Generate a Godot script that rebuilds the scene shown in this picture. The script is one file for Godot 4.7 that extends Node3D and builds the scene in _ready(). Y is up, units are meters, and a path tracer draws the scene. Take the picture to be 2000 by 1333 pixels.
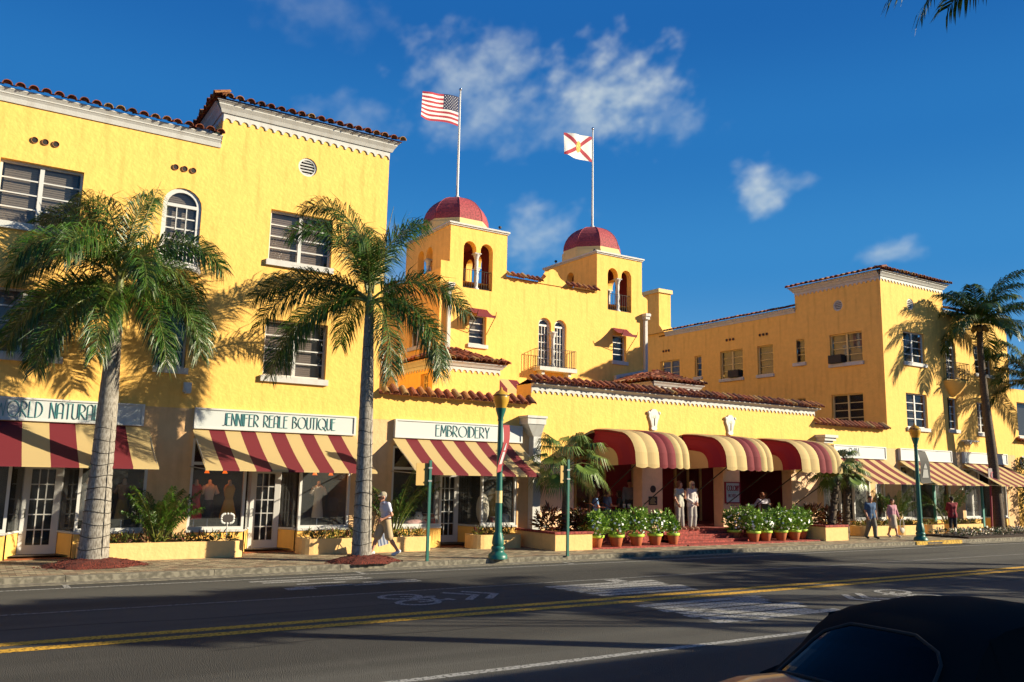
extends Node3D
# A yellow Mediterranean revival hotel with shops along a street. Units are metres, x runs along the street, z towards the viewer.

const F := -24.0          # plane of the street front
const PAVE := 0.13        # height of the pavement above the road

var M := {}
var taken := {}
var org := {}
var rng := RandomNumberGenerator.new()
var tile_mesh: ArrayMesh
var pane_mesh: ArrayMesh


class MB:
	var v := PackedVector3Array()
	var n := PackedVector3Array()
	var c := PackedColorArray()
	var ix := PackedInt32Array()
	var col := Color.WHITE
	var X := Transform3D.IDENTITY

	func tri(a: Vector3, b: Vector3, d: Vector3) -> void:      # counter-clockwise seen from outside
		a = X * a; b = X * b; d = X * d
		var q := (b - a).cross(d - a)
		if q.length_squared() < 1e-14:
			return
		q = q.normalized()
		var i := v.size()
		v.append(a); v.append(b); v.append(d)
		n.append(q); n.append(q); n.append(q)
		c.append(col); c.append(col); c.append(col)
		ix.append(i); ix.append(i + 2); ix.append(i + 1)

	func quad(a: Vector3, b: Vector3, d: Vector3, e: Vector3) -> void:
		a = X * a; b = X * b; d = X * d; e = X * e
		var q := (d - a).cross(e - b)
		if q.length_squared() < 1e-14:
			return
		q = q.normalized()
		var i := v.size()
		v.append(a); v.append(b); v.append(d); v.append(e)
		for k in 4:
			n.append(q); c.append(col)
		ix.append_array(PackedInt32Array([i, i + 2, i + 1, i, i + 3, i + 2]))

	func vert(p: Vector3, q: Vector3) -> int:
		v.append(X * p); n.append((X.basis * q).normalized()); c.append(col)
		return v.size() - 1

	func face(a: int, b: int, d: int) -> void:
		ix.append(a); ix.append(d); ix.append(b)

	func box(o: Vector3, s: Vector3, r := Basis.IDENTITY) -> void:
		var h := s * 0.5
		var p := []
		for k in 8:
			p.append(o + r * Vector3(h.x * (1 if k & 1 else -1), h.y * (1 if k & 2 else -1), h.z * (1 if k & 4 else -1)))
		quad(p[4], p[5], p[7], p[6]); quad(p[1], p[0], p[2], p[3])
		quad(p[5], p[1], p[3], p[7]); quad(p[0], p[4], p[6], p[2])
		quad(p[6], p[7], p[3], p[2]); quad(p[0], p[1], p[5], p[4])

	func mm(x0: float, x1: float, y0: float, y1: float, z0: float, z1: float) -> void:
		box(Vector3(x0 + x1, y0 + y1, z0 + z1) * 0.5, Vector3(absf(x1 - x0), absf(y1 - y0), absf(z1 - z0)))

	func tube(pts: Array, rad: Array, seg := 8, cap := true) -> void:
		var last := Vector3.ZERO
		var base := -1
		var side := Vector3.ZERO
		for k in pts.size():
			var d: Vector3 = (pts[mini(k + 1, pts.size() - 1)] - pts[maxi(k - 1, 0)]).normalized()
			if side == Vector3.ZERO:
				side = d.cross(Vector3.UP if absf(d.y) < 0.9 else Vector3.RIGHT).normalized()
			side = (side - d * side.dot(d)).normalized()
			var up := d.cross(side)
			var at := v.size()
			for j in seg + 1:
				var t := TAU * j / seg
				var q := side * cos(t) + up * sin(t)
				vert(pts[k] + q * rad[k], q)
			if base >= 0:
				for j in seg:
					face(base + j, base + j + 1, at + j + 1); face(base + j, at + j + 1, at + j)
			base = at
			if cap and (k == 0 or k == pts.size() - 1) and rad[k] > 0.001:
				var m := vert(pts[k], -d if k == 0 else d)
				for j in seg:
					var t0 := TAU * j / seg
					var t1 := TAU * (j + 1) / seg
					var a := vert(pts[k] + (side * cos(t0) + up * sin(t0)) * rad[k], -d if k == 0 else d)
					var b := vert(pts[k] + (side * cos(t1) + up * sin(t1)) * rad[k], -d if k == 0 else d)
					if k == 0:
						face(m, b, a)
					else:
						face(m, a, b)
			last = d

	func lathe(prof: Array, seg: int, o: Vector3, sx := 1.0, sz := 1.0, flute := 0.0) -> void:
		var base := -1
		for k in prof.size():
			var p: Vector2 = prof[k]
			var d: Vector2 = prof[mini(k + 1, prof.size() - 1)] - prof[maxi(k - 1, 0)]
			var at := v.size()
			for j in seg + 1:
				var t := TAU * j / seg
				var r := p.x * (1.0 - (flute if j % 2 else 0.0))
				vert(o + Vector3(cos(t) * r * sx, p.y, -sin(t) * r * sz), Vector3(cos(t) * d.y / sx, -d.x, -sin(t) * d.y / sz))
			if base >= 0:
				for j in seg:
					face(base + j, base + j + 1, at + j + 1); face(base + j, at + j + 1, at + j)
			base = at

	func ball(o: Vector3, s: Vector3, seg := 8) -> void:
		var prof := []
		for k in seg + 1:
			var t := -PI / 2 + PI * k / seg
			prof.append(Vector2(maxf(cos(t), 0.001), sin(t) * s.y / s.x) * s.x)
		lathe(prof, seg * 2, o, 1.0, s.z / s.x)

	# a wall in the plane z = 0 of X from x0 to x1, y0 up to the line top, with holes and reveals dep deep
	func wall(x0: float, x1: float, y0: float, top: Variant, holes := [], dep := 0.2) -> void:
		var tp: Array = top if top is Array else [Vector2(x0, top), Vector2(x1, top)]
		var xs := [x0, x1]
		for p in tp:
			xs.append(p.x)
		for h in holes:
			var rise: float = h.get("rise", 0.0)
			var k := 10 if rise > 0.0 else 1
			for j in k + 1:
				xs.append(lerpf(h.x0, h.x1, 0.5 - 0.5 * cos(PI * j / k)))
		xs.sort()
		var sorted := holes.duplicate()
		sorted.sort_custom(func(a, b): return a.y0 < b.y0)
		for k in xs.size() - 1:
			var a: float = maxf(xs[k], x0)
			var b: float = minf(xs[k + 1], x1)
			if b - a < 1e-4:
				continue
			var ca := y0
			var cb := y0
			for h in sorted:
				if h.x0 <= a + 1e-4 and h.x1 >= b - 1e-4:
					var la := lo(h, a)
					var lb := lo(h, b)
					if la - ca > 1e-4 or lb - cb > 1e-4:
						quad(Vector3(a, ca, 0), Vector3(b, cb, 0), Vector3(b, lb, 0), Vector3(a, la, 0))
					ca = hi(h, a); cb = hi(h, b)
			quad(Vector3(a, ca, 0), Vector3(b, cb, 0), Vector3(b, line(tp, b), 0), Vector3(a, line(tp, a), 0))
		for h in holes:
			var rise: float = h.get("rise", 0.0)
			var ring := []
			for j in 11 if rise > 0.0 else 2:
				var x := lerpf(h.x0, h.x1, (0.5 - 0.5 * cos(PI * j / 10.0)) if rise > 0.0 else float(j))
				ring.append(Vector3(x, hi(h, x), 0))
			var low := []
			for j in 11 if h.has("low") else 2:
				var x := lerpf(h.x1, h.x0, (0.5 - 0.5 * cos(PI * j / 10.0)) if h.has("low") else float(j))
				low.append(Vector3(x, lo(h, x), 0))
			ring.append_array(low)
			var z := Vector3(0, 0, -dep)
			var nt := ring.size() - low.size()
			for j in ring.size():
				if h.has("nohead") and j < nt - 1 or h.has("nosill") and j >= nt and j < ring.size() - 1:
					continue
				var a: Vector3 = ring[j]
				var b: Vector3 = ring[(j + 1) % ring.size()]
				if not (h.y0 <= y0 and a.y < y0 + 1e-3 and b.y < y0 + 1e-3) and a.distance_to(b) > 1e-4:
					quad(a, b, b + z, a + z)

	static func line(tp: Array, x: float) -> float:
		for k in tp.size() - 1:
			if x <= tp[k + 1].x + 1e-5 and tp[k + 1].x - tp[k].x > 1e-6:
				return lerpf(tp[k].y, tp[k + 1].y, clampf((x - tp[k].x) / (tp[k + 1].x - tp[k].x), 0, 1))
		return tp[-1].y

	static func hi(h: Dictionary, x: float) -> float:
		var rise: float = h.get("rise", 0.0)
		var u := clampf((x - (h.x0 + h.x1) * 0.5) / ((h.x1 - h.x0) * 0.5), -1, 1)
		return h.y1 - rise + rise * sqrt(maxf(0, 1 - u * u))

	static func lo(h: Dictionary, x: float) -> float:
		var low: float = h.get("low", 0.0)
		var u := clampf((x - (h.x0 + h.x1) * 0.5) / ((h.x1 - h.x0) * 0.5), -1, 1)
		return h.y0 + low - low * sqrt(maxf(0, 1 - u * u))

	func mesh(off := Vector3.ZERO) -> ArrayMesh:
		var a := []
		a.resize(Mesh.ARRAY_MAX)
		var w := v
		if off != Vector3.ZERO:
			w = PackedVector3Array()
			w.resize(v.size())
			for i in v.size():
				w[i] = v[i] - off
		a[Mesh.ARRAY_VERTEX] = w; a[Mesh.ARRAY_NORMAL] = n; a[Mesh.ARRAY_COLOR] = c; a[Mesh.ARRAY_INDEX] = ix
		var m := ArrayMesh.new()
		m.add_surface_from_arrays(Mesh.PRIMITIVE_TRIANGLES, a)
		return m


func front(z: float) -> Transform3D:
	return Transform3D(Basis.IDENTITY, Vector3(0, 0, z))

func left(x: float) -> Transform3D:      # a wall that looks towards -x; its own x is the world's z
	return Transform3D(Basis(Vector3(0, 0, 1), Vector3.UP, Vector3(-1, 0, 0)), Vector3(x, 0, 0))

func right(x: float) -> Transform3D:     # looks towards +x; its own x is -z
	return Transform3D(Basis(Vector3(0, 0, -1), Vector3.UP, Vector3(1, 0, 0)), Vector3(x, 0, 0))

func rear(z: float) -> Transform3D:
	return Transform3D(Basis(Vector3(-1, 0, 0), Vector3.UP, Vector3(0, 0, -1)), Vector3(0, 0, z))

func mb(T := Transform3D.IDENTITY, col := Color.WHITE) -> MB:
	var m := MB.new()
	m.X = T
	m.col = col
	return m

func numbered(called: String) -> String:
	taken[called] = taken.get(called, -1) + 1
	return called if taken[called] == 0 else "%s_%03d" % [called, taken[called]]

func tag(o: Node3D, label: String, category: String, group := "") -> void:
	o.set_meta("label", label)
	o.set_meta("category", category)
	if group:
		o.set_meta("group", group)

# a thing whose parts are built in world coordinates
func thing(called: String, label: String, category: String, at: Vector3, group := "") -> Node3D:
	var o := Node3D.new()
	o.name = numbered(called)
	add_child(o, true)
	o.position = at
	org[o] = at
	tag(o, label, category, group)
	return o

# a thing whose parts are built round its own base
func local(called: String, label: String, category: String, at: Vector3, turn := 0.0, group := "") -> Node3D:
	var o := thing(called, label, category, at, group)
	org[o] = Vector3.ZERO
	o.rotation.y = turn
	return o

func part(parent: Node3D, called: String, shape: Variant, m: Material, T := Transform3D.IDENTITY) -> MeshInstance3D:
	var o := MeshInstance3D.new()
	o.name = called
	var off: Vector3 = org.get(parent, Vector3.ZERO)
	if shape is MB:
		o.mesh = shape.mesh(off)
	else:
		o.mesh = shape
		T.origin -= off
		o.transform = T
	o.material_override = m
	parent.add_child(o, true)
	if shape is MB:
		org[o] = off
	return o

func single(called: String, label: String, category: String, shape: MB, m: Material, at: Vector3, group := "") -> MeshInstance3D:
	var o := MeshInstance3D.new()
	o.name = numbered(called)
	o.mesh = shape.mesh(at)
	o.position = at
	o.material_override = m
	add_child(o, true)
	tag(o, label, category, group)
	org[o] = at
	return o

func structure(called: String, shape: MB, m: Material, kind := "structure") -> MeshInstance3D:
	var o := MeshInstance3D.new()
	o.name = numbered(called)
	o.mesh = shape.mesh()
	o.material_override = m
	add_child(o, true)
	o.set_meta("kind", kind)
	return o

func stuff(o: Node) -> Node:
	o.set_meta("kind", "stuff")
	return o

func lin(r: float, g: float, b: float) -> Color:
	return Color(r, g, b).linear_to_srgb()

func mat(called: String, c: Color, rough := 0.8, more := {}) -> StandardMaterial3D:
	var m := StandardMaterial3D.new()
	m.resource_name = called
	m.albedo_color = c
	m.roughness = rough
	m.vertex_color_use_as_albedo = true
	for k in more:
		m.set(k, more[k])
	M[called] = m
	return m

func noise(kind: int, freq: float, sd: int, oct := 4) -> FastNoiseLite:
	var f := FastNoiseLite.new()
	f.noise_type = kind
	f.frequency = freq
	f.seed = sd
	f.fractal_octaves = oct
	f.fractal_type = FastNoiseLite.FRACTAL_FBM
	return f

func ntex(f: FastNoiseLite, size: int, ramp := [], normal := 0.0) -> NoiseTexture2D:
	var t := NoiseTexture2D.new()
	t.width = size
	t.height = size
	t.seamless = true
	t.noise = f
	if normal > 0.0:
		t.as_normal_map = true
		t.bump_strength = normal
	if ramp:
		var g := Gradient.new()
		g.offsets = PackedFloat32Array(ramp[0])
		g.colors = PackedColorArray(ramp[1])
		t.color_ramp = g
	return t

func tri_map(m: StandardMaterial3D, scale: float, tex: Texture2D = null, nrm: Texture2D = null, nscale := 1.0) -> StandardMaterial3D:
	m.uv1_triplanar = true
	m.uv1_world_triplanar = true
	m.uv1_scale = Vector3.ONE * scale
	m.albedo_texture = tex
	if nrm:
		m.normal_enabled = true
		m.normal_texture = nrm
		m.normal_scale = nscale
	return m

func grey(a: float, b: float, lo := 0.3, hi := 0.7) -> Array:
	return [[0.0, lo, hi, 1.0], [Color(a, a, a), Color(a, a, a), Color(b, b, b), Color(b, b, b)]]

func materials() -> void:
	var patch := ntex(noise(FastNoiseLite.TYPE_SIMPLEX_SMOOTH, 0.012, 3, 5), 512, grey(0.965, 1.0, 0.2, 0.8))
	var tone := ntex(noise(FastNoiseLite.TYPE_SIMPLEX_SMOOTH, 0.02, 8, 5), 512, grey(0.72, 1.0))
	var trowel := ntex(noise(FastNoiseLite.TYPE_SIMPLEX_SMOOTH, 0.028, 5, 4), 512, [], 5.0)
	var fine := ntex(noise(FastNoiseLite.TYPE_SIMPLEX, 0.12, 9, 3), 512, [], 4.0)
	var weave := ntex(noise(FastNoiseLite.TYPE_SIMPLEX, 0.3, 4, 2), 256, [], 2.0)
	tri_map(mat("yellow stucco", lin(0.9, 0.53, 0.128), 0.9), 0.45, patch, trowel, 0.3)
	tri_map(mat("peach stucco", lin(0.72, 0.45, 0.22), 0.9), 0.45, patch, trowel, 0.3)
	tri_map(mat("pier stucco", lin(0.85, 0.58, 0.36), 0.9), 0.45, patch, trowel, 0.3)
	tri_map(mat("planter stucco", lin(0.78, 0.5, 0.2), 0.9), 0.6, patch, trowel, 0.3)
	tri_map(mat("white trim", lin(0.54, 0.54, 0.52), 0.7), 0.5, patch, fine, 0.25)
	tri_map(mat("pale trim", lin(0.72, 0.55, 0.24), 0.8), 0.5, patch, trowel, 0.4)
	mat("white frame", lin(0.55, 0.55, 0.53), 0.5)
	mat("teal frame", lin(0.03, 0.2, 0.17), 0.5)
	mat("dark frame", lin(0.03, 0.022, 0.02), 0.6)
	mat("sign board", lin(0.5, 0.53, 0.52), 0.55)
	mat("sign teal", lin(0.05, 0.25, 0.25), 0.5)
	mat("sign red", lin(0.28, 0.02, 0.04), 0.5)
	mat("glass", Color(0.2, 0.22, 0.24, 0.35), 0.03, {"transparency": BaseMaterial3D.TRANSPARENCY_ALPHA, "metallic_specular": 0.6})
	mat("shop glass", Color(0.6, 0.62, 0.62, 0.12), 0.03, {"transparency": BaseMaterial3D.TRANSPARENCY_ALPHA, "metallic_specular": 0.5})
	mat("blind", lin(0.27, 0.21, 0.18), 0.8)
	mat("curtain", lin(0.26, 0.22, 0.18), 0.9)
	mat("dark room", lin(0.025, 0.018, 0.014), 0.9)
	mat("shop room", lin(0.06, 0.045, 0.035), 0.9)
	mat("tower room", lin(0.22, 0.025, 0.03), 0.9)
	tri_map(mat("dome red", lin(0.4, 0.06, 0.07), 0.75), 0.8, tone, fine, 0.3)
	mat("iron", lin(0.02, 0.016, 0.014), 0.5, {"metallic": 0.4})
	var k := 0
	for c in [[0.36, 0.1, 0.036], [0.26, 0.08, 0.034], [0.46, 0.19, 0.055], [0.15, 0.055, 0.03], [0.46, 0.28, 0.1]]:
		tri_map(mat("roof tile %d" % k, lin(c[0], c[1], c[2]), 0.85), 1.5, tone, fine, 0.5)
		k += 1
	for c in [["cream canvas", 0.6, 0.45, 0.2], ["red canvas", 0.135, 0.006, 0.013], ["maroon canvas", 0.3, 0.014, 0.028]]:
		var m: StandardMaterial3D = tri_map(mat(c[0], lin(c[1], c[2], c[3]), 0.85), 3.0, null, weave, 0.15)
		m.backlight_enabled = true
		m.backlight = Color(0.75, 0.75, 0.75) if c[0] != "red canvas" else Color(0.2, 0.2, 0.2)
	# road: fine grain over broad worn patches
	var asphalt := ntex(noise(FastNoiseLite.TYPE_SIMPLEX, 0.2, 21, 5), 1024, [[0.0, 0.35, 0.62, 0.8, 1.0], [Color(0.4, 0.4, 0.4), Color(0.66, 0.66, 0.66), Color(0.85, 0.85, 0.82), Color(1, 1, 0.96), Color(1, 1, 1)]])
	var worn := ntex(noise(FastNoiseLite.TYPE_SIMPLEX_SMOOTH, 0.006, 27, 4), 512, grey(0.7, 1.0))
	var road := tri_map(mat("asphalt", lin(0.128, 0.125, 0.11), 0.95), 0.35, asphalt, ntex(noise(FastNoiseLite.TYPE_SIMPLEX, 0.25, 22, 3), 512, [], 6.0), 0.7)
	road.detail_enabled = true
	road.detail_blend_mode = BaseMaterial3D.BLEND_MODE_MUL
	road.detail_albedo = worn
	road.detail_uv_layer = BaseMaterial3D.DETAIL_UV_2
	road.uv2_triplanar = true
	road.uv2_world_triplanar = true
	road.uv2_scale = Vector3(0.012, 0.1, 0.11)
	# rain streaks and faded patches on the painted walls
	var streak := ntex(noise(FastNoiseLite.TYPE_SIMPLEX_SMOOTH, 0.01, 61, 5), 512, [[0.0, 0.3, 0.5, 1.0], [Color(0.93, 0.915, 0.9), Color(0.985, 0.98, 0.975), Color(1, 1, 1), Color(1, 1, 1)]])
	for w in ["yellow stucco", "peach stucco", "planter stucco", "white trim"]:
		var m: StandardMaterial3D = M[w]
		m.detail_enabled = true
		m.detail_blend_mode = BaseMaterial3D.BLEND_MODE_MUL
		m.detail_albedo = streak
		m.detail_uv_layer = BaseMaterial3D.DETAIL_UV_2
		m.uv2_triplanar = true
		m.uv2_world_triplanar = true
		m.uv2_scale = Vector3(0.55, 0.07, 0.55)
	tri_map(mat("concrete", lin(0.22, 0.2, 0.15), 0.9), 0.5, tone, fine, 0.4)
	tri_map(mat("curb yellow", lin(0.6, 0.36, 0.03), 0.8), 0.5, tone, fine, 0.4)
	var worn_paint := ntex(noise(FastNoiseLite.TYPE_SIMPLEX, 0.06, 33, 5), 512, grey(0.4, 1.0, 0.22, 0.42))
	tri_map(mat("road white", lin(0.29, 0.29, 0.265), 0.9), 0.4, worn_paint)
	tri_map(mat("road faded", lin(0.2, 0.2, 0.18), 0.9), 0.4, worn_paint)
	tri_map(mat("road yellow", lin(0.62, 0.34, 0.02), 0.9), 0.4, worn_paint)
	tri_map(mat("paver", lin(0.42, 0.37, 0.27), 0.9), 0.5, pavers(), null)
	tri_map(mat("red step", lin(0.36, 0.06, 0.045), 0.85), 0.7, tone, fine, 0.4)
	tri_map(mat("terracotta floor", lin(0.4, 0.12, 0.035), 0.7), 0.7, tone)
	tri_map(mat("mulch", lin(0.3, 0.05, 0.025), 1.0), 2.0, ntex(noise(FastNoiseLite.TYPE_CELLULAR, 0.08, 41, 2), 256, grey(0.3, 1.0)), ntex(noise(FastNoiseLite.TYPE_CELLULAR, 0.08, 41, 2), 256, [], 8.0), 1.0)
	tri_map(mat("soil", lin(0.05, 0.03, 0.02), 1.0), 2.0, tone, fine, 1.0)
	var bark := ntex(noise(FastNoiseLite.TYPE_SIMPLEX, 0.03, 51, 5), 512, [[0.0, 0.4, 0.6, 1.0], [Color(0.55, 0.53, 0.5), Color(0.78, 0.76, 0.73), Color(0.92, 0.91, 0.88), Color(1, 1, 1)]])
	var trunk := tri_map(mat("palm bark", lin(0.36, 0.34, 0.31), 0.9), 0.6, bark, fine, 0.5)
	trunk.uv1_scale = Vector3(1.6, 0.35, 1.6)
	tri_map(mat("coconut bark", lin(0.14, 0.105, 0.075), 0.9), 0.8, bark, fine, 0.7)
	for g in [["palm leaf", 0.35], ["leaf", 0.45]]:
		mat(g[0], Color.WHITE, 0.42, {"backlight_enabled": true, "backlight": Color(g[1], g[1], g[1]), "metallic_specular": 0.5})
	mat("crown shaft", lin(0.16, 0.18, 0.05), 0.5)
	mat("plain", Color.WHITE, 0.7)
	mat("wire", lin(0.03, 0.025, 0.02), 0.7)
	mat("post green", lin(0.012, 0.12, 0.095), 0.4)
	mat("lamp glass", lin(0.62, 0.38, 0.045), 0.35, {"backlight_enabled": true, "backlight": lin(0.5, 0.3, 0.05)})
	mat("terracotta", lin(0.42, 0.12, 0.04), 0.8)
	mat("lime rim", lin(0.42, 0.6, 0.05), 0.6)
	mat("steel", lin(0.55, 0.55, 0.53), 0.3, {"metallic": 0.7})
	mat("skin", lin(0.5, 0.24, 0.15), 0.55, {"subsurf_scatter_enabled": true, "subsurf_scatter_strength": 0.05})
	mat("car paint", lin(0.03, 0.005, 0.005), 0.3, {"clearcoat_enabled": true, "clearcoat": 0.35, "clearcoat_roughness": 0.03, "metallic": 0.3})
	mat("soft top", lin(0.009, 0.009, 0.009), 1.0, {"metallic_specular": 0.2})
	mat("car glass", Color(0.02, 0.03, 0.04, 0.8), 0.05, {"transparency": BaseMaterial3D.TRANSPARENCY_ALPHA, "metallic_specular": 0.22})
	mat("rubber", lin(0.012, 0.012, 0.012), 0.9)
	mat("chrome", lin(0.6, 0.6, 0.6), 0.15, {"metallic": 1.0})
	mat("tail lamp", lin(0.3, 0.01, 0.01), 0.2)

# herringbone brick as relief-free colour; bricks are a few pixels long at most
func pavers() -> ImageTexture:
	var im := Image.create(512, 512, false, Image.FORMAT_RGB8)
	im.fill(Color(0.5, 0.46, 0.4))
	for j in 16:
		for i in 9:
			var t := rng.randf_range(0.62, 1.0)
			var w := rng.randf_range(-0.05, 0.05)
			var x := i * 64 + (32 if j % 2 else 0) - 32
			im.fill_rect(Rect2i(x + 2, j * 32 + 2, 60, 28), Color(t, t - 0.04 + w, t - 0.1 + w))
	return ImageTexture.create_from_image(im)

# --- sky: blue air and a few thin clouds, by direction
func sky_texture() -> ImageTexture:
	var W := 4096
	var H := 2048
	var im := Image.create(W, H, false, Image.FORMAT_RGBF)
	for j in H:
		var el := 90.0 - 180.0 * (j + 0.5) / H
		im.fill_rect(Rect2i(0, j, W, 1), air(el))
	var big := noise(FastNoiseLite.TYPE_SIMPLEX_SMOOTH, 0.11, 12, 5)
	var wisp := noise(FastNoiseLite.TYPE_SIMPLEX_SMOOTH, 0.3, 17, 4)
	# clouds: azimuth (degrees right of the street's normal), elevation, half width, half height, density
	for cl in [[29.0, 26.2, 5.6, 3.6, 0.62], [31.5, 28.0, 3.0, 1.8, 0.4], [31.0, 23.4, 6.5, 2.4, 0.36], [39.2, 25.4, 6.4, 4.0, 0.88], [36.5, 24.0, 4.0, 2.2, 0.4], [43.6, 23.4, 3.2, 1.8, 0.34], [49.0, 18.6, 2.2, 2.2, 0.85], [50.9, 19.1, 2.0, 1.2, 0.5], [57.1, 14.3, 2.4, 1.0, 0.6], [34.0, 16.2, 4.2, 2.6, 0.5], [18.3, 29.6, 6.0, 2.4, 0.16], [21.0, 22.8, 4.2, 2.4, 0.3], [24.0, 13.6, 4.0, 4.0, 0.3], [75.0, 18.0, 8.0, 3.0, 0.5], [110.0, 24.0, 10.0, 4.0, 0.5], [-30.0, 22.0, 9.0, 4.0, 0.5], [150.0, 25.0, 9.0, 4.0, 0.5], [-110.0, 24.0, 12.0, 5.0, 0.5]]:
		var x0 := int((cl[0] + 180.0 - cl[2] * 1.5 + 180.0) / 360.0 * W)
		var x1 := int((cl[0] + 180.0 + cl[2] * 1.5 + 180.0) / 360.0 * W)
		var y0 := int((90.0 - cl[1] - cl[3] * 1.5) / 180.0 * H)
		var y1 := int((90.0 - cl[1] + cl[3] * 1.5) / 180.0 * H)
		for j in range(y0, y1):
			var el := 90.0 - 180.0 * (j + 0.5) / H
			for i in range(x0, x1):
				var az := 360.0 * (i + 0.5) / W - 360.0
				var u: float = (az - cl[0]) / cl[2]
				var w: float = (el - cl[1]) / cl[3]
				var s := big.get_noise_2d(az * 3.0 - el, el * 4.0 + cl[0])
				var body := 1.0 - sqrt(u * u + w * w) + s * 0.6
				if body <= 0.0:
					continue
				var d: float = cl[4] * 0.8 * smoothstep(0.0, 1.05, body) * (0.85 + 0.3 * wisp.get_noise_2d(az * 3.0, el * 5.0))
				var lit := Color(0.24, 0.30, 0.33).lerp(Color(0.36, 0.39, 0.38), clampf(0.5 + w * 0.5 + s * 0.5, 0, 1))
				im.set_pixel(posmod(i, W), j, im.get_pixel(posmod(i, W), j).lerp(lit, clampf(d, 0, 0.92)))
	return ImageTexture.create_from_image(im)

func air(el: float) -> Color:
	var stops := [[-90.0, Color(0.0882, 0.0745, 0.0554)], [-3.0, Color(0.1235, 0.1159, 0.1030)], [0.0, Color(0.1411, 0.2484, 0.3326)], [7.0, Color(0.0512, 0.1656, 0.3168)], [14.0, Color(0.0212, 0.1225, 0.2891)], [22.0, Color(0.0115, 0.0894, 0.2495)], [30.0, Color(0.0071, 0.0646, 0.2099)], [90.0, Color(0.0053, 0.0414, 0.1426)]]
	for k in stops.size() - 1:
		if el <= stops[k + 1][0]:
			return stops[k][1].lerp(stops[k + 1][1], smoothstep(0, 1, (el - stops[k][0]) / (stops[k + 1][0] - stops[k][0])))
	return stops[-1][1]

func _ready() -> void:
	rng.seed = 7
	# camera: 2.36 m above the road, turned right along the street and tilted up
	var cam := Camera3D.new()
	cam.name = "camera"
	var yaw := deg_to_rad(32.41)
	var pitch := deg_to_rad(9.08)
	var roll := deg_to_rad(1.157)
	var look := Vector3(sin(yaw) * cos(pitch), sin(pitch), -cos(yaw) * cos(pitch))
	var r := Vector3(cos(yaw), 0, sin(yaw))
	var u := r.cross(look)
	cam.transform = Transform3D(Basis(r * cos(roll) + u * sin(roll), u * cos(roll) - r * sin(roll), -look), Vector3(0, 2.36, 0))
	cam.fov = 43.86
	cam.near = 0.05
	cam.far = 900.0
	add_child(cam)
	var we := WorldEnvironment.new()
	we.name = "world"
	var env := Environment.new()
	env.background_mode = Environment.BG_SKY
	var sky := Sky.new()
	var sm := PanoramaSkyMaterial.new()
	sm.panorama = sky_texture()
	sky.sky_material = sm
	env.sky = sky
	env.tonemap_mode = Environment.TONE_MAPPER_LINEAR
	env.tonemap_exposure = 2.05
	env.sdfgi_enabled = true
	env.ssao_enabled = true
	env.ssil_enabled = true
	we.environment = env
	add_child(we)
	var sun := DirectionalLight3D.new()
	sun.name = "sun"
	sun.light_color = Color(1.0, 0.94, 0.82)
	sun.light_energy = 1.6
	sun.light_angular_distance = 0.5
	sun.shadow_enabled = true
	add_child(sun)
	sun.look_at_from_position(Vector3.ZERO, Vector3(-1.38, -0.65, -1.0), Vector3.UP)

	materials()
	shared_shapes()
	ground()
	left_wing()
	embroidery_shop()
	pavilion()
	tower_block()
	right_wing()
	neighbour()
	near_side()
	street_furniture()
	planting()
	dining()
	people()
	parked_car()

# ---------------------------------------------------------------- shared shapes
func shared_shapes() -> void:
	# one barrel roof tile: half a tapering cylinder, its open end at the origin, running back along -z
	var m := mb()
	var L := 0.46
	for j in 7:
		var a := PI * j / 7.0
		var b := PI * (j + 1) / 7.0
		var p := []
		for q in [[a, 0.122, 0.0], [b, 0.122, 0.0], [b, 0.1, -L], [a, 0.1, -L], [a, 0.104, 0.0], [b, 0.104, 0.0], [b, 0.08, -L], [a, 0.08, -L]]:
			p.append(Vector3(cos(q[0]) * q[1], sin(q[0]) * q[1] * 0.95, q[2]))
		m.quad(p[0], p[3], p[2], p[1]); m.quad(p[4], p[5], p[6], p[7]); m.quad(p[0], p[1], p[5], p[4])
		m.tri(Vector3(0, 0, -0.06), p[4] - Vector3(0, 0, 0.06), p[5] - Vector3(0, 0, 0.06))
	tile_mesh = m.mesh()
	var q := mb()
	q.quad(Vector3(-0.5, -0.5, 0), Vector3(0.5, -0.5, 0), Vector3(0.5, 0.5, 0), Vector3(-0.5, 0.5, 0))
	pane_mesh = q.mesh()

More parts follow.
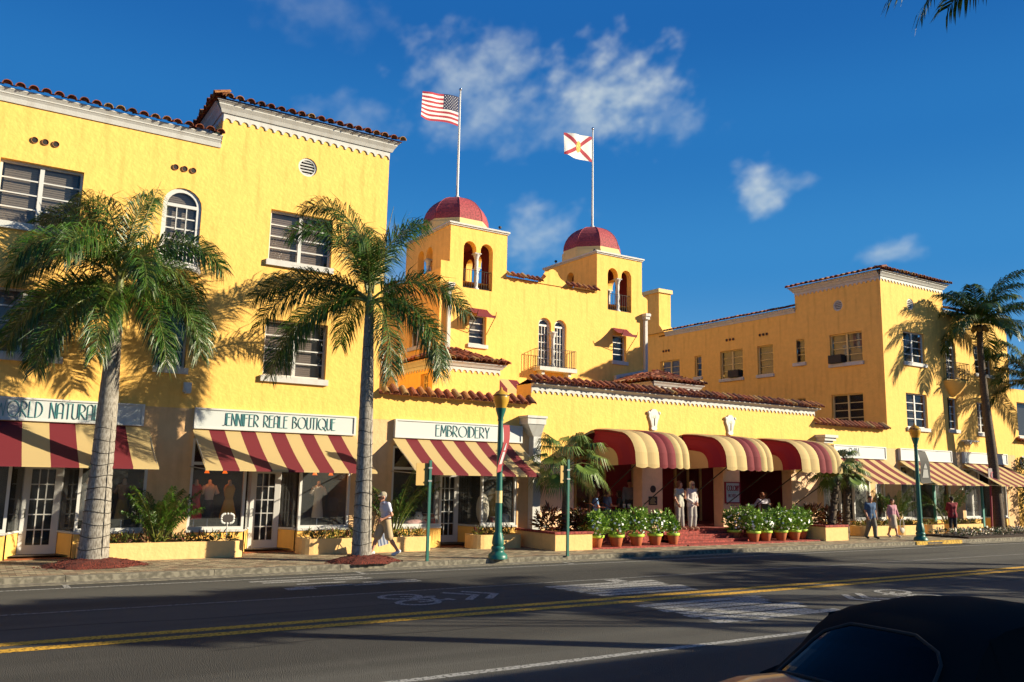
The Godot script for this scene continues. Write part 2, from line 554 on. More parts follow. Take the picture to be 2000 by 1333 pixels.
# rows of roof tiles along an eave from a to b; out points away from the building, the tiles rise inwards by slope
func tiles(roof: Node3D, a: Vector3, b: Vector3, out: Vector3, slope := 0.35, singles := 1, rows := 2, pitch := 0.29, hip := false) -> void:
	var along := (b - a).normalized()
	var n := int(a.distance_to(b) / pitch)
	var step := (b - a) / n
	var up := out.cross(along) if out.cross(along).y > 0.0 else along.cross(out)
	var back := (-out * cos(slope) + Vector3.UP * sin(slope)).normalized()
	var e := (out * sin(slope) + up * cos(slope)).normalized()
	var basis := Basis(e.cross(-back).normalized(), e, -back)
	var pans := mb()
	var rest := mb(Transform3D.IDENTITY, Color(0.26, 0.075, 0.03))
	for row in rows:
		for i in n + 1:
			if hip and minf(i, n - i) * pitch < row * 0.34 - 0.05:
				continue
			var p := a + step * i + back * (row * 0.36) + e * (0.02 + 0.012 * row)
			var jig := Basis(e, rng.randf_range(-0.07, 0.07)) * Basis(basis.x, rng.randf_range(-0.03, 0.03))
			var t := Transform3D(jig * basis, p - back * rng.randf_range(-0.03, 0.05) + Vector3.UP * rng.randf_range(-0.008, 0.012))
			if row < singles:
				part(roof, "tile", tile_mesh, M["roof tile %d" % [0, 0, 1, 1, 2, 3, 0, 4][rng.randi() % 8]], t)
			else:
				rest.X = t
				var w := rng.randf_range(0.6, 1.2)
				rest.col = Color(0.27 * w, 0.075 * w, 0.03 * w)
				for j in 4:
					var u0 := PI * j / 4.0
					var u1 := PI * (j + 1) / 4.0
					rest.quad(Vector3(cos(u0) * 0.115, sin(u0) * 0.11, 0), Vector3(cos(u0) * 0.09, sin(u0) * 0.09, -0.46), Vector3(cos(u1) * 0.09, sin(u1) * 0.09, -0.46), Vector3(cos(u1) * 0.115, sin(u1) * 0.11, 0))
	# the channel tiles between them, seen as a wavy edge from below
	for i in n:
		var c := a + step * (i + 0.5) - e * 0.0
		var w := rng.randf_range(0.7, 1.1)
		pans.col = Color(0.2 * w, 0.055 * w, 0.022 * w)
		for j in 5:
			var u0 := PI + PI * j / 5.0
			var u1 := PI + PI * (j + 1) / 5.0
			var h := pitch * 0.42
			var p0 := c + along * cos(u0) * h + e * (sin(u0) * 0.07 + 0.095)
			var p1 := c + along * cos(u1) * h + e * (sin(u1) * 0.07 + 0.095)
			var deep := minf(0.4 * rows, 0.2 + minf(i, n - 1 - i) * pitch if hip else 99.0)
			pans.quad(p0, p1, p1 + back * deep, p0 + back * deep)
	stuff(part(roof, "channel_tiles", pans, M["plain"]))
	if rows > singles:
		stuff(part(roof, "upper_tiles", rest, M["plain"]))

# white cornice with a scalloped lower edge, in front of a wall whose plane is T
func scallops(b: Node3D, T: Transform3D, x0: float, x1: float, y0: float, y1: float, pitch := 0.245) -> void:
	var n := int(round((x1 - x0) / pitch))
	var holes := []
	var w := (x1 - x0) / n
	for i in n:
		holes.append({"x0": x0 + w * (i + 0.1), "x1": x0 + w * (i + 0.9), "y0": y0, "y1": y0 + w * 0.42, "rise": w * 0.4})
	var m := mb(T * Transform3D(Basis.IDENTITY, Vector3(0, 0, 0.03)))
	m.wall(x0, x1, y0, y1, holes, 0.03)
	m.X = T
	m.quad(Vector3(x0, y0, 0), Vector3(x0, y0, 0.03), Vector3(x0, y1, 0.03), Vector3(x0, y1, 0))
	m.quad(Vector3(x1, y0, 0.03), Vector3(x1, y0, 0), Vector3(x1, y1, 0), Vector3(x1, y1, 0.03))
	part(b, "scalloped_cornice", m, M["white trim"])

# a moulded eave above: bands that step out
func eave(b: Node3D, T: Transform3D, x0: float, x1: float, y0: float, steps: Array) -> void:
	var m := mb(T)
	var pts := [[0.0, y0], [steps[0][1] * 0.6, y0]]
	var y := y0
	for k in steps.size():
		var s: Array = steps[k]
		y += s[0]
		if k > 0:
			pts.append([s[1] - 0.012, y - s[0] * 0.35])
		pts.append([s[1], y - (0.03 if k > 0 else 0.0)]); pts.append([s[1], y])
	pts.append([0.0, y])
	var l: int = steps[0][2]
	var r: int = steps[0][3]
	for k in pts.size() - 1:
		var p: Array = pts[k]
		var q: Array = pts[k + 1]
		m.quad(Vector3(x0 - p[0] * l, p[1], p[0]), Vector3(x1 + p[0] * r, p[1], p[0]), Vector3(x1 + q[0] * r, q[1], q[0]), Vector3(x0 - q[0] * l, q[1], q[0]))
		if l == 0:
			m.tri(Vector3(x0, y0, 0), Vector3(x0, p[1], p[0]), Vector3(x0, q[1], q[0]))
		if r == 0:
			m.tri(Vector3(x1, y0, 0), Vector3(x1, q[1], q[0]), Vector3(x1, p[1], p[0]))
	part(b, "eave_moulding", m, M["white trim"])

func pane(parent: Node3D, T: Transform3D, x0: float, x1: float, y0: float, y1: float, z: float, m := "glass") -> void:
	part(parent, "pane", pane_mesh, M[m], T * Transform3D(Basis.from_scale(Vector3(x1 - x0, y1 - y0, 1)), Vector3((x0 + x1) / 2, (y0 + y1) / 2, z)))

# a casement window set into hole h of the wall T
func window(b: Node3D, T: Transform3D, h: Dictionary, o := {}) -> MeshInstance3D:
	var z: float = -o.get("dep", 0.2)
	var cols: int = o.get("cols", 2)
	var rows: int = o.get("rows", 4)
	var fr: float = o.get("frame", 0.06)
	var rise: float = h.get("rise", 0.0)
	var mk: String = o.get("mat", "white frame")
	var m := mb(T)
	var yt: float = h.y1 - rise
	m.mm(h.x0, h.x0 + fr, h.y0, yt, z, z + 0.07); m.mm(h.x1 - fr, h.x1, h.y0, yt, z, z + 0.07)
	m.mm(h.x0 + fr, h.x1 - fr, h.y0, h.y0 + fr, z, z + 0.07)
	if rise > 0.0:
		for j in 12:
			var a := PI * j / 12.0
			var c := PI * (j + 1) / 12.0
			var cx: float = (h.x0 + h.x1) / 2
			var w: float = (h.x1 - h.x0) / 2
			var p := []
			for q in [[a, 0.0], [c, 0.0], [c, fr], [a, fr]]:
				p.append(Vector3(cx + cos(q[0]) * (w - q[1]), yt + sin(q[0]) * (rise - q[1]), z + 0.07))
			m.quad(p[0], p[1], p[2], p[3])
			m.quad(p[3], p[2], p[2] - Vector3(0, 0, 0.07), p[3] - Vector3(0, 0, 0.07))
		if o.get("transom", true):
			m.mm(h.x0 + fr, h.x1 - fr, yt - 0.05, yt + 0.04, z + 0.002, z + 0.075)
	else:
		m.mm(h.x0 + fr, h.x1 - fr, h.y1 - fr, h.y1, z, z + 0.07)
	var w := part(b, o.get("name", "window"), m, M[mk])
	var x0: float = h.x0 + fr
	var cw: float = (h.x1 - h.x0 - fr * 2) / cols
	var y0: float = h.y0 + fr
	var top: float = yt - (0.05 if rise > 0.0 and o.get("transom", true) else (0.0 if rise > 0.0 else fr))
	var rh := (top - y0) / rows
	var bars := mb(T)
	for i in cols:
		for j in rows:
			pane(w, T, x0 + cw * i + 0.012, x0 + cw * (i + 1) - 0.012, y0 + rh * j + 0.012, y0 + rh * (j + 1) - 0.012, z + 0.02)
			if j > 0:
				bars.mm(x0 + cw * i, x0 + cw * (i + 1), y0 + rh * j - 0.017, y0 + rh * j + 0.017, z + 0.005, z + 0.045)
		if i > 0:
			var bw: float = o.get("mull", 0.05)
			bars.mm(x0 + cw * i - bw, x0 + cw * i + bw, y0, top, z + 0.003, z + 0.06)
	if bars.ix.size():
		part(w, "glazing_bars", bars, M[mk])
	if rise > 0.0:
		var g := mb(T)
		var cx: float = (h.x0 + h.x1) / 2
		for j in 10:
			var a := PI * j / 10.0
			var c := PI * (j + 1) / 10.0
			var r1: float = (h.x1 - h.x0) / 2 - fr
			g.tri(Vector3(cx, yt, z + 0.02), Vector3(cx + cos(a) * r1, yt + sin(a) * (rise - fr), z + 0.02), Vector3(cx + cos(c) * r1, yt + sin(c) * (rise - fr), z + 0.02))
		part(w, "pane", g, M["glass"])
	# slatted blind with the dark room round it
	var bl := mb(T)
	var by0: float = h.y0 + (h.y1 - h.y0) * o.get("blind", 0.1)
	var bx: float = (h.x1 - h.x0) * 0.06
	var n := int((h.y1 - by0) / 0.06)
	for j in n:
		var y := by0 + 0.06 * j
		if o.get("blind", 0.1) < 0.95:
			bl.quad(Vector3(h.x0 + bx, y, z - 0.07), Vector3(h.x1 - bx, y, z - 0.07), Vector3(h.x1 - bx, y + 0.061, z - 0.085), Vector3(h.x0 + bx, y + 0.061, z - 0.085))
	if bl.ix.size():
		part(w, "blind", bl, M[o.get("bmat", "blind")])
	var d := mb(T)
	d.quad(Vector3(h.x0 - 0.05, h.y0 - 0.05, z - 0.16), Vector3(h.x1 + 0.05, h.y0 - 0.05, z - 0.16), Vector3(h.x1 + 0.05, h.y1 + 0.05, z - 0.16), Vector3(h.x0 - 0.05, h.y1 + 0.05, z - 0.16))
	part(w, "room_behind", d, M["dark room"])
	if o.get("sill", true):
		var s := mb(T)
		s.mm(h.x0 - 0.07, h.x1 + 0.07, h.y0 - 0.17, h.y0 - 0.002, z, 0.09)
		part(w, "sill", s, M["white trim"])
	return w

func louvre(b: Node3D, T: Transform3D, cx: float, cy: float, r: float) -> void:
	var m := mb(T)
	for j in 20:
		var a := TAU * j / 20.0
		var c := TAU * (j + 1) / 20.0
		var p := []
		for q in [[a, r * 0.99], [c, r * 0.99], [c, r * 0.8], [a, r * 0.8]]:
			p.append(Vector3(cx + cos(q[0]) * q[1], cy + sin(q[0]) * q[1], -0.03))
		m.quad(p[0], p[1], p[2], p[3])
		m.quad(p[3], p[2], p[2] - Vector3(0, 0, 0.12), p[3] - Vector3(0, 0, 0.12))
	var v := part(b, "round_vent", m, M["white frame"])
	for j in 5:
		var y := cy + r * 0.8 * (-0.8 + 0.4 * j)
		var w := sqrt(maxf(0.0, r * r * 0.62 - (y - cy) * (y - cy)))
		var s := mb(T)
		s.box(Vector3(cx, y, -0.08), Vector3(w * 2, 0.02, 0.11), Basis(Vector3.RIGHT, 0.7))
		part(v, "louvre_slat", s, M["white frame"])
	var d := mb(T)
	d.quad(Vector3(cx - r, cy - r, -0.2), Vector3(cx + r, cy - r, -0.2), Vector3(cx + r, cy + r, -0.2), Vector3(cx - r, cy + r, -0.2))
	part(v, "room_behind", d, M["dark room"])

# three clay pipe ends let into the wall
func pipe_vents(b: Node3D, T: Transform3D, xs: Array, y: float) -> void:
	for x in xs:
		var m := mb(T * Transform3D(Basis(Vector3.RIGHT, PI / 2), Vector3(x, y, 0.0)), Color(0.4, 0.17, 0.06))
		m.lathe([Vector2(0.062, -0.12), Vector2(0.072, 0.03), Vector2(0.085, 0.035), Vector2(0.085, 0.0)], 12, Vector3.ZERO)
		m.col = Color(0.012, 0.008, 0.006)
		m.lathe([Vector2(0.001, 0.012), Vector2(0.068, 0.012)], 12, Vector3.ZERO)
		part(b, "clay_pipe_vent", m, M["plain"])

# wrought iron railing along points; balusters are sub-parts of one railing
func railing(b: Node3D, pts: Array, h: float, gap := 0.11, mk := "iron", r := 0.011) -> void:
	var p: MeshInstance3D
	for y in [h, 0.05]:
		var rail := mb()
		var rr := []
		rail.tube(pts.map(func(q): rr.append(r * 1.3); return q + Vector3.UP * y), rr, 6)
		if p == null:
			p = part(b, "railing", rail, M[mk])
		else:
			part(p, "bottom_rail", rail, M[mk])
	for k in pts.size() - 1:
		var n := maxi(1, int(pts[k].distance_to(pts[k + 1]) / gap))
		for i in n + (1 if k == pts.size() - 2 else 0):
			var q: Vector3 = pts[k].lerp(pts[k + 1], float(i) / n)
			var m := mb()
			m.tube([q, q + Vector3.UP * h], [r, r], 5)
			part(p, "baluster", m, M[mk])

func downpipe(b: Node3D, x: float, y0: float, y1: float, z: float, w := 0.16) -> void:
	var m := mb()
	m.mm(x - w / 2, x + w / 2, y0, y1 - 0.3, z, z + w)
	var p := part(b, "downpipe", m, M["white trim"])
	var k := mb()
	for s in [[1.7, 0.0, 0.16], [2.0, 0.16, 0.3]]:
		k.mm(x - w * s[0] / 2, x + w * s[0] / 2, y1 - 0.3 + s[1], y1 - 0.3 + s[2], z - 0.004, z + w * s[0])
	part(p, "rain_head", k, M["white trim"])

# ---------------------------------------------------------------- letters: thin deco strokes in a box 0.6 wide, 1 high
func glyph(ch: String) -> Array:
	var arc := func(cx, cy, rx, ry, a0, a1):
		var o := []
		for k in 13:
			var t := deg_to_rad(lerpf(a0, a1, k / 12.0))
			o.append(Vector2(cx + cos(t) * rx, cy + sin(t) * ry))
		return o
	var ln := func(a, b, c, d): return [Vector2(a, b), Vector2(c, d)]
	match ch:
		"A": return [0.42, ln.call(0, 0, 0, 0.8), arc.call(0.2, 0.8, 0.2, 0.2, 180, 0), ln.call(0.4, 0.8, 0.4, 0), ln.call(0, 0.35, 0.4, 0.35)]
		"B": return [0.42, ln.call(0, 0, 0, 1), arc.call(0, 0.79, 0.34, 0.21, 90, -90), arc.call(0, 0.29, 0.42, 0.29, 90, -90)]
		"C": return [0.6, arc.call(0.38, 0.5, 0.38, 0.5, 60, 300)]
		"D": return [0.46, ln.call(0, 0, 0, 1), arc.call(0, 0.5, 0.46, 0.5, 90, -90)]
		"E": return [0.36, ln.call(0, 0, 0, 1), ln.call(0, 1, 0.36, 1), ln.call(0, 0.68, 0.3, 0.68), ln.call(0, 0, 0.36, 0)]
		"F": return [0.36, ln.call(0, 0, 0, 1), ln.call(0, 1, 0.36, 1), ln.call(0, 0.68, 0.3, 0.68)]
		"I": return [0.04, ln.call(0.02, 0, 0.02, 1)]
		"J": return [0.22, ln.call(0.22, 1, 0.22, 0.12), arc.call(0.08, 0.12, 0.14, 0.14, 0, -120)]
		"L": return [0.34, ln.call(0, 1, 0, 0), ln.call(0, 0, 0.34, 0)]
		"M": return [0.56, ln.call(0, 0, 0.06, 1), ln.call(0.06, 1, 0.28, 0.3), ln.call(0.28, 0.3, 0.5, 1), ln.call(0.5, 1, 0.56, 0)]
		"N": return [0.4, ln.call(0, 0, 0, 1), ln.call(0, 1, 0.4, 0), ln.call(0.4, 0, 0.4, 1)]
		"O": return [0.84, arc.call(0.42, 0.5, 0.42, 0.5, 0, 360)]
		"Q": return [0.84, arc.call(0.42, 0.5, 0.42, 0.5, 0, 360), ln.call(0.5, 0.25, 0.86, -0.08)]
		"R": return [0.44, ln.call(0, 0, 0, 1), arc.call(0, 0.72, 0.4, 0.28, 90, -90), ln.call(0.06, 0.44, 0.44, 0)]
		"S": return [0.36, arc.call(0.18, 0.76, 0.18, 0.24, 20, 250), arc.call(0.18, 0.26, 0.2, 0.26, 80, -160)]
		"T": return [0.4, ln.call(0, 1, 0.4, 1), ln.call(0.2, 1, 0.2, 0)]
		"U": return [0.4, ln.call(0, 1, 0, 0.2), arc.call(0.2, 0.2, 0.2, 0.2, 180, 360), ln.call(0.4, 0.2, 0.4, 1)]
		"W": return [0.6, ln.call(0, 1, 0.12, 0), ln.call(0.12, 0, 0.3, 0.8), ln.call(0.3, 0.8, 0.48, 0), ln.call(0.48, 0, 0.6, 1)]
		"Y": return [0.42, ln.call(0, 1, 0.21, 0.45), ln.call(0.42, 1, 0.21, 0.45), ln.call(0.21, 0.45, 0.21, 0)]
		"H": return [0.4, ln.call(0, 0, 0, 1), ln.call(0.4, 0, 0.4, 1), ln.call(0, 0.6, 0.4, 0.6)]
		"1": return [0.2, ln.call(0.1, 0, 0.1, 1), ln.call(0.1, 1, 0, 0.85)]
		"4": return [0.5, ln.call(0.36, 0, 0.36, 1), ln.call(0.36, 1, 0, 0.3), ln.call(0, 0.3, 0.5, 0.3)]
	return [0.3]

# each letter a part of its sign; x is the left end, w the whole width (0: natural)
func lettering(sign: Node3D, T: Transform3D, text: String, x: float, y: float, h: float, w: float, m: String, thick := 0.034) -> void:
	var nat := 0.0
	for ch in text:
		nat += glyph(ch)[0] + 0.13
	var sx := h if w <= 0.0 else w / nat
	for ch in text:
		var g := glyph(ch)
		if g.size() > 1:
			var s := mb(T)
			var hw := h * thick
			for k in range(1, g.size()):
				var pl: Array = g[k]
				for i in pl.size() - 1:
					var a := Vector3(x + pl[i].x * sx, y + pl[i].y * h, 0.012)
					var b := Vector3(x + pl[i + 1].x * sx, y + pl[i + 1].y * h, 0.012)
					var d := (b - a).normalized()
					s.box((a + b) / 2 + Vector3(0, 0, k * 0.0006), Vector3(a.distance_to(b) + hw, hw, 0.016), Basis(d, Vector3(-d.y, d.x, 0), Vector3(0, 0, 1)))
			part(sign, "letter", s, M[m])
		x += (g[0] + 0.13) * sx

func shop_sign(x0: float, x1: float, label: String, group := "") -> Node3D:
	var o := thing("shop_sign", label, "sign", Vector3(x0, 3.48, F), group)
	var m := mb()
	m.mm(x0, x1, 3.48, 4.02, F + 0.005, F + 0.12)
	part(o, "board", m, M["sign board"])
	var e := mb()
	e.mm(x0 - 0.02, x1 + 0.02, 3.985, 4.03, F + 0.006, F + 0.15); e.mm(x0 - 0.02, x1 + 0.02, 3.465, 3.505, F + 0.006, F + 0.15)
	e.mm(x0 - 0.02, x0 + 0.04, 3.505, 3.985, F + 0.006, F + 0.15); e.mm(x1 - 0.04, x1 + 0.02, 3.505, 3.985, F + 0.006, F + 0.15)
	part(o, "moulding", e, M["white frame"])
	return o

# a straight sloping shop awning in stripes, with its rafters and side irons
func awning(x0: float, x1: float, n: int, first_red: bool, label: String) -> void:
	var o := thing("striped_awning", label, "awning", Vector3(x0, 2.37, F), "striped awnings over the shop fronts")
	var w := (x1 - x0) / n
	var zt := F + 0.06
	var zb := F + 1.87
	for i in n:
		var m := mb()
		var a := x0 + w * i
		var b := a + w
		var K := 6
		for k in K:
			var t0 := float(k) / K
			var t1 := float(k + 1) / K
			var sag := func(t): return -0.05 * sin(PI * t)
			var p := [Vector3(a, lerpf(3.45, 2.40, t1) + sag.call(t1), lerpf(zt, zb, t1)), Vector3(b, lerpf(3.45, 2.40, t1) + sag.call(t1), lerpf(zt, zb, t1)), Vector3(b, lerpf(3.45, 2.40, t0) + sag.call(t0), lerpf(zt, zb, t0)), Vector3(a, lerpf(3.45, 2.40, t0) + sag.call(t0), lerpf(zt, zb, t0))]
			m.quad(p[0], p[1], p[2], p[3])
		m.quad(Vector3(a, 2.355, zb + 0.006), Vector3(b, 2.355, zb + 0.006), Vector3(b, 2.40, zb), Vector3(a, 2.40, zb))
		part(o, "stripe", m, M["red canvas" if (i % 2 == 0) == first_red else "cream canvas"])
	var f := mb()
	f.tube([Vector3(x0 + 0.02, 2.385, zb - 0.02), Vector3(x1 - 0.02, 2.385, zb - 0.02)], [0.016, 0.016], 6)
	for x in [x0 + 0.03, x1 - 0.03]:
		f.tube([Vector3(x, 2.385, zb - 0.02), Vector3(x, 2.45, F)], [0.016, 0.016], 6)
		f.tube([Vector3(x, 3.4, zt), Vector3(x, 2.385, zb - 0.02)], [0.013, 0.013], 6)
	part(o, "frame", f, M["steel"])

# display windows and doors of one shop between x0 and x1; lay: [kind, xa, xb]
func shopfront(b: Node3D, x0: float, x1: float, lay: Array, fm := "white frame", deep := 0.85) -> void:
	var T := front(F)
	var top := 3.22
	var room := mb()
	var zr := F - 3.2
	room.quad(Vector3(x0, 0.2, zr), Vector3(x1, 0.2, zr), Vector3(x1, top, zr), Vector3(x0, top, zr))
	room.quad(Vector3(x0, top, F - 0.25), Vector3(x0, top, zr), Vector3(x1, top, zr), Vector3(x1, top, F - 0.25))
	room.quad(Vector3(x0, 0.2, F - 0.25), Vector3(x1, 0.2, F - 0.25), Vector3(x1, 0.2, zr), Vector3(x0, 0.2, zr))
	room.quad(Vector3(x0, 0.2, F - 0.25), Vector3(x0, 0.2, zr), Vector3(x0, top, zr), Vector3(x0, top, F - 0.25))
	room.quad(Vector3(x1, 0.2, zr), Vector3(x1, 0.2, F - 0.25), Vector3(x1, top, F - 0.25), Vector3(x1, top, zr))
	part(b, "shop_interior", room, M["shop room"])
	for it in lay:
		var a: float = it[1]
		var c: float = it[2]
		if it[0] == "display":
			var f := mb()
			var z := F - 0.12
			f.mm(a, a + 0.07, 0.78, top, z, z + 0.1); f.mm(c - 0.07, c, 0.78, top, z, z + 0.1)
			f.mm(a + 0.07, c - 0.07, 0.78, 0.86, z, z + 0.1); f.mm(a + 0.07, c - 0.07, 2.5, 2.58, z, z + 0.1); f.mm(a + 0.07, c - 0.07, top - 0.07, top, z, z + 0.1)
			var w := part(b, "display_window", f, M[fm])
			pane(w, T, a + 0.07, c - 0.07, 0.86, 2.5, -0.08, "shop glass")
			pane(w, T, a + 0.07, c - 0.07, 2.58, top - 0.07, -0.08)
			var k := mb()
			k.mm(a, c, 0.13, 0.72, F - 0.2, F - 0.02)
			part(w, "bulkhead", k, M["yellow stucco"])
			var s := mb()
			s.mm(a - 0.01, c + 0.01, 0.722, 0.778, F - 0.21, F + 0.03)
			part(w, "sill", s, M["white trim"])
			var fl := mb()
			fl.mm(a, c, 0.66, 0.75, F - 1.2, F - 0.22)
			part(w, "display_floor", fl, M["blind"])
		elif it[0] == "door":
			var z := F - deep
			# slanting vestibule: side glass over a low wall on each side
			for s in [[a - 0.28, a, 1.0], [c + 0.28, c, -1.0]]:
				var fr := Vector3(s[0], 0, F - 0.14)
				var bk := Vector3(s[1], 0, z)
				var q := mb()
				var ny := Vector3(0, 0.72, 0)
				var lo := Vector3(0, 0.13, 0)
				if s[2] > 0:
					q.quad(fr + lo, bk + lo, bk + ny, fr + ny)
				else:
					q.quad(bk + lo, fr + lo, fr + ny, bk + ny)
				part(b, "vestibule_wall", q, M["yellow stucco"])
				var g := mb()
				g.quad(fr + Vector3(0, 0.78, 0), bk + Vector3(0, 0.78, 0), bk + Vector3(0, 2.5, 0), fr + Vector3(0, 2.5, 0))
				var gp := part(b, "side_light", g, M["shop glass"])
				var rail := mb()
				rail.tube([fr + ny + Vector3(0, 0.03, 0), bk + ny + Vector3(0, 0.03, 0)], [0.035, 0.035], 4)
				rail.tube([bk + lo, bk + Vector3(0, 2.6, 0)], [0.035, 0.035], 4)
				part(gp, "post", rail, M[fm])
			var dm := mb()
			dm.mm(a, a + 0.16, 0.15, 2.5, z, z + 0.06); dm.mm(c - 0.16, c, 0.15, 2.5, z, z + 0.06)
			dm.mm(a + 0.16, c - 0.16, 0.15, 0.42, z, z + 0.06); dm.mm(a + 0.16, c - 0.16, 2.3, 2.5, z, z + 0.06)
			var d := part(b, "glazed_door", dm, M[fm])
			var bars := mb()
			var pw := (c - a - 0.32) / 3
			var ph := (2.3 - 0.42) / 5
			for i in 3:
				for j in 5:
					pane(d, T, a + 0.16 + pw * i + 0.01, a + 0.16 + pw * (i + 1) - 0.01, 0.42 + ph * j + 0.01, 0.42 + ph * (j + 1) - 0.01, -deep + 0.03)
			for i in [1, 2]:
				bars.mm(a + 0.16 + pw * i - 0.014, a + 0.16 + pw * i + 0.014, 0.42, 2.3, z + 0.01, z + 0.05)
			for j in [1, 2, 3, 4]:
				bars.mm(a + 0.16, c - 0.16, 0.42 + ph * j - 0.014, 0.42 + ph * j + 0.014, z + 0.012, z + 0.048)
			part(d, "glazing_bars", bars, M[fm])
			var hd := mb()
			hd.tube([Vector3(a + 0.08, 1.1, z + 0.07), Vector3(a + 0.08, 1.1, z + 0.12), Vector3(a + 0.08, 1.3, z + 0.12), Vector3(a + 0.08, 1.3, z + 0.07)], [0.012, 0.012, 0.012, 0.012], 6)
			part(d, "handle", hd, M["iron"])
			var tr := mb()
			tr.mm(a - 0.28, c + 0.28, 2.5, 2.6, z - 0.02, z + 0.05); tr.mm(a - 0.05, c + 0.05, 2.6, top, z - 0.02, z + 0.02)
			part(d, "transom", tr, M[fm])
			var st := mb()
			st.mm(a - 0.28, c + 0.28, 0.13, 0.15, z, F)
			part(d, "threshold", st, M["terracotta floor"])
		else:
			var p := mb()
			p.mm(a, c, 0.13, top, F - 0.25, F - 0.03)
			part(b, "pilaster", p, M["peach stucco" if it[0] == "pier" else fm])

# ---------------------------------------------------------------- ground
func ground() -> void:
	var m := mb()
	m.quad(Vector3(-450, -0.02, 450), Vector3(450, -0.02, 450), Vector3(450, -0.02, -450), Vector3(-450, -0.02, -450))
	structure("ground", m, M["concrete"])
	m = mb()
	m.quad(Vector3(-120, 0, 14), Vector3(200, 0, 14), Vector3(200, 0, -20.42), Vector3(-120, 0, -20.42))
	structure("road", m, M["asphalt"])
	m = mb()
	m.mm(-120, 200, -0.1, PAVE, -32.0, -20.42)
	structure("pavement", m, M["paver"])
	m = mb()
	for s in [[-120.0, 31.9], [35.1, 200.0]]:
		var x: float = s[0]
		while x < s[1]:
			var e: float = minf(s[1], x + (3.0 if absf(x) < 60 else 40.0))
			m.mm(x + 0.006, e - 0.006, -0.05, PAVE + 0.006, -20.42, -20.24)
			x = e
		m.mm(s[0], s[1], -0.05, 0.012, -20.24, -19.86)
	structure("kerb", m, M["concrete"])
	m = mb()
	m.mm(31.9, 35.1, -0.05, PAVE + 0.007, -20.42, -20.2)
	structure("yellow_kerb", m, M["curb yellow"])
	m = mb()
	m.mm(32.6, 33.7, 0.0, 0.016, -20.2, -19.9)
	m.mm(32.65, 33.65, 0.03, 0.10, -20.21, -20.195)
	structure("storm_drain", m, M["iron"])
	m = mb()
	m.mm(15.3, 29.2, 0.0, PAVE + 0.004, -24.0, -22.95)
	structure("brick_apron", m, M["red step"])
	# painted lines
	var line := func(called, z, w, x0, x1, mk, y := 0.004):
		var q := mb()
		q.quad(Vector3(x0, y, z + w / 2), Vector3(x1, y, z + w / 2), Vector3(x1, y, z - w / 2), Vector3(x0, y, z - w / 2))
		structure(called, q, M[mk])
	line.call("centre_line", -13.13, 0.25, -60.0, 130.0, "road yellow")
	line.call("centre_line", -13.6, 0.25, -60.0, 130.0, "road yellow")
	line.call("parking_line", -19.3, 0.1, -60.0, 130.0, "road white")
	line.call("lane_line", -16.22, 0.09, -60.0, 130.0, "road faded")
	line.call("parking_line", -9.3, 0.15, -60.0, 130.0, "road white")
	for x in [1.9, 8.2, 14.4]:
		var q := mb()
		q.quad(Vector3(x, 0.005, -19.3), Vector3(x + 0.12, 0.005, -19.3), Vector3(x + 0.12, 0.005, -19.85), Vector3(x, 0.005, -19.85))
		structure("parking_tick", q, M["road white"])
	# stretched worn lettering, too foreshortened and worn to read: long strokes along the lane
	var blocks := func(strokes: Array, mk: String):
		for s in strokes:
			var q := mb()
			var k: float = s[4] if s.size() > 4 else 0.0
			q.quad(Vector3(s[0], 0.005, s[2] + 0.07), Vector3(s[1], 0.005, s[2] + k + 0.07), Vector3(s[1], 0.005, s[2] + k - s[3]), Vector3(s[0], 0.005, s[2] - s[3]))
			structure("road_marking", q, M[mk])
	blocks.call([[5.4, 8.0, -18.82, 0.12], [5.6, 6.6, -18.55, 0.1], [7.2, 8.1, -18.52, 0.1], [6.2, 7.3, -18.1, 0.08], [6.0, 8.9, -17.62, 0.1], [7.6, 8.9, -17.85, 0.1], [5.75, 6.35, -17.35, 0.26], [7.25, 7.85, -17.5, 0.22]], "road white")
	for i in 6:
		var z := -15.5 + 0.3 * i
		blocks.call([[10.9 + 0.05 * i, 14.0 - 0.1 * (i % 3), z, 0.17, 0.04 * (i % 2)]], "road white")
	blocks.call([[12.9, 13.3, -15.4, 0.7], [11.2, 11.5, -14.6, 0.6]], "road white")
	for i in 7:
		var z := -12.5 + 0.32 * i
		blocks.call([[10.9 + 0.12 * (i % 2), 14.2 - 0.25 * (i % 3), z, 0.19, 0.05 * (i % 2)]], "road white")
	blocks.call([[13.4, 14.0, -12.3, 0.42], [11.5, 11.9, -11.5, 0.5], [11.4, 12.0, -10.5, 0.3]], "road white")
	# sealed seams in the asphalt
	for q in [[-17.9, 9.0, 34.0], [-14.7, -6.0, 12.0], [-12.0, 3.0, 24.0], [-10.6, 12.0, 40.0]]:
		var seam := mb()
		var x: float = q[1]
		while x < q[2]:
			var a := sin(x * 0.9 + q[0]) * 0.1 + sin(x * 2.3) * 0.04
			var c := sin((x + 0.5) * 0.9 + q[0]) * 0.1 + sin((x + 0.5) * 2.3) * 0.04
			seam.quad(Vector3(x, 0.0035, q[0] + a + 0.02), Vector3(x + 0.5, 0.0035, q[0] + c + 0.02), Vector3(x + 0.5, 0.0035, q[0] + c - 0.02), Vector3(x, 0.0035, q[0] + a - 0.02))
			x += 0.5
		structure("road_seam", seam, M["rubber"])
	sharrow(Vector3(7.6, 0.006, -15.15), 1.0)
	sharrow(Vector3(17.4, 0.006, -11.4), -1.0)

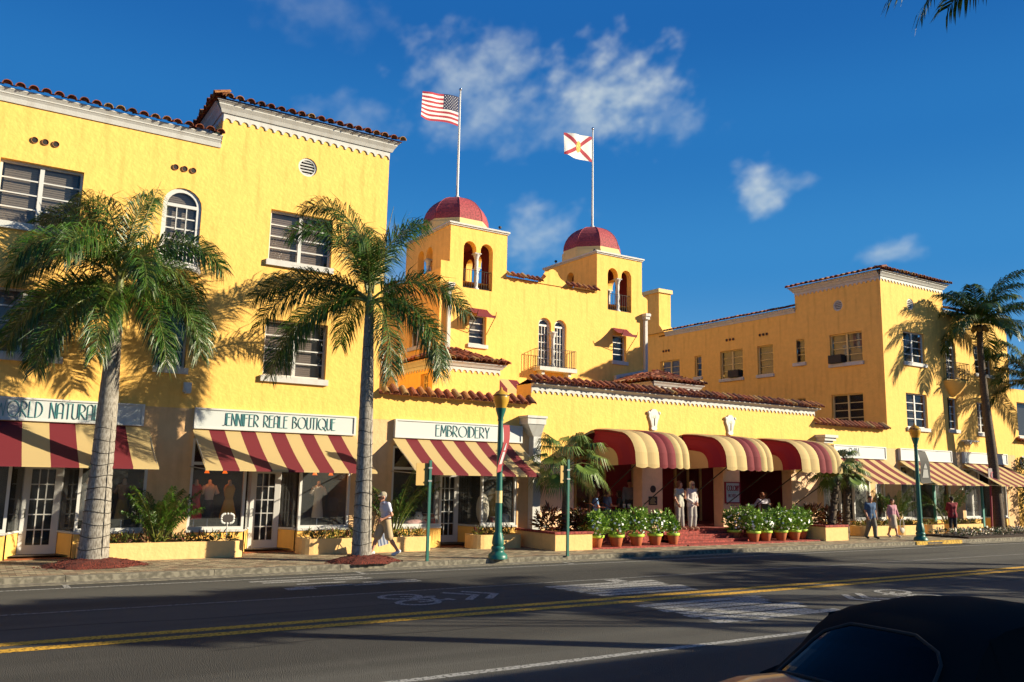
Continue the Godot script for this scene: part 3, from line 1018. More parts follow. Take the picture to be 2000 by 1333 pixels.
# bicycle and chevrons of a shared lane, painted flat
func sharrow(o: Vector3, dir: float) -> void:
	var m := mb()
	var ring := func(cx, cz, r):
		for j in 14:
			var a := TAU * j / 14.0
			var b := TAU * (j + 1) / 14.0
			var p := []
			for q in [[a, r], [b, r], [b, r - 0.11], [a, r - 0.11]]:
				p.append(o + Vector3((cx + cos(q[0]) * q[1] * 1.3) * dir, 0, cz - sin(q[0]) * q[1] * dir))
			m.quad(p[0], p[1], p[2], p[3])
	ring.call(-0.2, -0.38, 0.36)
	ring.call(-0.2, 0.42, 0.36)
	var bar := func(x0, z0, x1, z1, w):
		var a := o + Vector3(x0 * dir, 0.001, z0)
		var b := o + Vector3(x1 * dir, 0.001, z1)
		var s: Vector3 = (b - a).normalized().cross(Vector3.UP) * w
		m.quad(a + s, b + s, b - s, a - s)
	bar.call(-0.2, -0.38, 0.3, -0.1, 0.05); bar.call(0.3, -0.1, 0.25, 0.3, 0.05); bar.call(-0.2, 0.42, 0.5, 0.32, 0.05)
	bar.call(-0.2, 0.05, 0.3, -0.1, 0.05); bar.call(0.25, -0.2, 0.45, -0.15, 0.06); bar.call(0.5, 0.2, 0.55, 0.45, 0.06)
	for k in 2:
		bar.call(0.8 + 0.45 * k, -0.55, 1.3 + 0.45 * k, 0.02, 0.08); bar.call(0.8 + 0.45 * k, 0.55, 1.3 + 0.45 * k, -0.02, 0.08)
	structure("road_marking", m, M["road white"])

# ---------------------------------------------------------------- buildings
const WING_SHOPS := [[0.42, 4.05, 1.3, 2.15], [5.12, 9.68, 6.98, 7.83]]

func slab(b: Node3D, called: String, p: Array, m: String) -> MeshInstance3D:
	var q := mb()
	for k in range(0, p.size(), 4):
		q.quad(p[k], p[k + 1], p[k + 2], p[k + 3])
	return part(b, called, q, M[m])

func left_wing() -> void:
	var b := thing("hotel_wing", "tall yellow stucco hotel wing nearest the camera, with the boutique shops below", "building", Vector3(1.2, PAVE, F))
	var T := front(F)
	var wA := {"x0": -0.02, "x1": 1.86, "y0": 8.38, "y1": 10.0}
	var wA0 := {"x0": -4.6, "x1": -2.7, "y0": 8.38, "y1": 10.0}
	var wB := {"x0": 6.8, "x1": 8.7, "y0": 8.44, "y1": 9.96}
	var wC := {"x0": 6.86, "x1": 8.72, "y0": 5.06, "y1": 6.7}
	var wD := {"x0": -0.05, "x1": 1.74, "y0": 5.1, "y1": 6.74}
	var wE := {"x0": 4.0, "x1": 4.76, "y0": 5.08, "y1": 6.76}
	var arch := {"x0": 3.84, "x1": 4.86, "y0": 7.9, "y1": 10.08, "rise": 0.5}
	var vent := {"x0": 7.52, "x1": 8.1, "y0": 11.16, "y1": 11.74, "rise": 0.29, "low": 0.29}
	var m := mb(T)
	m.wall(-9, 5.25, 4.0, 11.5, [wA, wA0, wD, wE, arch], 0.2)
	m.wall(5.25, 10.45, 4.0, 12.5, [wB, wC, vent], 0.2)
	m.X = right(10.45)
	m.wall(-F, 29, 4.0, 12.5); m.wall(29, 37, 0.13, 11.5)
	m.X = left(5.25)
	m.wall(-29, F, 11.4, 12.5)
	m.X = left(-9); m.wall(-37, F, 0.13, 11.5)
	m.X = rear(-37); m.wall(-10.45, 9, 0.13, 11.5)
	m.X = rear(-29); m.wall(-10.45, -5.25, 11.4, 12.5)
	part(b, "wall", m, M["yellow stucco"])
	var holes := []
	for s in WING_SHOPS:
		holes.append({"x0": s[0], "x1": s[1], "y0": 0.13, "y1": 3.25})
	holes.append({"x0": -4.4, "x1": -1.2, "y0": 0.13, "y1": 3.25})
	m = mb(T)
	m.wall(-9, 10.45, 0.13, 3.998, holes, 0.3)
	m.X = right(10.45); m.wall(-F, 29, 0.13, 3.998)
	part(b, "lower_wall", m, M["peach stucco"])
	for h in [wA, wB, wD, wA0]:
		window(b, T, h, {"blind": 0.02, "bmat": "curtain" if h == wA else "blind"})
	window(b, T, wC, {"blind": 0.02})
	window(b, T, wE, {"cols": 1, "blind": 1.0})
	window(b, T, arch, {"name": "arched_door", "cols": 3, "rows": 5, "mull": 0.012, "frame": 0.12, "blind": 0.3, "bmat": "curtain", "sill": false, "dep": 0.12})
	louvre(b, T, 7.81, 11.45, 0.29)
	pipe_vents(b, T, [0.66, 0.9, 1.14], 10.6)
	pipe_vents(b, T, [4.08, 4.32, 4.55], 10.63)
	# bowed balcony
	m = mb()
	m.lathe([Vector2(0.03, 7.28), Vector2(0.3, 7.36), Vector2(0.5, 7.5), Vector2(0.56, 7.66)], 24, Vector3(4.35, 0, F))
	var bal := part(b, "balcony", m, M["yellow stucco"])
	m = mb()
	m.lathe([Vector2(0.56, 7.66), Vector2(0.6, 7.7), Vector2(0.6, 7.8), Vector2(0.001, 7.8)], 24, Vector3(4.35, 0, F))
	part(bal, "balcony_slab", m, M["white trim"])
	var pts := []
	for k in 9:
		var a := PI * k / 8.0
		pts.append(Vector3(4.35 - cos(a) * 0.56, 7.8, F + sin(a) * 0.56))
	railing(b, pts, 0.62, 0.1, "white frame", 0.012)
	# roofs
	eave(b, T, -9, 5.24, 11.46, [[0.12, 0.06, 0, 0], [0.1, 0.11, 0, 0], [0.11, 0.17, 0, 0]])
	var roof := slab(b, "roof", [Vector3(-9, 11.8, F + 0.15), Vector3(5.25, 11.8, F + 0.15), Vector3(5.25, 13.2, -30), Vector3(-9, 13.2, -30), Vector3(5.25, 11.5, -37), Vector3(-9, 11.5, -37), Vector3(-9, 13.2, -30), Vector3(5.25, 13.2, -30), Vector3(5.25, 11.5, -37), Vector3(5.25, 13.2, -30), Vector3(10.45, 13.2, -30), Vector3(10.45, 11.5, -37)], "roof tile 1")
	tiles(roof, Vector3(-2.4, 11.80, F + 0.27), Vector3(5.16, 11.80, F + 0.27), Vector3(0, 0, 1), 0.3, 1, 1, 0.283)
	scallops(b, T, 5.25, 10.45, 12.28, 12.52, 0.25)
	scallops(b, left(5.25), -29.0, F, 12.28, 12.52, 0.25)
	var st := [[0.1, 0.11, 1, 1], [0.13, 0.18, 1, 1], [0.09, 0.25, 1, 1]]
	eave(b, T, 5.25, 10.45, 12.52, st)
	eave(b, left(5.25), -29.0, F, 12.52, [[0.1, 0.105, 1, 0], [0.13, 0.175, 1, 0], [0.09, 0.245, 1, 0]])
	var peak := Vector3(7.85, 13.75, -26.5)
	var c := [Vector3(4.95, 12.85, F + 0.3), Vector3(10.75, 12.85, F + 0.3), Vector3(10.75, 12.85, -29.3), Vector3(4.95, 12.85, -29.3)]
	m = mb()
	for k in 4:
		m.tri(c[k], c[(k + 1) % 4], peak)
	var tr := part(b, "tower_roof", m, M["roof tile 1"])
	tiles(tr, Vector3(5.0, 12.87, F + 0.36), Vector3(10.72, 12.87, F + 0.36), Vector3(0, 0, 1), 0.3, 1, 1)
	tiles(tr, Vector3(4.9, 12.87, -29.2), Vector3(4.9, 12.87, F + 0.3), Vector3(-1, 0, 0), 0.3, 1, 1)
	m = mb()
	m.box(Vector3(4.84, 4.56, F + 0.07), Vector3(0.2, 0.26, 0.14)); m.box(Vector3(4.84, 4.44, F + 0.12), Vector3(0.12, 0.1, 0.24))
	part(b, "wall_light", m, M["white frame"])
	# shops
	shopfront(b, 0.42, 4.05, [["door", 1.3, 2.15], ["display", 2.45, 4.05], ["display", 0.42, 0.98]])
	shopfront(b, 5.12, 9.68, [["display", 5.12, 6.62], ["door", 6.98, 7.83], ["display", 8.15, 9.68]])
	shopfront(b, -4.4, -1.2, [["display", -4.4, -1.2]])
	var s := shop_sign(-1.2, 3.8, "white shop sign reading WORLD NATURAL, partly behind the nearest palm trunk")
	lettering(s, front(F + 0.12), "WORLD NATURAL", 0.5, 3.56, 0.38, 2.3, "sign teal")
	s = shop_sign(5.1, 9.68, "white shop sign with thin teal letters ending in BOUTIQUE")
	lettering(s, front(F + 0.12), "JENNIFER REALE BOUTIQUE", 5.85, 3.59, 0.33, 3.25, "sign teal")
	awning(-1.25, 3.98, 9, false, "red and cream striped shop awning behind the nearest palm trunk")
	awning(5.07, 9.7, 11, false, "red and cream striped awning under the BOUTIQUE sign")

func embroidery_shop() -> void:
	var b := thing("shop_building", "low yellow shop with roof tile coping, left of the arched restaurant front", "building", Vector3(13.2, PAVE, F))
	var m := mb(front(F))
	m.wall(10.45, 16.05, 4.0, 4.78)
	m.X = rear(-28); m.wall(-16.05, -10.45, 0.13, 4.6)
	m.X = Transform3D.IDENTITY
	m.quad(Vector3(10.45, 4.6, F), Vector3(16.05, 4.6, F), Vector3(16.05, 4.6, -28), Vector3(10.45, 4.6, -28))
	part(b, "wall", m, M["yellow stucco"])
	m = mb(front(F))
	m.wall(10.45, 16.05, 0.13, 3.998, [{"x0": 11.0, "x1": 15.55, "y0": 0.13, "y1": 3.25}], 0.3)
	part(b, "lower_wall", m, M["peach stucco"])
	var roof := slab(b, "roof", [Vector3(10.45, 4.78, F + 0.02), Vector3(16.05, 4.78, F + 0.02), Vector3(16.05, 4.95, F - 0.5), Vector3(10.45, 4.95, F - 0.5)], "roof tile 1")
	tiles(roof, Vector3(10.6, 4.76, F + 0.22), Vector3(16.0, 4.76, F + 0.22), Vector3(0, 0, 1), 0.62, 1, 1, 0.305)
	shopfront(b, 11.0, 15.55, [["display", 11.0, 12.75], ["door", 13.06, 13.92], ["display", 14.2, 15.55]], "white frame", 1.1)
	m = mb()
	m.mm(16.0, 16.3, 0.13, 3.7, F, F + 0.28)
	m.quad(Vector3(15.62, 4.1, F + 0.5), Vector3(16.3, 4.1, F + 0.5), Vector3(16.3, 3.7, F + 0.282), Vector3(15.98, 3.7, F + 0.282))
	m.quad(Vector3(15.62, 4.1, F), Vector3(15.62, 4.1, F + 0.5), Vector3(15.98, 3.7, F + 0.282), Vector3(15.98, 3.7, F))
	m.quad(Vector3(16.3, 4.1, F + 0.5), Vector3(16.3, 4.1, F), Vector3(16.3, 3.7, F), Vector3(16.3, 3.7, F + 0.282))
	m.mm(15.6, 16.34, 4.1, 4.3, F, F + 0.52); m.mm(15.57, 16.37, 4.303, 4.38, F, F + 0.56)
	part(b, "rain_head_and_pipe", m, M["white trim"])
	var s := shop_sign(11.0, 15.62, "white shop sign reading EMBROIDERY, behind the green lamp post")
	lettering(s, front(F + 0.12), "EMBROIDERY", 12.4, 3.57, 0.35, 2.0, "sign teal")
	awning(10.94, 15.55, 11, false, "red and cream striped awning under the EMBROIDERY sign")

func pavilion() -> void:
	var b := thing("restaurant_pavilion", "low yellow restaurant front with three arched openings and a tiled eave", "building", Vector3(23.4, PAVE, F))
	var T := front(F)
	var X0 := 16.05
	var X1 := 30.87
	var low := []
	var high := []
	for a in [[17.9, 21.02], [22.02, 25.2], [26.15, 29.25]]:
		low.append({"x0": a[0], "x1": a[1], "y0": 0.58, "y1": 2.9, "nohead": true})
		high.append({"x0": a[0], "x1": a[1], "y0": 2.9, "y1": 4.06, "rise": 0.85, "nosill": true})
	var m := mb(T)
	m.wall(X0, X1, 2.9, 5.3, high, 0.5)
	m.X = left(X0); m.wall(-24.9, F, 2.9, 5.52); m.wall(-29, -24.9, 2.9, 4.85)
	m.X = right(X1); m.wall(-F, 24.9, 2.9, 5.3); m.wall(24.9, 29, 2.9, 4.85)
	m.X = rear(-29); m.wall(-X1, -X0, 0.13, 4.85)
	m.X = rear(-24.9); m.wall(-X1, -X0, 4.8, 5.55)
	part(b, "wall", m, M["yellow stucco"])
	m = mb(T)
	m.wall(X0, X1, 0.13, 2.897, low, 0.5)
	m.X = left(X0); m.wall(-29, F, 0.13, 2.897)
	m.X = right(X1); m.wall(-F, 29, 0.13, 2.897)
	part(b, "pier", m, M["pier stucco"])
	slab(b, "floor", [Vector3(X0, 0.58, F), Vector3(X1, 0.58, F), Vector3(X1, 0.58, -28.9), Vector3(X0, 0.58, -28.9)], "red step")
	slab(b, "ceiling", [Vector3(X0, 4.3, -28.9), Vector3(X1, 4.3, -28.9), Vector3(X1, 4.3, F - 0.5), Vector3(X0, 4.3, F - 0.5)], "white trim")
	slab(b, "rear_wall", [Vector3(X0, 0.58, -27.6), Vector3(X1, 0.58, -27.6), Vector3(X1, 4.3, -27.6), Vector3(X0, 4.3, -27.6), Vector3(X0 + 0.02, 0.58, F - 0.5), Vector3(X0 + 0.02, 0.58, -27.6), Vector3(X0 + 0.02, 4.3, -27.6), Vector3(X0 + 0.02, 4.3, F - 0.5), Vector3(X1 - 0.02, 0.58, -27.6), Vector3(X1 - 0.02, 0.58, F - 0.5), Vector3(X1 - 0.02, 4.3, F - 0.5), Vector3(X1 - 0.02, 4.3, -27.6)], "tower room")
	for x in [18.2, 20.6, 23.6, 26.0, 28.4]:
		var d := mb()
		for i in 3:
			d.mm(x + i * 0.75 - 0.05, x + i * 0.75 + 0.05, 0.6, 3.1, -27.58, -27.5)
		d.mm(x - 0.05, x + 1.55, 3.1, 3.22, -27.58, -27.49)
		var dd := part(b, "french_door", d, M["pale trim"])
		for i in 2:
			pane(dd, front(-27.55), x + i * 0.75 + 0.05, x + i * 0.75 + 0.7, 0.7, 3.1, 0.0)
	scallops(b, T, X0, X1, 5.2, 5.42, 0.225)
	eave(b, T, X0, X1, 5.42, [[0.05, 0.11, 0, 1], [0.06, 0.2, 1, 1]])
	var roof := slab(b, "roof", [Vector3(X0 - 0.05, 5.53, F + 0.2), Vector3(X1 + 0.2, 5.53, F + 0.2), Vector3(X1 - 0.05, 5.68, F - 0.25), Vector3(X0, 5.68, F - 0.25), Vector3(X0, 5.68, F - 0.25), Vector3(X1, 5.68, F - 0.25), Vector3(X1, 5.5, -25.0), Vector3(X0, 5.5, -25.0), Vector3(X0, 4.85, -24.9), Vector3(X1, 4.85, -24.9), Vector3(X1, 4.85, -29.0), Vector3(X0, 4.85, -29.0)], "roof tile 1")
	tiles(roof, Vector3(X0 + 0.02, 5.55, F + 0.32), Vector3(X1 + 0.15, 5.55, F + 0.32), Vector3(0, 0, 1), 0.5, 1, 1, 0.295)
	# plaques, sign board and cartouches
	m = mb(T)
	m.X = T * Transform3D(Basis(Vector3.RIGHT, PI / 2), Vector3(21.54, 2.0, 0))
	m.lathe([Vector2(0.13, 0.0), Vector2(0.13, 0.03), Vector2(0.11, 0.04), Vector2(0.001, 0.035)], 20, Vector3.ZERO)
	part(b, "round_plaque", m, M["dark frame"])
	m = mb()
	m.mm(21.33, 21.73, 1.42, 1.73, F, F + 0.03)
	var pl := part(b, "bronze_plaque", m, M["dark frame"])
	m = mb()
	for k in 6:
		m.mm(21.38, 21.66 - 0.03 * (k % 3), 1.465 + 0.04 * k, 1.478 + 0.04 * k, F + 0.03, F + 0.036)
	part(pl, "raised_lettering", m, M["pale trim"])
	var cs := thing("menu_sign", "white framed board reading COLONY on the right pier of the restaurant steps", "sign", Vector3(25.68, 1.48, F))
	m = mb()
	m.mm(25.3, 26.06, 1.51, 2.29, F + 0.01, F + 0.05)
	part(cs, "board", m, M["sign board"])
	m = mb()
	m.mm(25.26, 26.1, 2.27, 2.32, F + 0.01, F + 0.07); m.mm(25.26, 26.1, 1.48, 1.53, F + 0.01, F + 0.07)
	m.mm(25.26, 25.31, 1.53, 2.27, F + 0.01, F + 0.07); m.mm(26.05, 26.1, 1.53, 2.27, F + 0.01, F + 0.07)
	part(cs, "border", m, M["sign red"])
	lettering(cs, front(F + 0.05), "COLONY", 25.37, 1.98, 0.19, 0.66, "sign red", 0.11)
	m = mb()
	m.mm(25.36, 26.0, 1.915, 1.93, F + 0.05, F + 0.06)
	part(cs, "rule", m, M["sign teal"])
	lettering(cs, front(F + 0.05), "HOTEL", 25.42, 1.72, 0.13, 0.5, "sign red", 0.06)
	for x in [21.58, 25.63]:
		m = mb(T, Color(0.6, 0.6, 0.57))
		var prof := [[4.17, 0.09], [4.24, 0.15], [4.3, 0.12], [4.5, 0.17], [4.68, 0.25], [4.78, 0.24], [4.88, 0.17], [4.96, 0.08]]
		for k in prof.size() - 1:
			var p: Array = prof[k]
			var q: Array = prof[k + 1]
			m.quad(Vector3(x - p[1], p[0], 0.07), Vector3(x + p[1], p[0], 0.07), Vector3(x + q[1], q[0], 0.07), Vector3(x - q[1], q[0], 0.07))
			m.quad(Vector3(x - p[1], p[0], 0), Vector3(x - p[1], p[0], 0.07), Vector3(x - q[1], q[0], 0.07), Vector3(x - q[1], q[0], 0))
			m.quad(Vector3(x + p[1], p[0], 0.07), Vector3(x + p[1], p[0], 0), Vector3(x + q[1], q[0], 0), Vector3(x + q[1], q[0], 0.07))
		m.X = T * Transform3D(Basis.IDENTITY, Vector3(0, 0, 0))
		m.ball(Vector3(x - 0.26, 4.82, 0.05), Vector3(0.06, 0.07, 0.05), 4); m.ball(Vector3(x + 0.26, 4.82, 0.05), Vector3(0.06, 0.07, 0.05), 4)
		var ct := part(b, "cartouche", m, M["plain"])
		m = mb(T, Color(0.62, 0.63, 0.58))
		m.quad(Vector3(x - 0.09, 4.3, 0.075), Vector3(x + 0.09, 4.3, 0.075), Vector3(x + 0.17, 4.8, 0.075), Vector3(x - 0.17, 4.8, 0.075))
		part(ct, "panel", m, M["plain"])
		m = mb(T, Color(0.2, 0.14, 0.05))
		m.tube([Vector3(x, 4.34, 0.085), Vector3(x + 0.01, 4.62, 0.085)], [0.014, 0.01], 5)
		m.col = Color(0.22, 0.3, 0.05)
		for k in 7:
			var a := 0.1 + k * 0.49
			m.tri(Vector3(x, 4.61, 0.09), Vector3(x + cos(a) * 0.13, 4.64 + sin(a) * 0.11, 0.085), Vector3(x + cos(a) * 0.08, 4.61 + sin(a) * 0.12, 0.085))
		part(ct, "palm_emblem", m, M["plain"])
	# steps up to the middle arch
	var st := thing("entrance_steps", "red painted steps leading up to the middle restaurant arch", "steps", Vector3(23.4, PAVE, -23.0))
	var k := 0
	for y in [0.28, 0.43, 0.58]:
		m = mb()
		m.mm(21.1, 26.0, 0.13, y, F + 0.004, -22.35 - 0.3 * k)
		m.mm(21.08, 26.02, y - 0.03, y + 0.003, F + 0.005, -22.33 - 0.3 * k)
		part(st, "step", m, M["red step"])
		k += 1
	var rl := thing("stair_railing", "black iron stair railing beside the COLONY board", "railing", Vector3(25.4, 0.3, -23.2))
	railing(rl, [Vector3(25.35, 0.58, -23.75), Vector3(25.35, 0.58, -23.0), Vector3(25.35, 0.2, -22.3)], 0.85, 0.14)
	var names := ["left", "middle", "right"]
	for i in 3:
		barrel_awning([18.72, 22.98, 27.05][i], "curved red and cream canopy over the %s restaurant arch" % names[i])

# a quarter-barrel canopy: bands of canvas over a curved profile, open at the left end
func barrel_awning(x0: float, label: String) -> void:
	var o := thing("curved_awning", label, "awning", Vector3(x0, 2.7, F), "curved canopies over the restaurant arches")
	var prof := []
	for k in 6:
		prof.append(Vector2(0.06 + 0.27 * k, 4.07 - 0.012 * k * k * 0.4))
	var z0: float = prof[-1].x
	for k in range(1, 9):
		var a := PI / 2 - PI / 2 * k / 8.0
		prof.append(Vector2(z0 + cos(a) * 0.9, 3.07 + sin(a) * 0.88))
	prof.append(Vector2(z0 + 0.92, 2.85))
	var band := [[0.0, 0.52, "cream canvas"], [0.52, 1.04, "cream canvas"], [1.04, 1.42, "red canvas"], [1.42, 1.8, "red canvas"], [1.8, 2.12, "cream canvas"], [2.12, 2.44, "cream canvas"]]
	var ms := [mb(), mb(), mb()]
	for i in band.size():
		var s: Array = band[i]
		var m: MB = ms[i / 2]
		var U := 6
		for j in U:
			var u := [float(j) / U, float(j + 1) / U]
			var prev := []
			for k in prof.size() + 1:
				var row := []
				for t in u:
					var bulge := sin(PI * t) * 0.045
					var p: Vector2 = prof[mini(k, prof.size() - 1)]
					var d: Vector2 = (prof[mini(k + 1, prof.size() - 1)] - prof[maxi(mini(k, prof.size() - 1) - 1, 0)]).normalized()
					var q := p + Vector2(-d.y, d.x) * bulge
					if k == prof.size():
						q = Vector2(p.x + bulge * 0.6, 2.77 - sin(PI * t) * 0.05)
					row.append(Vector3(x0 + lerpf(s[0], s[1], t), q.y, F + q.x))
				if k > 0:
					m.quad(prev[0], row[0], row[1], prev[1])
				prev = row
	part(o, "band", ms[0], M["cream canvas"]); part(o, "band", ms[1], M["red canvas"]); part(o, "band", ms[2], M["cream canvas"])
	# gathered end panels: a maroon outer hoop round a cream quarter
	for x in [x0 + 0.015, x0 + 2.425]:
		var hoop := mb()
		var quarter := mb()
		var puff := func(q: Vector2, t: float): return Vector3(x - signf(x - x0 - 1.0) * 0.0 + (0.035 * sin(t * TAU) * (1.0 if x > x0 + 1.0 else -1.0)), q.y, F + q.x)
		var ins := func(q: Vector2): return Vector2(q.x * 0.6, 2.77 + (q.y - 2.77) * 0.55)
		for k in prof.size() - 1:
			var rows := 6
			for r in rows:
				var t0 := float(r) / rows
				var t1 := float(r + 1) / rows
				var pa: Vector2 = prof[k]
				var pb: Vector2 = prof[k + 1]
				hoop.quad(puff.call(ins.call(pa).lerp(pa, t0), t0), puff.call(ins.call(pb).lerp(pb, t0), t0), puff.call(ins.call(pb).lerp(pb, t1), t1), puff.call(ins.call(pa).lerp(pa, t1), t1))
			quarter.tri(Vector3(x, 2.75, F + 0.03), puff.call(ins.call(prof[k + 1]), 0.0), puff.call(ins.call(prof[k]), 0.0))
		part(o, "end_panel", hoop, M["maroon canvas"])
		part(o, "end_panel", quarter, M["cream canvas"])
	var f := mb()
	for x in [x0 + 0.04, x0 + 1.3, x0 + 2.4]:
		var pts := []
		var rad := []
		for p in prof:
			pts.append(Vector3(x, p.y - 0.045, F + p.x - 0.03)); rad.append(0.016)
		f.tube(pts, rad, 5)
	part(o, "hoop", f, M["iron"])
	for x in [x0 + 0.04, x0 + 2.4]:
		f = mb()
		f.tube([Vector3(x, 2.84, F + z0 + 0.88), Vector3(x, 1.45, F + 0.01)], [0.02, 0.02], 6)
		part(o, "support_arm", f, M["iron"])

# a bell tower of the middle block: red inside, paired arches, dome
func bell_tower(b: Node3D, x0: float, x1: float, front_low: float, side_arches: bool) -> void:
	var z0 := -36.5
	var z1 := -32.0
	var y0 := 10.56
	var pair := func(a0, a1, c0, c1):
		return [{"x0": a0, "x1": c1, "y0": y0, "y1": 12.2, "nohead": true}, {"x0": a0, "x1": a1, "y0": 12.2, "y1": 12.7, "rise": (a1 - a0) * 0.55, "nosill": true}, {"x0": c0, "x1": c1, "y0": 12.2, "y1": 12.7, "rise": (c1 - c0) * 0.55, "nosill": true}]
	var fx: Array = [x0 + 0.68, x0 + 1.33, x0 + 1.55, x0 + 2.2]
	var sides := [[front(z1), x0, x1, fx, front_low], [left(x0), z0, z1, [-35.2, -34.55, -34.33, -33.68], 11.0], [right(x1), -z1, -z0, [33.7, 34.35, 34.57, 35.2], 11.0], [rear(z0), -x1, -x0, [-(x0 + 2.2), -(x0 + 1.55), -(x0 + 1.33), -(x0 + 0.68)], 9.5]]
	if not side_arches:
		sides[1][3] = []
	for k in 4:
		var s: Array = sides[k]
		var hs: Array = pair.call(s[3][0], s[3][1], s[3][2], s[3][3]) if s[3] else [{"x0": -34.5, "x1": -33.9, "y0": 11.5, "y1": 12.75, "rise": 0.3}, {"x0": -35.9, "x1": -35.3, "y0": 11.5, "y1": 12.75, "rise": 0.3}]
		var m := mb(s[0])
		var lowest: float = s[4] if k == 0 else 10.3
		m.wall(s[1], s[2], lowest, 13.3, hs, 0.34)
		var w := part(b, "tower_wall", m, M["yellow stucco"])
		var inn := mb(s[0] * Transform3D(Basis.IDENTITY, Vector3(0, 0, -0.34)))
		inn.wall(s[1] + 0.34, s[2] - 0.34, 10.5, 13.1, hs, 0.0)
		part(w, "inner_face", inn, M["tower room"])
		if s[3]:
			column(b, s[0] * Vector3((s[3][1] + s[3][2]) / 2, y0, -0.17))
			var pts := []
			for x in [s[3][0], s[3][3]]:
				pts.append(s[0] * Vector3(x, y0, -0.1))
			railing(b, pts, 0.86, 0.12)
	slab(b, "tower_floor", [Vector3(x0 + 0.3, 10.5, z1 - 0.3), Vector3(x1 - 0.3, 10.5, z1 - 0.3), Vector3(x1 - 0.3, 10.5, z0 + 0.3), Vector3(x0 + 0.3, 10.5, z0 + 0.3)], "tower room")
	slab(b, "tower_ceiling", [Vector3(x0, 13.1, z0), Vector3(x1, 13.1, z0), Vector3(x1, 13.1, z1), Vector3(x0, 13.1, z1)], "tower room")
	var e := mb()
	e.mm(x0 - 0.05, x1 + 0.05, 13.3, 13.36, z0 - 0.05, z1 + 0.05); e.mm(x0 - 0.1, x1 + 0.1, 13.363, 13.44, z0 - 0.1, z1 + 0.1)
	part(b, "tower_cornice", e, M["white trim"])
	var c := Vector3((x0 + x1) / 2, 0, (z0 + z1) / 2)
	var R := 1.62
	e = mb(Transform3D(Basis(Vector3.UP, PI / 8), c))
	var ring := func(r, y): 
		var o := []
		for k in 9:
			o.append(Vector3(cos(TAU * k / 8) * r, y, -sin(TAU * k / 8) * r))
		return o
	var lev := [ring.call(R, 13.44), ring.call(R, 13.85), ring.call(R - 0.07, 13.852), ring.call(R - 0.07, 14.0)]
	for j in 3:
		for k in 8:
			e.quad(lev[j][k], lev[j][k + 1], lev[j + 1][k + 1], lev[j + 1][k])
	part(b, "dome_drum", e, M["pale trim"])
	e = mb(Transform3D(Basis(Vector3.UP, PI / 8), c))
	var rows := []
	for j in 9:
		var a := PI / 2 * j / 8.0
		rows.append(ring.call(maxf((R - 0.07) * cos(a), 0.01), 14.0 + 1.38 * sin(a)))
	for j in 8:
		for k in 8:
			e.quad(rows[j][k], rows[j][k + 1], rows[j + 1][k + 1], rows[j + 1][k])
	var dome := part(b, "dome", e, M["dome red"])
	for k in 8:
		e = mb(Transform3D(Basis(Vector3.UP, PI / 8), c))
		var pts := []
		var rad := []
		for j in 8:
			pts.append(rows[j][k] * Vector3(1.0, 1, 1.0)); rad.append(0.016)
		e.tube(pts, rad, 5)
		part(dome, "rib", e, M["dome red"])

# a twisted column with a capital
func column(b: Node3D, at: Vector3) -> void:
	var m := mb(Transform3D.IDENTITY)
	var N := 26
	var base := -1
	for k in N + 1:
		var y := 0.12 + 1.3 * k / N
		var s := m.v.size()
		for j in 17:
			var t := TAU * j / 16.0
			var r := 0.085 + 0.016 * sin(3.0 * t + y * 13.0)
			m.vert(at + Vector3(cos(t) * r, y, -sin(t) * r), Vector3(cos(t), 0, -sin(t)))
		if base >= 0:
			for j in 16:
				m.face(base + j, base + j + 1, s + j + 1); m.face(base + j, s + j + 1, s + j)
		base = s
	m.lathe([Vector2(0.15, 0.0), Vector2(0.15, 0.06), Vector2(0.11, 0.08), Vector2(0.1, 0.13)], 14, at)
	m.lathe([Vector2(0.09, 1.4), Vector2(0.12, 1.43), Vector2(0.1, 1.46), Vector2(0.16, 1.6), Vector2(0.18, 1.64), Vector2(0.001, 1.64)], 14, at)
	m.box(at + Vector3(0, 1.645, 0), Vector3(0.32, 0.05, 0.34))
	part(b, "twisted_column", m, M["white trim"])

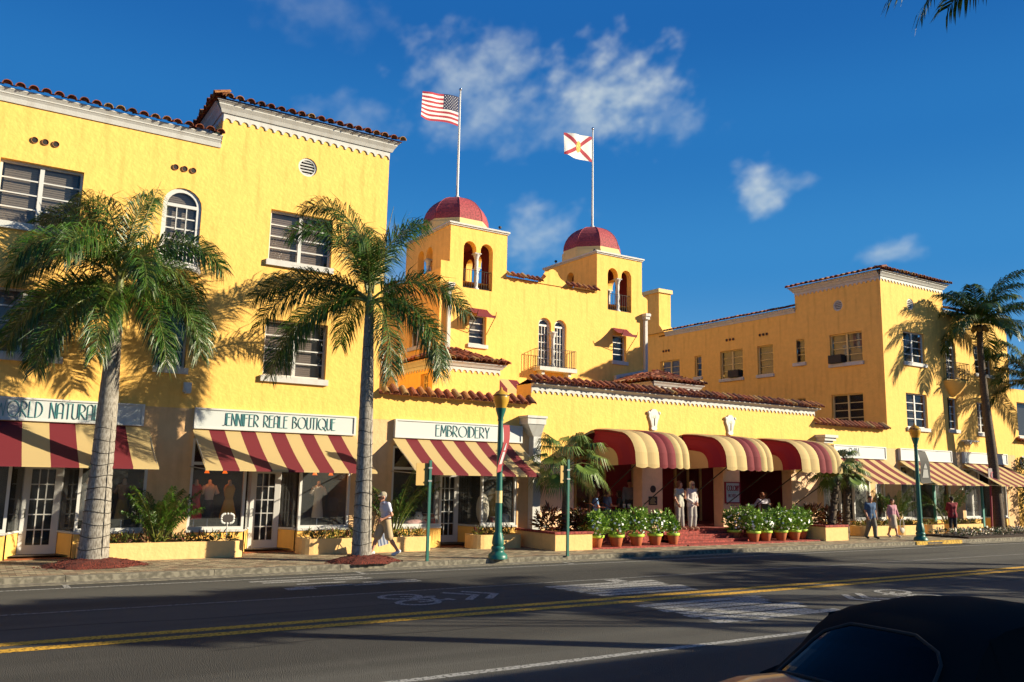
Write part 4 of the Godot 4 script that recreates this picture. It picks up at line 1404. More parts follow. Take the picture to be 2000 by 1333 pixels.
func tower_block() -> void:
	var b := thing("hotel_block", "set back yellow hotel block with twin domed bell towers", "building", Vector3(22.5, 0, -32))
	var Z := -32.0
	var T := front(Z)
	var wl := {"x0": 18.07, "x1": 18.95, "y0": 8.08, "y1": 9.4}
	var wr := {"x0": 26.17, "x1": 27.03, "y0": 8.05, "y1": 9.35}
	var da := {"x0": 21.76, "x1": 22.47, "y0": 7.34, "y1": 9.7, "rise": 0.34}
	var dc := {"x0": 22.66, "x1": 23.36, "y0": 7.34, "y1": 9.7, "rise": 0.34}
	var m := mb(T)
	m.wall(16.57, 17.0, 0, 11.62)
	m.wall(17.0, 19.95, 0, 10.3, [wl], 0.22)
	m.wall(25.17, 28.07, 0, 10.3, [wr], 0.22)
	var par := [Vector2(19.95, 11.36), Vector2(21.84, 11.36)]
	for p in [[21.95, 11.5], [22.1, 11.62], [22.2, 11.75], [22.25, 11.9], [22.33, 12.02], [22.5, 12.09], [22.68, 12.05], [22.8, 11.96], [22.87, 11.82], [23.0, 11.68], [23.2, 11.6], [23.32, 11.5]]:
		par.append(Vector2(p[0], p[1]))
	par.append(Vector2(23.34, 11.36)); par.append(Vector2(25.17, 11.36))
	m.wall(19.95, 25.17, 0, par, [da, dc], 0.22)
	m.wall(28.07, 28.44, 0, [Vector2(28.07, 11.62), Vector2(28.16, 11.5), Vector2(28.32, 11.46), Vector2(28.44, 11.36)])
	m.X = left(16.57); m.wall(-43, Z, 0, 11.3, [{"x0": -34.85, "x1": -33.8, "y0": 8.05, "y1": 9.42}], 0.2)
	m.X = right(28.44); m.wall(-Z, 43, 0, 11.3)
	m.X = rear(-43); m.wall(-28.44, -16.57, 0, 11.3)
	m.X = rear(Z - 0.3); m.wall(-25.17, -19.95, 10.8, 11.36)
	m.X = rear(Z - 0.3); m.wall(-23.34, -21.84, 11.36, [Vector2(-23.34, 11.45), Vector2(-22.87, 11.82), Vector2(-22.6, 12.06), Vector2(-22.3, 12.0), Vector2(-21.84, 11.4)])
	m.X = Transform3D.IDENTITY
	m.quad(Vector3(16.57, 10.9, Z - 0.2), Vector3(28.44, 10.9, Z - 0.2), Vector3(28.44, 10.9, -43), Vector3(16.57, 10.9, -43))
	part(b, "wall", m, M["yellow stucco"])
	bell_tower(b, 17.0, 19.95, 10.3, true)
	bell_tower(b, 25.17, 28.07, 10.3, false)
	window(b, T, wl, {"cols": 1, "rows": 4, "dep": 0.22, "blind": 0.4, "bmat": "curtain"})
	window(b, T, wr, {"cols": 1, "rows": 4, "dep": 0.22, "blind": 1.0})
	window(b, left(16.57), {"x0": -34.85, "x1": -33.8, "y0": 8.05, "y1": 9.42}, {"rows": 2})
	for h in [da, dc]:
		window(b, T, h, {"name": "french_door", "cols": 3, "rows": 5, "mull": 0.012, "frame": 0.1, "blind": 0.05, "sill": false})
	column(b, Vector3(22.56, 7.4, Z + 0.02))
	m = mb()
	m.mm(21.5, 23.6, 7.16, 7.34, Z, Z + 0.55)
	for x in [21.7, 23.2]:
		m.mm(x, x + 0.16, 6.98, 7.157, Z, Z + 0.4); m.mm(x + 0.01, x + 0.15, 6.85, 6.977, Z, Z + 0.2)
	part(b, "balcony", m, M["white trim"])
	railing(b, [Vector3(21.54, 7.34, Z), Vector3(21.54, 7.34, Z + 0.5), Vector3(23.56, 7.34, Z + 0.5), Vector3(23.56, 7.34, Z)], 0.84, 0.125)
	downpipe(b, 16.98, 6.5, 10.62, Z + 0.004)
	downpipe(b, 28.22, 7.66, 10.6, Z + 0.004)
	m = mb()
	m.X = Transform3D(Basis(Vector3(0, 0, 1), 0.21), Vector3(27.25, 7.46, Z + 0.1))
	m.box(Vector3.ZERO, Vector3(1.95, 0.16, 0.16))
	m.X = Transform3D.IDENTITY
	m.mm(26.24, 26.42, 6.3, 7.3, Z + 0.02, Z + 0.19)
	part(b, "downpipe", m, M["white trim"])
	var roof := slab(b, "roof", [Vector3(19.95, 11.3, Z + 0.05), Vector3(25.17, 11.3, Z + 0.05), Vector3(25.17, 11.42, Z - 0.35), Vector3(19.95, 11.42, Z - 0.35)], "roof tile 1")
	tiles(roof, Vector3(20.05, 11.33, Z + 0.2), Vector3(21.75, 11.33, Z + 0.2), Vector3(0, 0, 1), 0.6, 1, 1, 0.28)
	tiles(roof, Vector3(23.45, 11.33, Z + 0.2), Vector3(25.1, 11.33, Z + 0.2), Vector3(0, 0, 1), 0.6, 1, 1, 0.28)
	eave(b, left(16.57), -43.0, -36.6, 11.0, [[0.15, 0.06, 0, 0], [0.15, 0.13, 0, 0]])
	tiles(roof, Vector3(16.35, 11.34, -42.9), Vector3(16.35, 11.34, -36.6), Vector3(-1, 0, 0), 0.3, 1, 1)
	# little red canopies over the two windows
	for a in [[18.0, 18.95, "small red canopy over the window below the left bell tower"], [26.12, 27.05, "small red canopy over the window below the right bell tower"]]:
		var o := thing("window_canopy", a[2], "awning", Vector3(a[0], 9.2, Z), "small red window canopies")
		m = mb()
		var pr := [[0.03, 9.68], [0.25, 9.5], [0.5, 9.36], [0.78, 9.3], [0.8, 9.18]]
		for k in 4:
			m.quad(Vector3(a[0], pr[k + 1][1], Z + pr[k + 1][0]), Vector3(a[1], pr[k + 1][1], Z + pr[k + 1][0]), Vector3(a[1], pr[k][1], Z + pr[k][0]), Vector3(a[0], pr[k][1], Z + pr[k][0]))
		part(o, "canvas", m, M["red canvas"])
		for x in [a[0] + 0.01, a[1] - 0.01]:
			m = mb()
			m.tube([Vector3(x, 9.45, Z + 0.86), Vector3(x, 9.28, Z + 0.8), Vector3(x, 8.55, Z + 0.01)], [0.012, 0.016, 0.016], 5)
			part(o, "spear_arm", m, M["iron"])
	# annexes at the foot of the block
	annex(b, 14.57, 17.55, true)
	annex(b, 25.7, 28.45, false)
	var o := thing("courtyard_awning", "small red and cream awning showing above the low tiled wall", "awning", Vector3(18.9, 5.9, -30.6))
	for i in 3:
		m = mb()
		var xa := 18.34 + 0.46 * i
		m.quad(Vector3(xa, 5.98, -29.9), Vector3(xa + 0.46, 5.98, -29.9), Vector3(xa + 0.46, 6.46, -30.6), Vector3(xa, 6.46, -30.6))
		m.quad(Vector3(xa, 5.8, -29.9), Vector3(xa + 0.46, 5.8, -29.9), Vector3(xa + 0.46, 5.98, -29.9), Vector3(xa, 5.98, -29.9))
		part(o, "stripe", m, M["cream canvas" if i == 1 else "red canvas"])
	m = mb(front(-30.6))
	m.wall(17.55, 25.7, 0, 6.0)
	m.X = Transform3D.IDENTITY
	m.quad(Vector3(17.55, 6.0, -30.6), Vector3(25.7, 6.0, -30.6), Vector3(25.7, 6.0, -32), Vector3(17.55, 6.0, -32))
	part(b, "lobby_wall", m, M["yellow stucco"])
	for a in [[18.48, Vector3(18.48, 15.3, -34.25), 20.85, "tall white flagpole on the left dome"], [26.62, Vector3(26.62, 15.3, -34.25), 20.85, "tall white flagpole on the right dome"]]:
		var p := thing("flagpole", a[3], "flagpole", a[1], "flagpoles on the domes")
		m = mb()
		m.tube([a[1], Vector3(a[0], 17.5, -34.25), Vector3(a[0], a[2], -34.25)], [0.065, 0.055, 0.035], 10)
		m.lathe([Vector2(0.16, 15.3), Vector2(0.16, 15.4), Vector2(0.1, 15.5), Vector2(0.065, 15.52)], 12, Vector3(a[0], 0, -34.25))
		part(p, "pole", m, M["white frame"])
		m = mb()
		m.ball(Vector3(a[0], a[2] + 0.07, -34.25), Vector3(0.075, 0.075, 0.075), 6)
		part(p, "finial", m, M["chrome"])
		m = mb()
		m.tube([Vector3(a[0] - 0.07, a[2] - 0.2, -34.2), Vector3(a[0] - 0.07, 16.0, -34.2)], [0.008, 0.008], 4)
		part(p, "halyard", m, M["white frame"])
	flags()
	# lightning rods and a small lamp on the tower edges
	for p in [Vector3(19.6, 13.44, -32.1), Vector3(25.25, 13.44, -35.6), Vector3(25.5, 13.44, -32.6)]:
		m = mb()
		m.tube([p, p + Vector3(0, 0.16, 0)], [0.02, 0.02], 6); m.ball(p + Vector3(0, 0.2, 0), Vector3(0.09, 0.07, 0.07), 4)
		part(b, "roof_floodlight", m, M["dark frame"])

func annex(b: Node3D, x0: float, x1: float, windowed: bool) -> void:
	var z := -28.5
	var T := front(z)
	var m := mb(T)
	m.wall(x0, x1, 0, 6.55)
	m.X = left(x0)
	var h := {"x0": -29.5, "x1": -28.85, "y0": 5.0, "y1": 6.2}
	m.wall(-32, z, 0, 6.55, [h] if windowed else [])
	m.X = right(x1); m.wall(-z, 32, 0, 6.55)
	var w := part(b, "annex_wall", m, M["yellow stucco"])
	if windowed:
		window(b, left(x0), h, {"cols": 3, "rows": 4, "mull": 0.02, "mat": "pale trim"})
	scallops(b, T, x0, x1, 6.3, 6.52, 0.24)
	scallops(b, left(x0), -32.0, z, 6.3, 6.52, 0.24)
	eave(b, T, x0, x1, 6.52, [[0.08, 0.12, 1, 1], [0.1, 0.2, 1, 1]])
	eave(b, left(x0), -32.0, z, 6.52, [[0.08, 0.115, 0, 0], [0.1, 0.195, 0, 0]])
	m = mb()
	var a := Vector3(x0 - 0.25, 6.72, z + 0.25)
	var c := Vector3(x1 + 0.25, 6.72, z + 0.25)
	var e := Vector3(x0 + 1.2, 7.35, -30.3)
	var g := Vector3(x1 - 1.2, 7.35, -30.3)
	m.quad(a, c, g, e)
	m.quad(Vector3(x0 - 0.25, 6.72, -32), a, e, Vector3(x0 + 1.2, 7.35, -32))
	m.quad(c, Vector3(x1 + 0.25, 6.72, -32), Vector3(x1 - 1.2, 7.35, -32), g)
	m.quad(e, g, Vector3(x1 - 1.2, 7.35, -32), Vector3(x0 + 1.2, 7.35, -32))
	var roof := part(b, "annex_roof", m, M["roof tile 1"])
	tiles(roof, a + Vector3(0.1, 0.02, 0.06), c + Vector3(-0.1, 0.02, 0.06), Vector3(0, 0, 1), 0.33, 2, 5, 0.27, true)
	tiles(roof, Vector3(x0 - 0.31, 6.74, -31.9), a + Vector3(-0.06, 0.02, -0.1), Vector3(-1, 0, 0), 0.33, 1, 4, 0.27, true)
	tiles(roof, c + Vector3(0.06, 0.02, -0.1), Vector3(x1 + 0.31, 6.74, -31.9), Vector3(1, 0, 0), 0.33, 1, 4, 0.27, true)

# cloth that streams towards -x from a hoist, with the fly end lifting and folding
func flags() -> void:
	var pos := func(u, v, w, h, o, sd):      # u 0..1 from the hoist, v 0..1 upwards
		var wave: float = sin(u * 7.0 + v * 1.3 + sd) * 0.13 * u + sin(u * 13.0 - v * 2.5 + sd) * 0.04 * u
		return o + Vector3(-u * w * (0.93 - 0.04 * v), v * h - u * u * 0.12 * h + sin(u * 5.5 + sd) * 0.05 * h * u - 0.12 * h * u * v, wave + u * 0.25)
	var patch := func(m: MB, u0, u1, v0, v1, nu, nv, w, h, o, sd, lift):
		for i in nu:
			for j in nv:
				var p := []
				for q in [[i, j], [i + 1, j], [i + 1, j + 1], [i, j + 1]]:
					p.append(pos.call(lerpf(u0, u1, float(q[0]) / nu), lerpf(v0, v1, float(q[1]) / nv), w, h, o, sd) + Vector3(0, 0, lift))
				m.quad(p[1], p[0], p[3], p[2])
	var red := Color(0.3, 0.01, 0.03)
	var white := Color(0.62, 0.61, 0.58)
	var blue := Color(0.006, 0.008, 0.055)
	var cloth := mat("flag cloth", Color.WHITE, 0.8, {"backlight_enabled": true, "backlight": Color(0.3, 0.3, 0.3)})
	var o := Vector3(18.38, 18.98, -34.2)
	var f := thing("flag", "red, white and blue flag of stars and stripes on the left flagpole", "flag", o)
	for k in 13:
		var m := mb(Transform3D.IDENTITY, red if k % 2 == 0 else white)
		var u0 := 0.4 if k >= 6 else 0.0
		patch.call(m, u0, 1.0, k / 13.0, (k + 1) / 13.0, 18, 1, 2.35, 1.5, o, 0.6, 0.0)
		part(f, "stripe", m, cloth)
	var m := mb(Transform3D.IDENTITY, blue)
	patch.call(m, 0.0, 0.4, 6.0 / 13.0, 1.0, 8, 4, 2.35, 1.5, o, 0.6, 0.0)
	var canton := part(f, "canton", m, cloth)
	m = mb(Transform3D.IDENTITY, Color(0.75, 0.75, 0.72))
	for r in 9:
		for s in 6 if r % 2 == 0 else 5:
			var u := (0.035 + s * 0.066 + (0.033 if r % 2 else 0.0))
			var v := 6.0 / 13.0 + (7.0 / 13.0) * (0.1 + r * 0.1)
			var c: Vector3 = pos.call(u, v, 2.35, 1.5, o, 0.6)
			for sg in [1, -1]:
				for k in 5:
					var a := PI / 2 + TAU * k / 5
					m.tri(c + Vector3(0, 0, 0.006 * sg), c + Vector3(cos(a) * 0.03, sin(a) * 0.03, 0.006 * sg), c + Vector3(cos(a + 0.63) * 0.013, sin(a + 0.63) * 0.013, 0.006 * sg))
					m.tri(c + Vector3(0, 0, 0.006 * sg), c + Vector3(cos(a - 0.63) * 0.013, sin(a - 0.63) * 0.013, 0.006 * sg), c + Vector3(cos(a) * 0.03, sin(a) * 0.03, 0.006 * sg))
	stuff(part(canton, "stars", m, cloth))
	# white flag with a red saltire and a gold seal
	o = Vector3(26.52, 18.98, -34.2)
	f = thing("flag", "white flag with a red saltire and gold seal on the right flagpole", "flag", o)
	var W := 2.2
	var H := 1.42
	m = mb(Transform3D.IDENTITY, white)
	patch.call(m, 0.0, 1.0, 0.0, 1.0, 20, 8, W, H, o, 2.1, 0.0)
	var field := part(f, "field", m, cloth)
	for s in [0, 1]:
		m = mb(Transform3D.IDENTITY, red)
		for sg in [0.006, -0.006]:
			for i in 20:
				var p := []
				for q in [[i, -0.09], [i + 1, -0.09], [i + 1, 0.09], [i, 0.09]]:
					var u: float = q[0] / 20.0
					var v := clampf((u if s else 1.0 - u) + q[1], 0.0, 1.0)
					p.append(pos.call(u, v, W, H, o, 2.1) + Vector3(0, 0, sg * (1.0 + s * 0.3)))
				m.quad(p[1], p[0], p[3], p[2])
		part(field, "saltire_arm", m, cloth)
	m = mb(Transform3D.IDENTITY, Color(0.6, 0.3, 0.03))
	for sg in [0.012, -0.012]:
		for k in 16:
			var a := TAU * k / 16
			var c := TAU * (k + 1) / 16
			m.col = Color(0.6, 0.28, 0.03) if k % 3 else Color(0.5, 0.4, 0.12)
			m.tri(pos.call(0.5, 0.5, W, H, o, 2.1) + Vector3(0, 0, sg), pos.call(0.5 + cos(a) * 0.1, 0.5 + sin(a) * 0.24, W, H, o, 2.1) + Vector3(0, 0, sg), pos.call(0.5 + cos(c) * 0.1, 0.5 + sin(c) * 0.24, W, H, o, 2.1) + Vector3(0, 0, sg))
	part(field, "seal", m, cloth)

func right_wing() -> void:
	var b := thing("hotel_wing", "far yellow hotel wing at the right, its long side in shade", "building", Vector3(41, PAVE, F))
	var X := 36.06
	var XR := 47.2
	var T := front(F)
	var S := left(X)
	var sw := [{"x0": -26.95, "x1": -25.12, "y0": 8.22, "y1": 9.7}, {"x0": -29.15, "x1": -28.48, "y0": 8.5, "y1": 9.73}, {"x0": -31.62, "x1": -30.55, "y0": 8.1, "y1": 9.69}, {"x0": -34.36, "x1": -32.68, "y0": 8.1, "y1": 9.7}, {"x0": -36.42, "x1": -35.86, "y0": 8.4, "y1": 9.66}, {"x0": -39.4, "x1": -37.7, "y0": 8.1, "y1": 9.64}, {"x0": -26.97, "x1": -25.2, "y0": 5.1, "y1": 6.68}, {"x0": -29.16, "x1": -28.54, "y0": 5.4, "y1": 6.65}]
	var vs := {"x0": -26.68, "x1": -26.12, "y0": 10.87, "y1": 11.43, "rise": 0.28, "low": 0.28}
	var m := mb(S)
	m.wall(-29, F, 0.13, 12.2, [sw[0], sw[1], sw[6], sw[7], vs], 0.18)
	m.wall(-41.5, -29, 0.13, 11.2, [sw[2], sw[3], sw[4], sw[5]], 0.18)
	var fw := [{"x0": 37.68, "x1": 39.42, "y0": 8.22, "y1": 9.74}, {"x0": 43.88, "x1": 45.5, "y0": 8.15, "y1": 9.65}, {"x0": 37.66, "x1": 39.37, "y0": 5.06, "y1": 6.71}, {"x0": 41.14, "x1": 41.96, "y0": 5.12, "y1": 6.7}, {"x0": 43.8, "x1": 44.75, "y0": 5.06, "y1": 6.65}]
	var arch := {"x0": 41.2, "x1": 42.14, "y0": 7.6, "y1": 9.78, "rise": 0.46}
	var vf := {"x0": 38.16, "x1": 38.72, "y0": 10.85, "y1": 11.41, "rise": 0.28, "low": 0.28}
	m.X = T
	m.wall(X, 41.25, 4.0, 12.2, [fw[0], fw[2], vf, {"x0": 41.2, "x1": 41.25, "y0": 7.6, "y1": 9.4}, {"x0": 41.14, "x1": 41.25, "y0": 5.12, "y1": 6.7}], 0.18)
	m.wall(41.25, XR, 4.0, 11.05, [fw[1], fw[4], {"x0": 41.25, "x1": 41.96, "y0": 5.12, "y1": 6.7}, {"x0": 41.25, "x1": 42.14, "y0": 7.6, "y1": 9.76, "rise": 0.4}], 0.18)
	m.X = right(XR); m.wall(-F, 41.5, 0.13, 11.05)
	m.X = rear(-41.5); m.wall(-XR, -X, 0.13, 11.05)
	m.X = right(41.25); m.wall(-F, 29, 11.0, 12.2)
	part(b, "wall", m, M["yellow stucco"])
	var holes := []
	for s in [[36.9, 41.0], [42.2, 46.15]]:
		holes.append({"x0": s[0], "x1": s[1], "y0": 0.13, "y1": 3.25})
	m = mb(T)
	m.wall(X, XR, 0.13, 3.998, holes, 0.3)
	part(b, "lower_wall", m, M["peach stucco"])
	for k in sw.size():
		var wide: bool = sw[k].x1 - sw[k].x0 > 1.2
		var w := window(b, S, sw[k], {"cols": 2 if wide else 1, "rows": 4 if k != 1 and k != 4 else 3, "dep": 0.18, "blind": [0.0, 0.5, 0.0, 0.1, 0.6, 0.3, 1.0, 1.0][k], "bmat": "curtain", "mat": "pale trim"})
		if k in [0, 3]:
			m = mb(S)
			var ax: float = sw[k].x0 + (0.02 if k == 0 else 0.75)
			m.mm(ax, ax + 0.75, sw[k].y0 + 0.02, sw[k].y0 + 0.42, -0.5, 0.22)
			var u := part(w, "air_conditioner", m, M["wire"])
	for k in 5:
		if k == 3:
			window(b, T, fw[k], {"cols": 1, "dep": 0.18, "blind": 1.0})
		else:
			window(b, T, fw[k], {"dep": 0.18, "blind": [1.0, 0.4, 1.0, 1.0, 0.1][k]})
	arch.rise = 0.46
	window(b, T, arch, {"name": "arched_door", "cols": 2, "rows": 5, "mull": 0.015, "frame": 0.08, "blind": 0.2, "bmat": "curtain", "sill": false, "dep": 0.18})
	louvre(b, S, -26.4, 11.15, 0.28)
	louvre(b, T, 38.44, 11.13, 0.28)
	pipe_vents(b, S, [-31.4, -31.16, -30.92], 10.29)
	pipe_vents(b, S, [-33.82, -33.58, -33.34], 10.31)
	pipe_vents(b, S, [-39.1, -38.86, -38.62], 10.26)
	m = mb()
	m.lathe([Vector2(0.03, 6.75), Vector2(0.35, 6.95), Vector2(0.62, 7.3), Vector2(0.7, 7.5), Vector2(0.7, 7.58), Vector2(0.001, 7.58)], 24, Vector3(41.7, 0, F), 1.15, 0.85)
	part(b, "balcony", m, M["yellow stucco"])
	railing(b, [Vector3(41.0, 7.58, F), Vector3(41.0, 7.58, F + 0.52), Vector3(42.4, 7.58, F + 0.52), Vector3(42.4, 7.58, F)], 0.85, 0.12)
	scallops(b, T, X, 41.25, 12.0, 12.22, 0.25)
	scallops(b, S, -29.0, F, 12.0, 12.22, 0.25)
	eave(b, T, X, 41.25, 12.22, [[0.08, 0.11, 1, 1], [0.1, 0.18, 1, 1], [0.07, 0.25, 1, 1]])
	eave(b, S, -29.0, F, 12.22, [[0.08, 0.105, 1, 0], [0.1, 0.175, 1, 0], [0.07, 0.245, 1, 0]])
	eave(b, S, -38.9, -29.0, 11.17, [[0.09, 0.05, 0, 0], [0.09, 0.1, 0, 0], [0.08, 0.15, 0, 0]])
	eave(b, T, 41.25, XR, 11.0, [[0.08, 0.06, 0, 1], [0.1, 0.12, 0, 1]])
	m = mb()
	var peak := Vector3(38.6, 13.1, -26.5)
	var c := [Vector3(X - 0.3, 12.48, F + 0.3), Vector3(41.55, 12.48, F + 0.3), Vector3(41.55, 12.48, -29.3), Vector3(X - 0.3, 12.48, -29.3)]
	for k in 4:
		m.tri(c[k], c[(k + 1) % 4], peak)
	var tr := part(b, "tower_roof", m, M["roof tile 1"])
	tiles(tr, c[0] + Vector3(0.05, 0.02, 0.05), c[1] + Vector3(-0.05, 0.02, 0.05), Vector3(0, 0, 1), 0.25, 1, 1)
	tiles(tr, c[3] + Vector3(-0.05, 0.02, 0.1), c[0] + Vector3(-0.05, 0.02, 0), Vector3(-1, 0, 0), 0.25, 1, 1)
	var roof := slab(b, "roof", [Vector3(X - 0.15, 11.45, -41.5), Vector3(X - 0.15, 11.45, -29), Vector3(41.5, 12.3, -29), Vector3(41.5, 12.3, -41.5), Vector3(41.25, 11.2, F + 0.1), Vector3(XR, 11.2, F + 0.1), Vector3(XR, 12.0, -30), Vector3(41.25, 12.0, -30), Vector3(41.25, 11.0, -41.5), Vector3(41.25, 12.0, -30), Vector3(XR, 12.0, -30), Vector3(XR, 11.0, -41.5)], "roof tile 1")
	tiles(roof, Vector3(X - 0.2, 11.45, -38.8), Vector3(X - 0.2, 11.45, -29.1), Vector3(-1, 0, 0), 0.3, 1, 1)
	tiles(roof, Vector3(41.4, 11.22, F + 0.2), Vector3(XR + 0.1, 11.22, F + 0.2), Vector3(0, 0, 1), 0.3, 1, 1)
	m = mb()
	m.mm(X + 0.003, X + 1.0, 10.8, 14.1, -40.9, -39.5)
	m.quad(Vector3(X + 0.003, 12.0, -39.5), Vector3(X + 1.0, 12.0, -39.5), Vector3(X + 1.0, 11.3, -38.9), Vector3(X + 0.003, 11.3, -38.9))
	m.tri(Vector3(X, 11.3, -39.5), Vector3(X, 11.3, -38.9), Vector3(X, 12.0, -39.5))
	m.X = S; m.wall(-41.5, -39.5, 11.2, 11.9)
	var ch := part(b, "chimney", m, M["yellow stucco"])
	m = mb()
	m.mm(X - 0.1, X + 1.1, 14.1, 14.35, -41.0, -39.4)
	part(ch, "chimney_cap", m, M["pale trim"])
	# ground floor and the low shop that joins the wing to the restaurant
	shopfront(b, 36.9, 41.0, [["display", 36.9, 38.2], ["door", 38.5, 39.35], ["display", 39.65, 41.0]], "white frame", 0.7)
	shopfront(b, 42.2, 46.15, [["display", 42.2, 43.6], ["door", 43.95, 44.8], ["display", 45.1, 46.15]], "white frame", 0.7)
	for x in [38.32, 39.5, 43.7]:
		m = mb()
		m.mm(x - 0.07, x + 0.07, 0.13, 2.6, F - 0.02, F + 0.06)
		part(b, "door_post", m, M["teal frame"])
	var n := thing("shop_building", "low shop with tile coping between the restaurant front and the far wing", "building", Vector3(33.5, PAVE, F))
	m = mb(T)
	m.wall(30.87, X, 4.0, 4.85)
	m.X = rear(-28); m.wall(-X, -30.87, 0.13, 4.85)
	m.X = Transform3D.IDENTITY
	m.quad(Vector3(30.87, 4.6, F), Vector3(X, 4.6, F), Vector3(X, 4.6, -28), Vector3(30.87, 4.6, -28))
	part(n, "wall", m, M["yellow stucco"])
	m = mb(T)
	m.wall(30.87, X, 0.13, 3.998, [{"x0": 31.3, "x1": 35.7, "y0": 0.13, "y1": 3.25}], 0.3)
	part(n, "lower_wall", m, M["peach stucco"])
	shopfront(n, 31.3, 35.7, [["frame", 31.3, 31.42], ["display", 31.42, 32.0], ["door", 32.3, 33.1], ["display", 33.4, 34.6], ["pier", 34.6, 35.0], ["display", 35.0, 35.7]], "white frame", 0.5)
	var cr := slab(n, "roof", [Vector3(30.87, 4.85, F + 0.02), Vector3(X, 4.85, F + 0.02), Vector3(X, 5.0, F - 0.5), Vector3(30.87, 5.0, F - 0.5)], "roof tile 1")
	tiles(cr, Vector3(30.95, 4.83, F + 0.24), Vector3(35.85, 4.83, F + 0.24), Vector3(0, 0, 1), 0.62, 1, 1, 0.3)
	m = mb()
	for s in [[0.3, 4.05, 4.15], [0.38, 4.153, 4.28], [0.44, 4.283, 4.4]]:
		m.mm(31.3 - s[0], 31.3 + s[0], s[1], s[2], F, F + s[0] * 1.2)
	part(n, "rain_head", m, M["white trim"])
	var s := shop_sign(31.95, 35.66, "pale sign board right of the restaurant, lettering in shadow")
	lettering(s, front(F + 0.12), "SWIM", 33.0, 3.58, 0.34, 0.75, "sign board")
	shop_sign(36.8, 41.0, "blank pale sign board behind the far green lamp post")
	shop_sign(42.14, 46.15, "blank pale sign board beside the leaning coconut palm")
	awning(32.0, 35.62, 9, false, "striped awning between the curved canopies and the far wing corner")
	awning(36.75, 41.0, 11, false, "striped awning behind the far green lamp post")
	awning(42.1, 46.2, 11, false, "striped awning behind the leaning coconut palm trunk")
	m = mb()
	m.mm(42.2, 43.3, 4.55, 4.62, F, F + 0.3); m.tube([Vector3(42.5, 4.5, F), Vector3(42.5, 4.5, F + 0.3)], [0.1, 0.1], 8)
	part(b, "wall_bracket", m, M["white trim"])

func neighbour() -> void:
	var b := thing("neighbour_building", "low yellow building past the far wing, with a large window and tiled canopy", "building", Vector3(52, PAVE, F))
	var T := front(F)
	var h := {"x0": 47.75, "x1": 50.6, "y0": 5.05, "y1": 6.9}
	var m := mb(T)
	m.wall(47.21, 58, 0.13, 7.6, [h, {"x0": 48.3, "x1": 52.5, "y0": 0.13, "y1": 3.1}], 0.2)
	m.X = right(58); m.wall(-F, 36, 0.13, 7.6)
	m.X = Transform3D.IDENTITY
	m.quad(Vector3(47.2, 7.6, F), Vector3(58, 7.6, F), Vector3(58, 7.6, -36), Vector3(47.2, 7.6, -36))
	part(b, "wall", m, M["yellow stucco"])
	window(b, T, h, {"cols": 1, "rows": 1, "blind": 1.0})
	var roof := slab(b, "tiled_canopy", [Vector3(47.5, 4.75, F + 0.2), Vector3(52, 4.75, F + 0.2), Vector3(52, 4.95, F - 0.3), Vector3(47.5, 4.95, F - 0.3)], "roof tile 1")
	tiles(roof, Vector3(47.5, 4.76, F + 0.25), Vector3(52, 4.76, F + 0.25), Vector3(0, 0, 1), 0.35, 1, 1, 0.3)
	m = mb(T * Transform3D(Basis(Vector3.RIGHT, PI / 2), Vector3(48.0, 3.65, 0)))
	m.lathe([Vector2(0.34, 0.0), Vector2(0.36, 0.05), Vector2(0.28, 0.07), Vector2(0.26, 0.03)], 20, Vector3.ZERO)
	m.X = T
	for k in 4:
		m.box(Vector3(48.0, 3.65, 0.03), Vector3(0.56, 0.03, 0.03), Basis(Vector3(0, 0, 1), PI * k / 4))
	part(b, "round_ornament", m, M["white trim"])
	shopfront(b, 48.3, 52.5, [["display", 48.3, 52.5]])

# ---------------------------------------------------------------- street furniture
func street_lamp(at: Vector3, label: String) -> void:
	var o := thing("street_lamp", label, "street lamp", at, "green street lamps on the pavement")
	var m := mb()
	m.lathe([Vector2(0.27, 0), Vector2(0.27, 0.05), Vector2(0.25, 0.12), Vector2(0.18, 0.17), Vector2(0.16, 0.22), Vector2(0.19, 0.27), Vector2(0.17, 0.33), Vector2(0.12, 0.36)], 24, at)
	part(o, "base", m, M["post green"])
	m = mb()
	m.lathe([Vector2(0.15, 0.36), Vector2(0.17, 0.42), Vector2(0.15, 0.55), Vector2(0.115, 0.7)], 24, at, 1.0, 1.0, 0.12)
	part(o, "fluted_collar", m, M["post green"])
	m = mb()
	m.lathe([Vector2(0.1, 0.7), Vector2(0.085, 2.0), Vector2(0.07, 3.75), Vector2(0.09, 3.78), Vector2(0.075, 3.84), Vector2(0.14, 4.05), Vector2(0.155, 4.12)], 20, at, 1.0, 1.0, 0.04)
	part(o, "pole", m, M["post green"])
	m = mb()
	m.lathe([Vector2(0.14, 4.12), Vector2(0.21, 4.3), Vector2(0.225, 4.42), Vector2(0.215, 4.46)], 20, at)
	part(o, "globe", m, M["lamp glass"])
	m = mb()
	m.lathe([Vector2(0.225, 4.46), Vector2(0.225, 4.49)], 20, at)
	part(o, "band", m, M["dark frame"])
	m = mb()
	m.lathe([Vector2(0.22, 4.49), Vector2(0.15, 4.57), Vector2(0.07, 4.62), Vector2(0.03, 4.66), Vector2(0.035, 4.69), Vector2(0.001, 4.73)], 20, at)
	part(o, "globe_cap", m, M["lamp glass"])
	m = mb()
	m.lathe([Vector2(0.092, 1.5), Vector2(0.094, 1.5), Vector2(0.09, 1.83), Vector2(0.088, 1.83)], 16, at)
	if at.x < 20:
		part(o, "paper_notice", m, M["pale trim"])

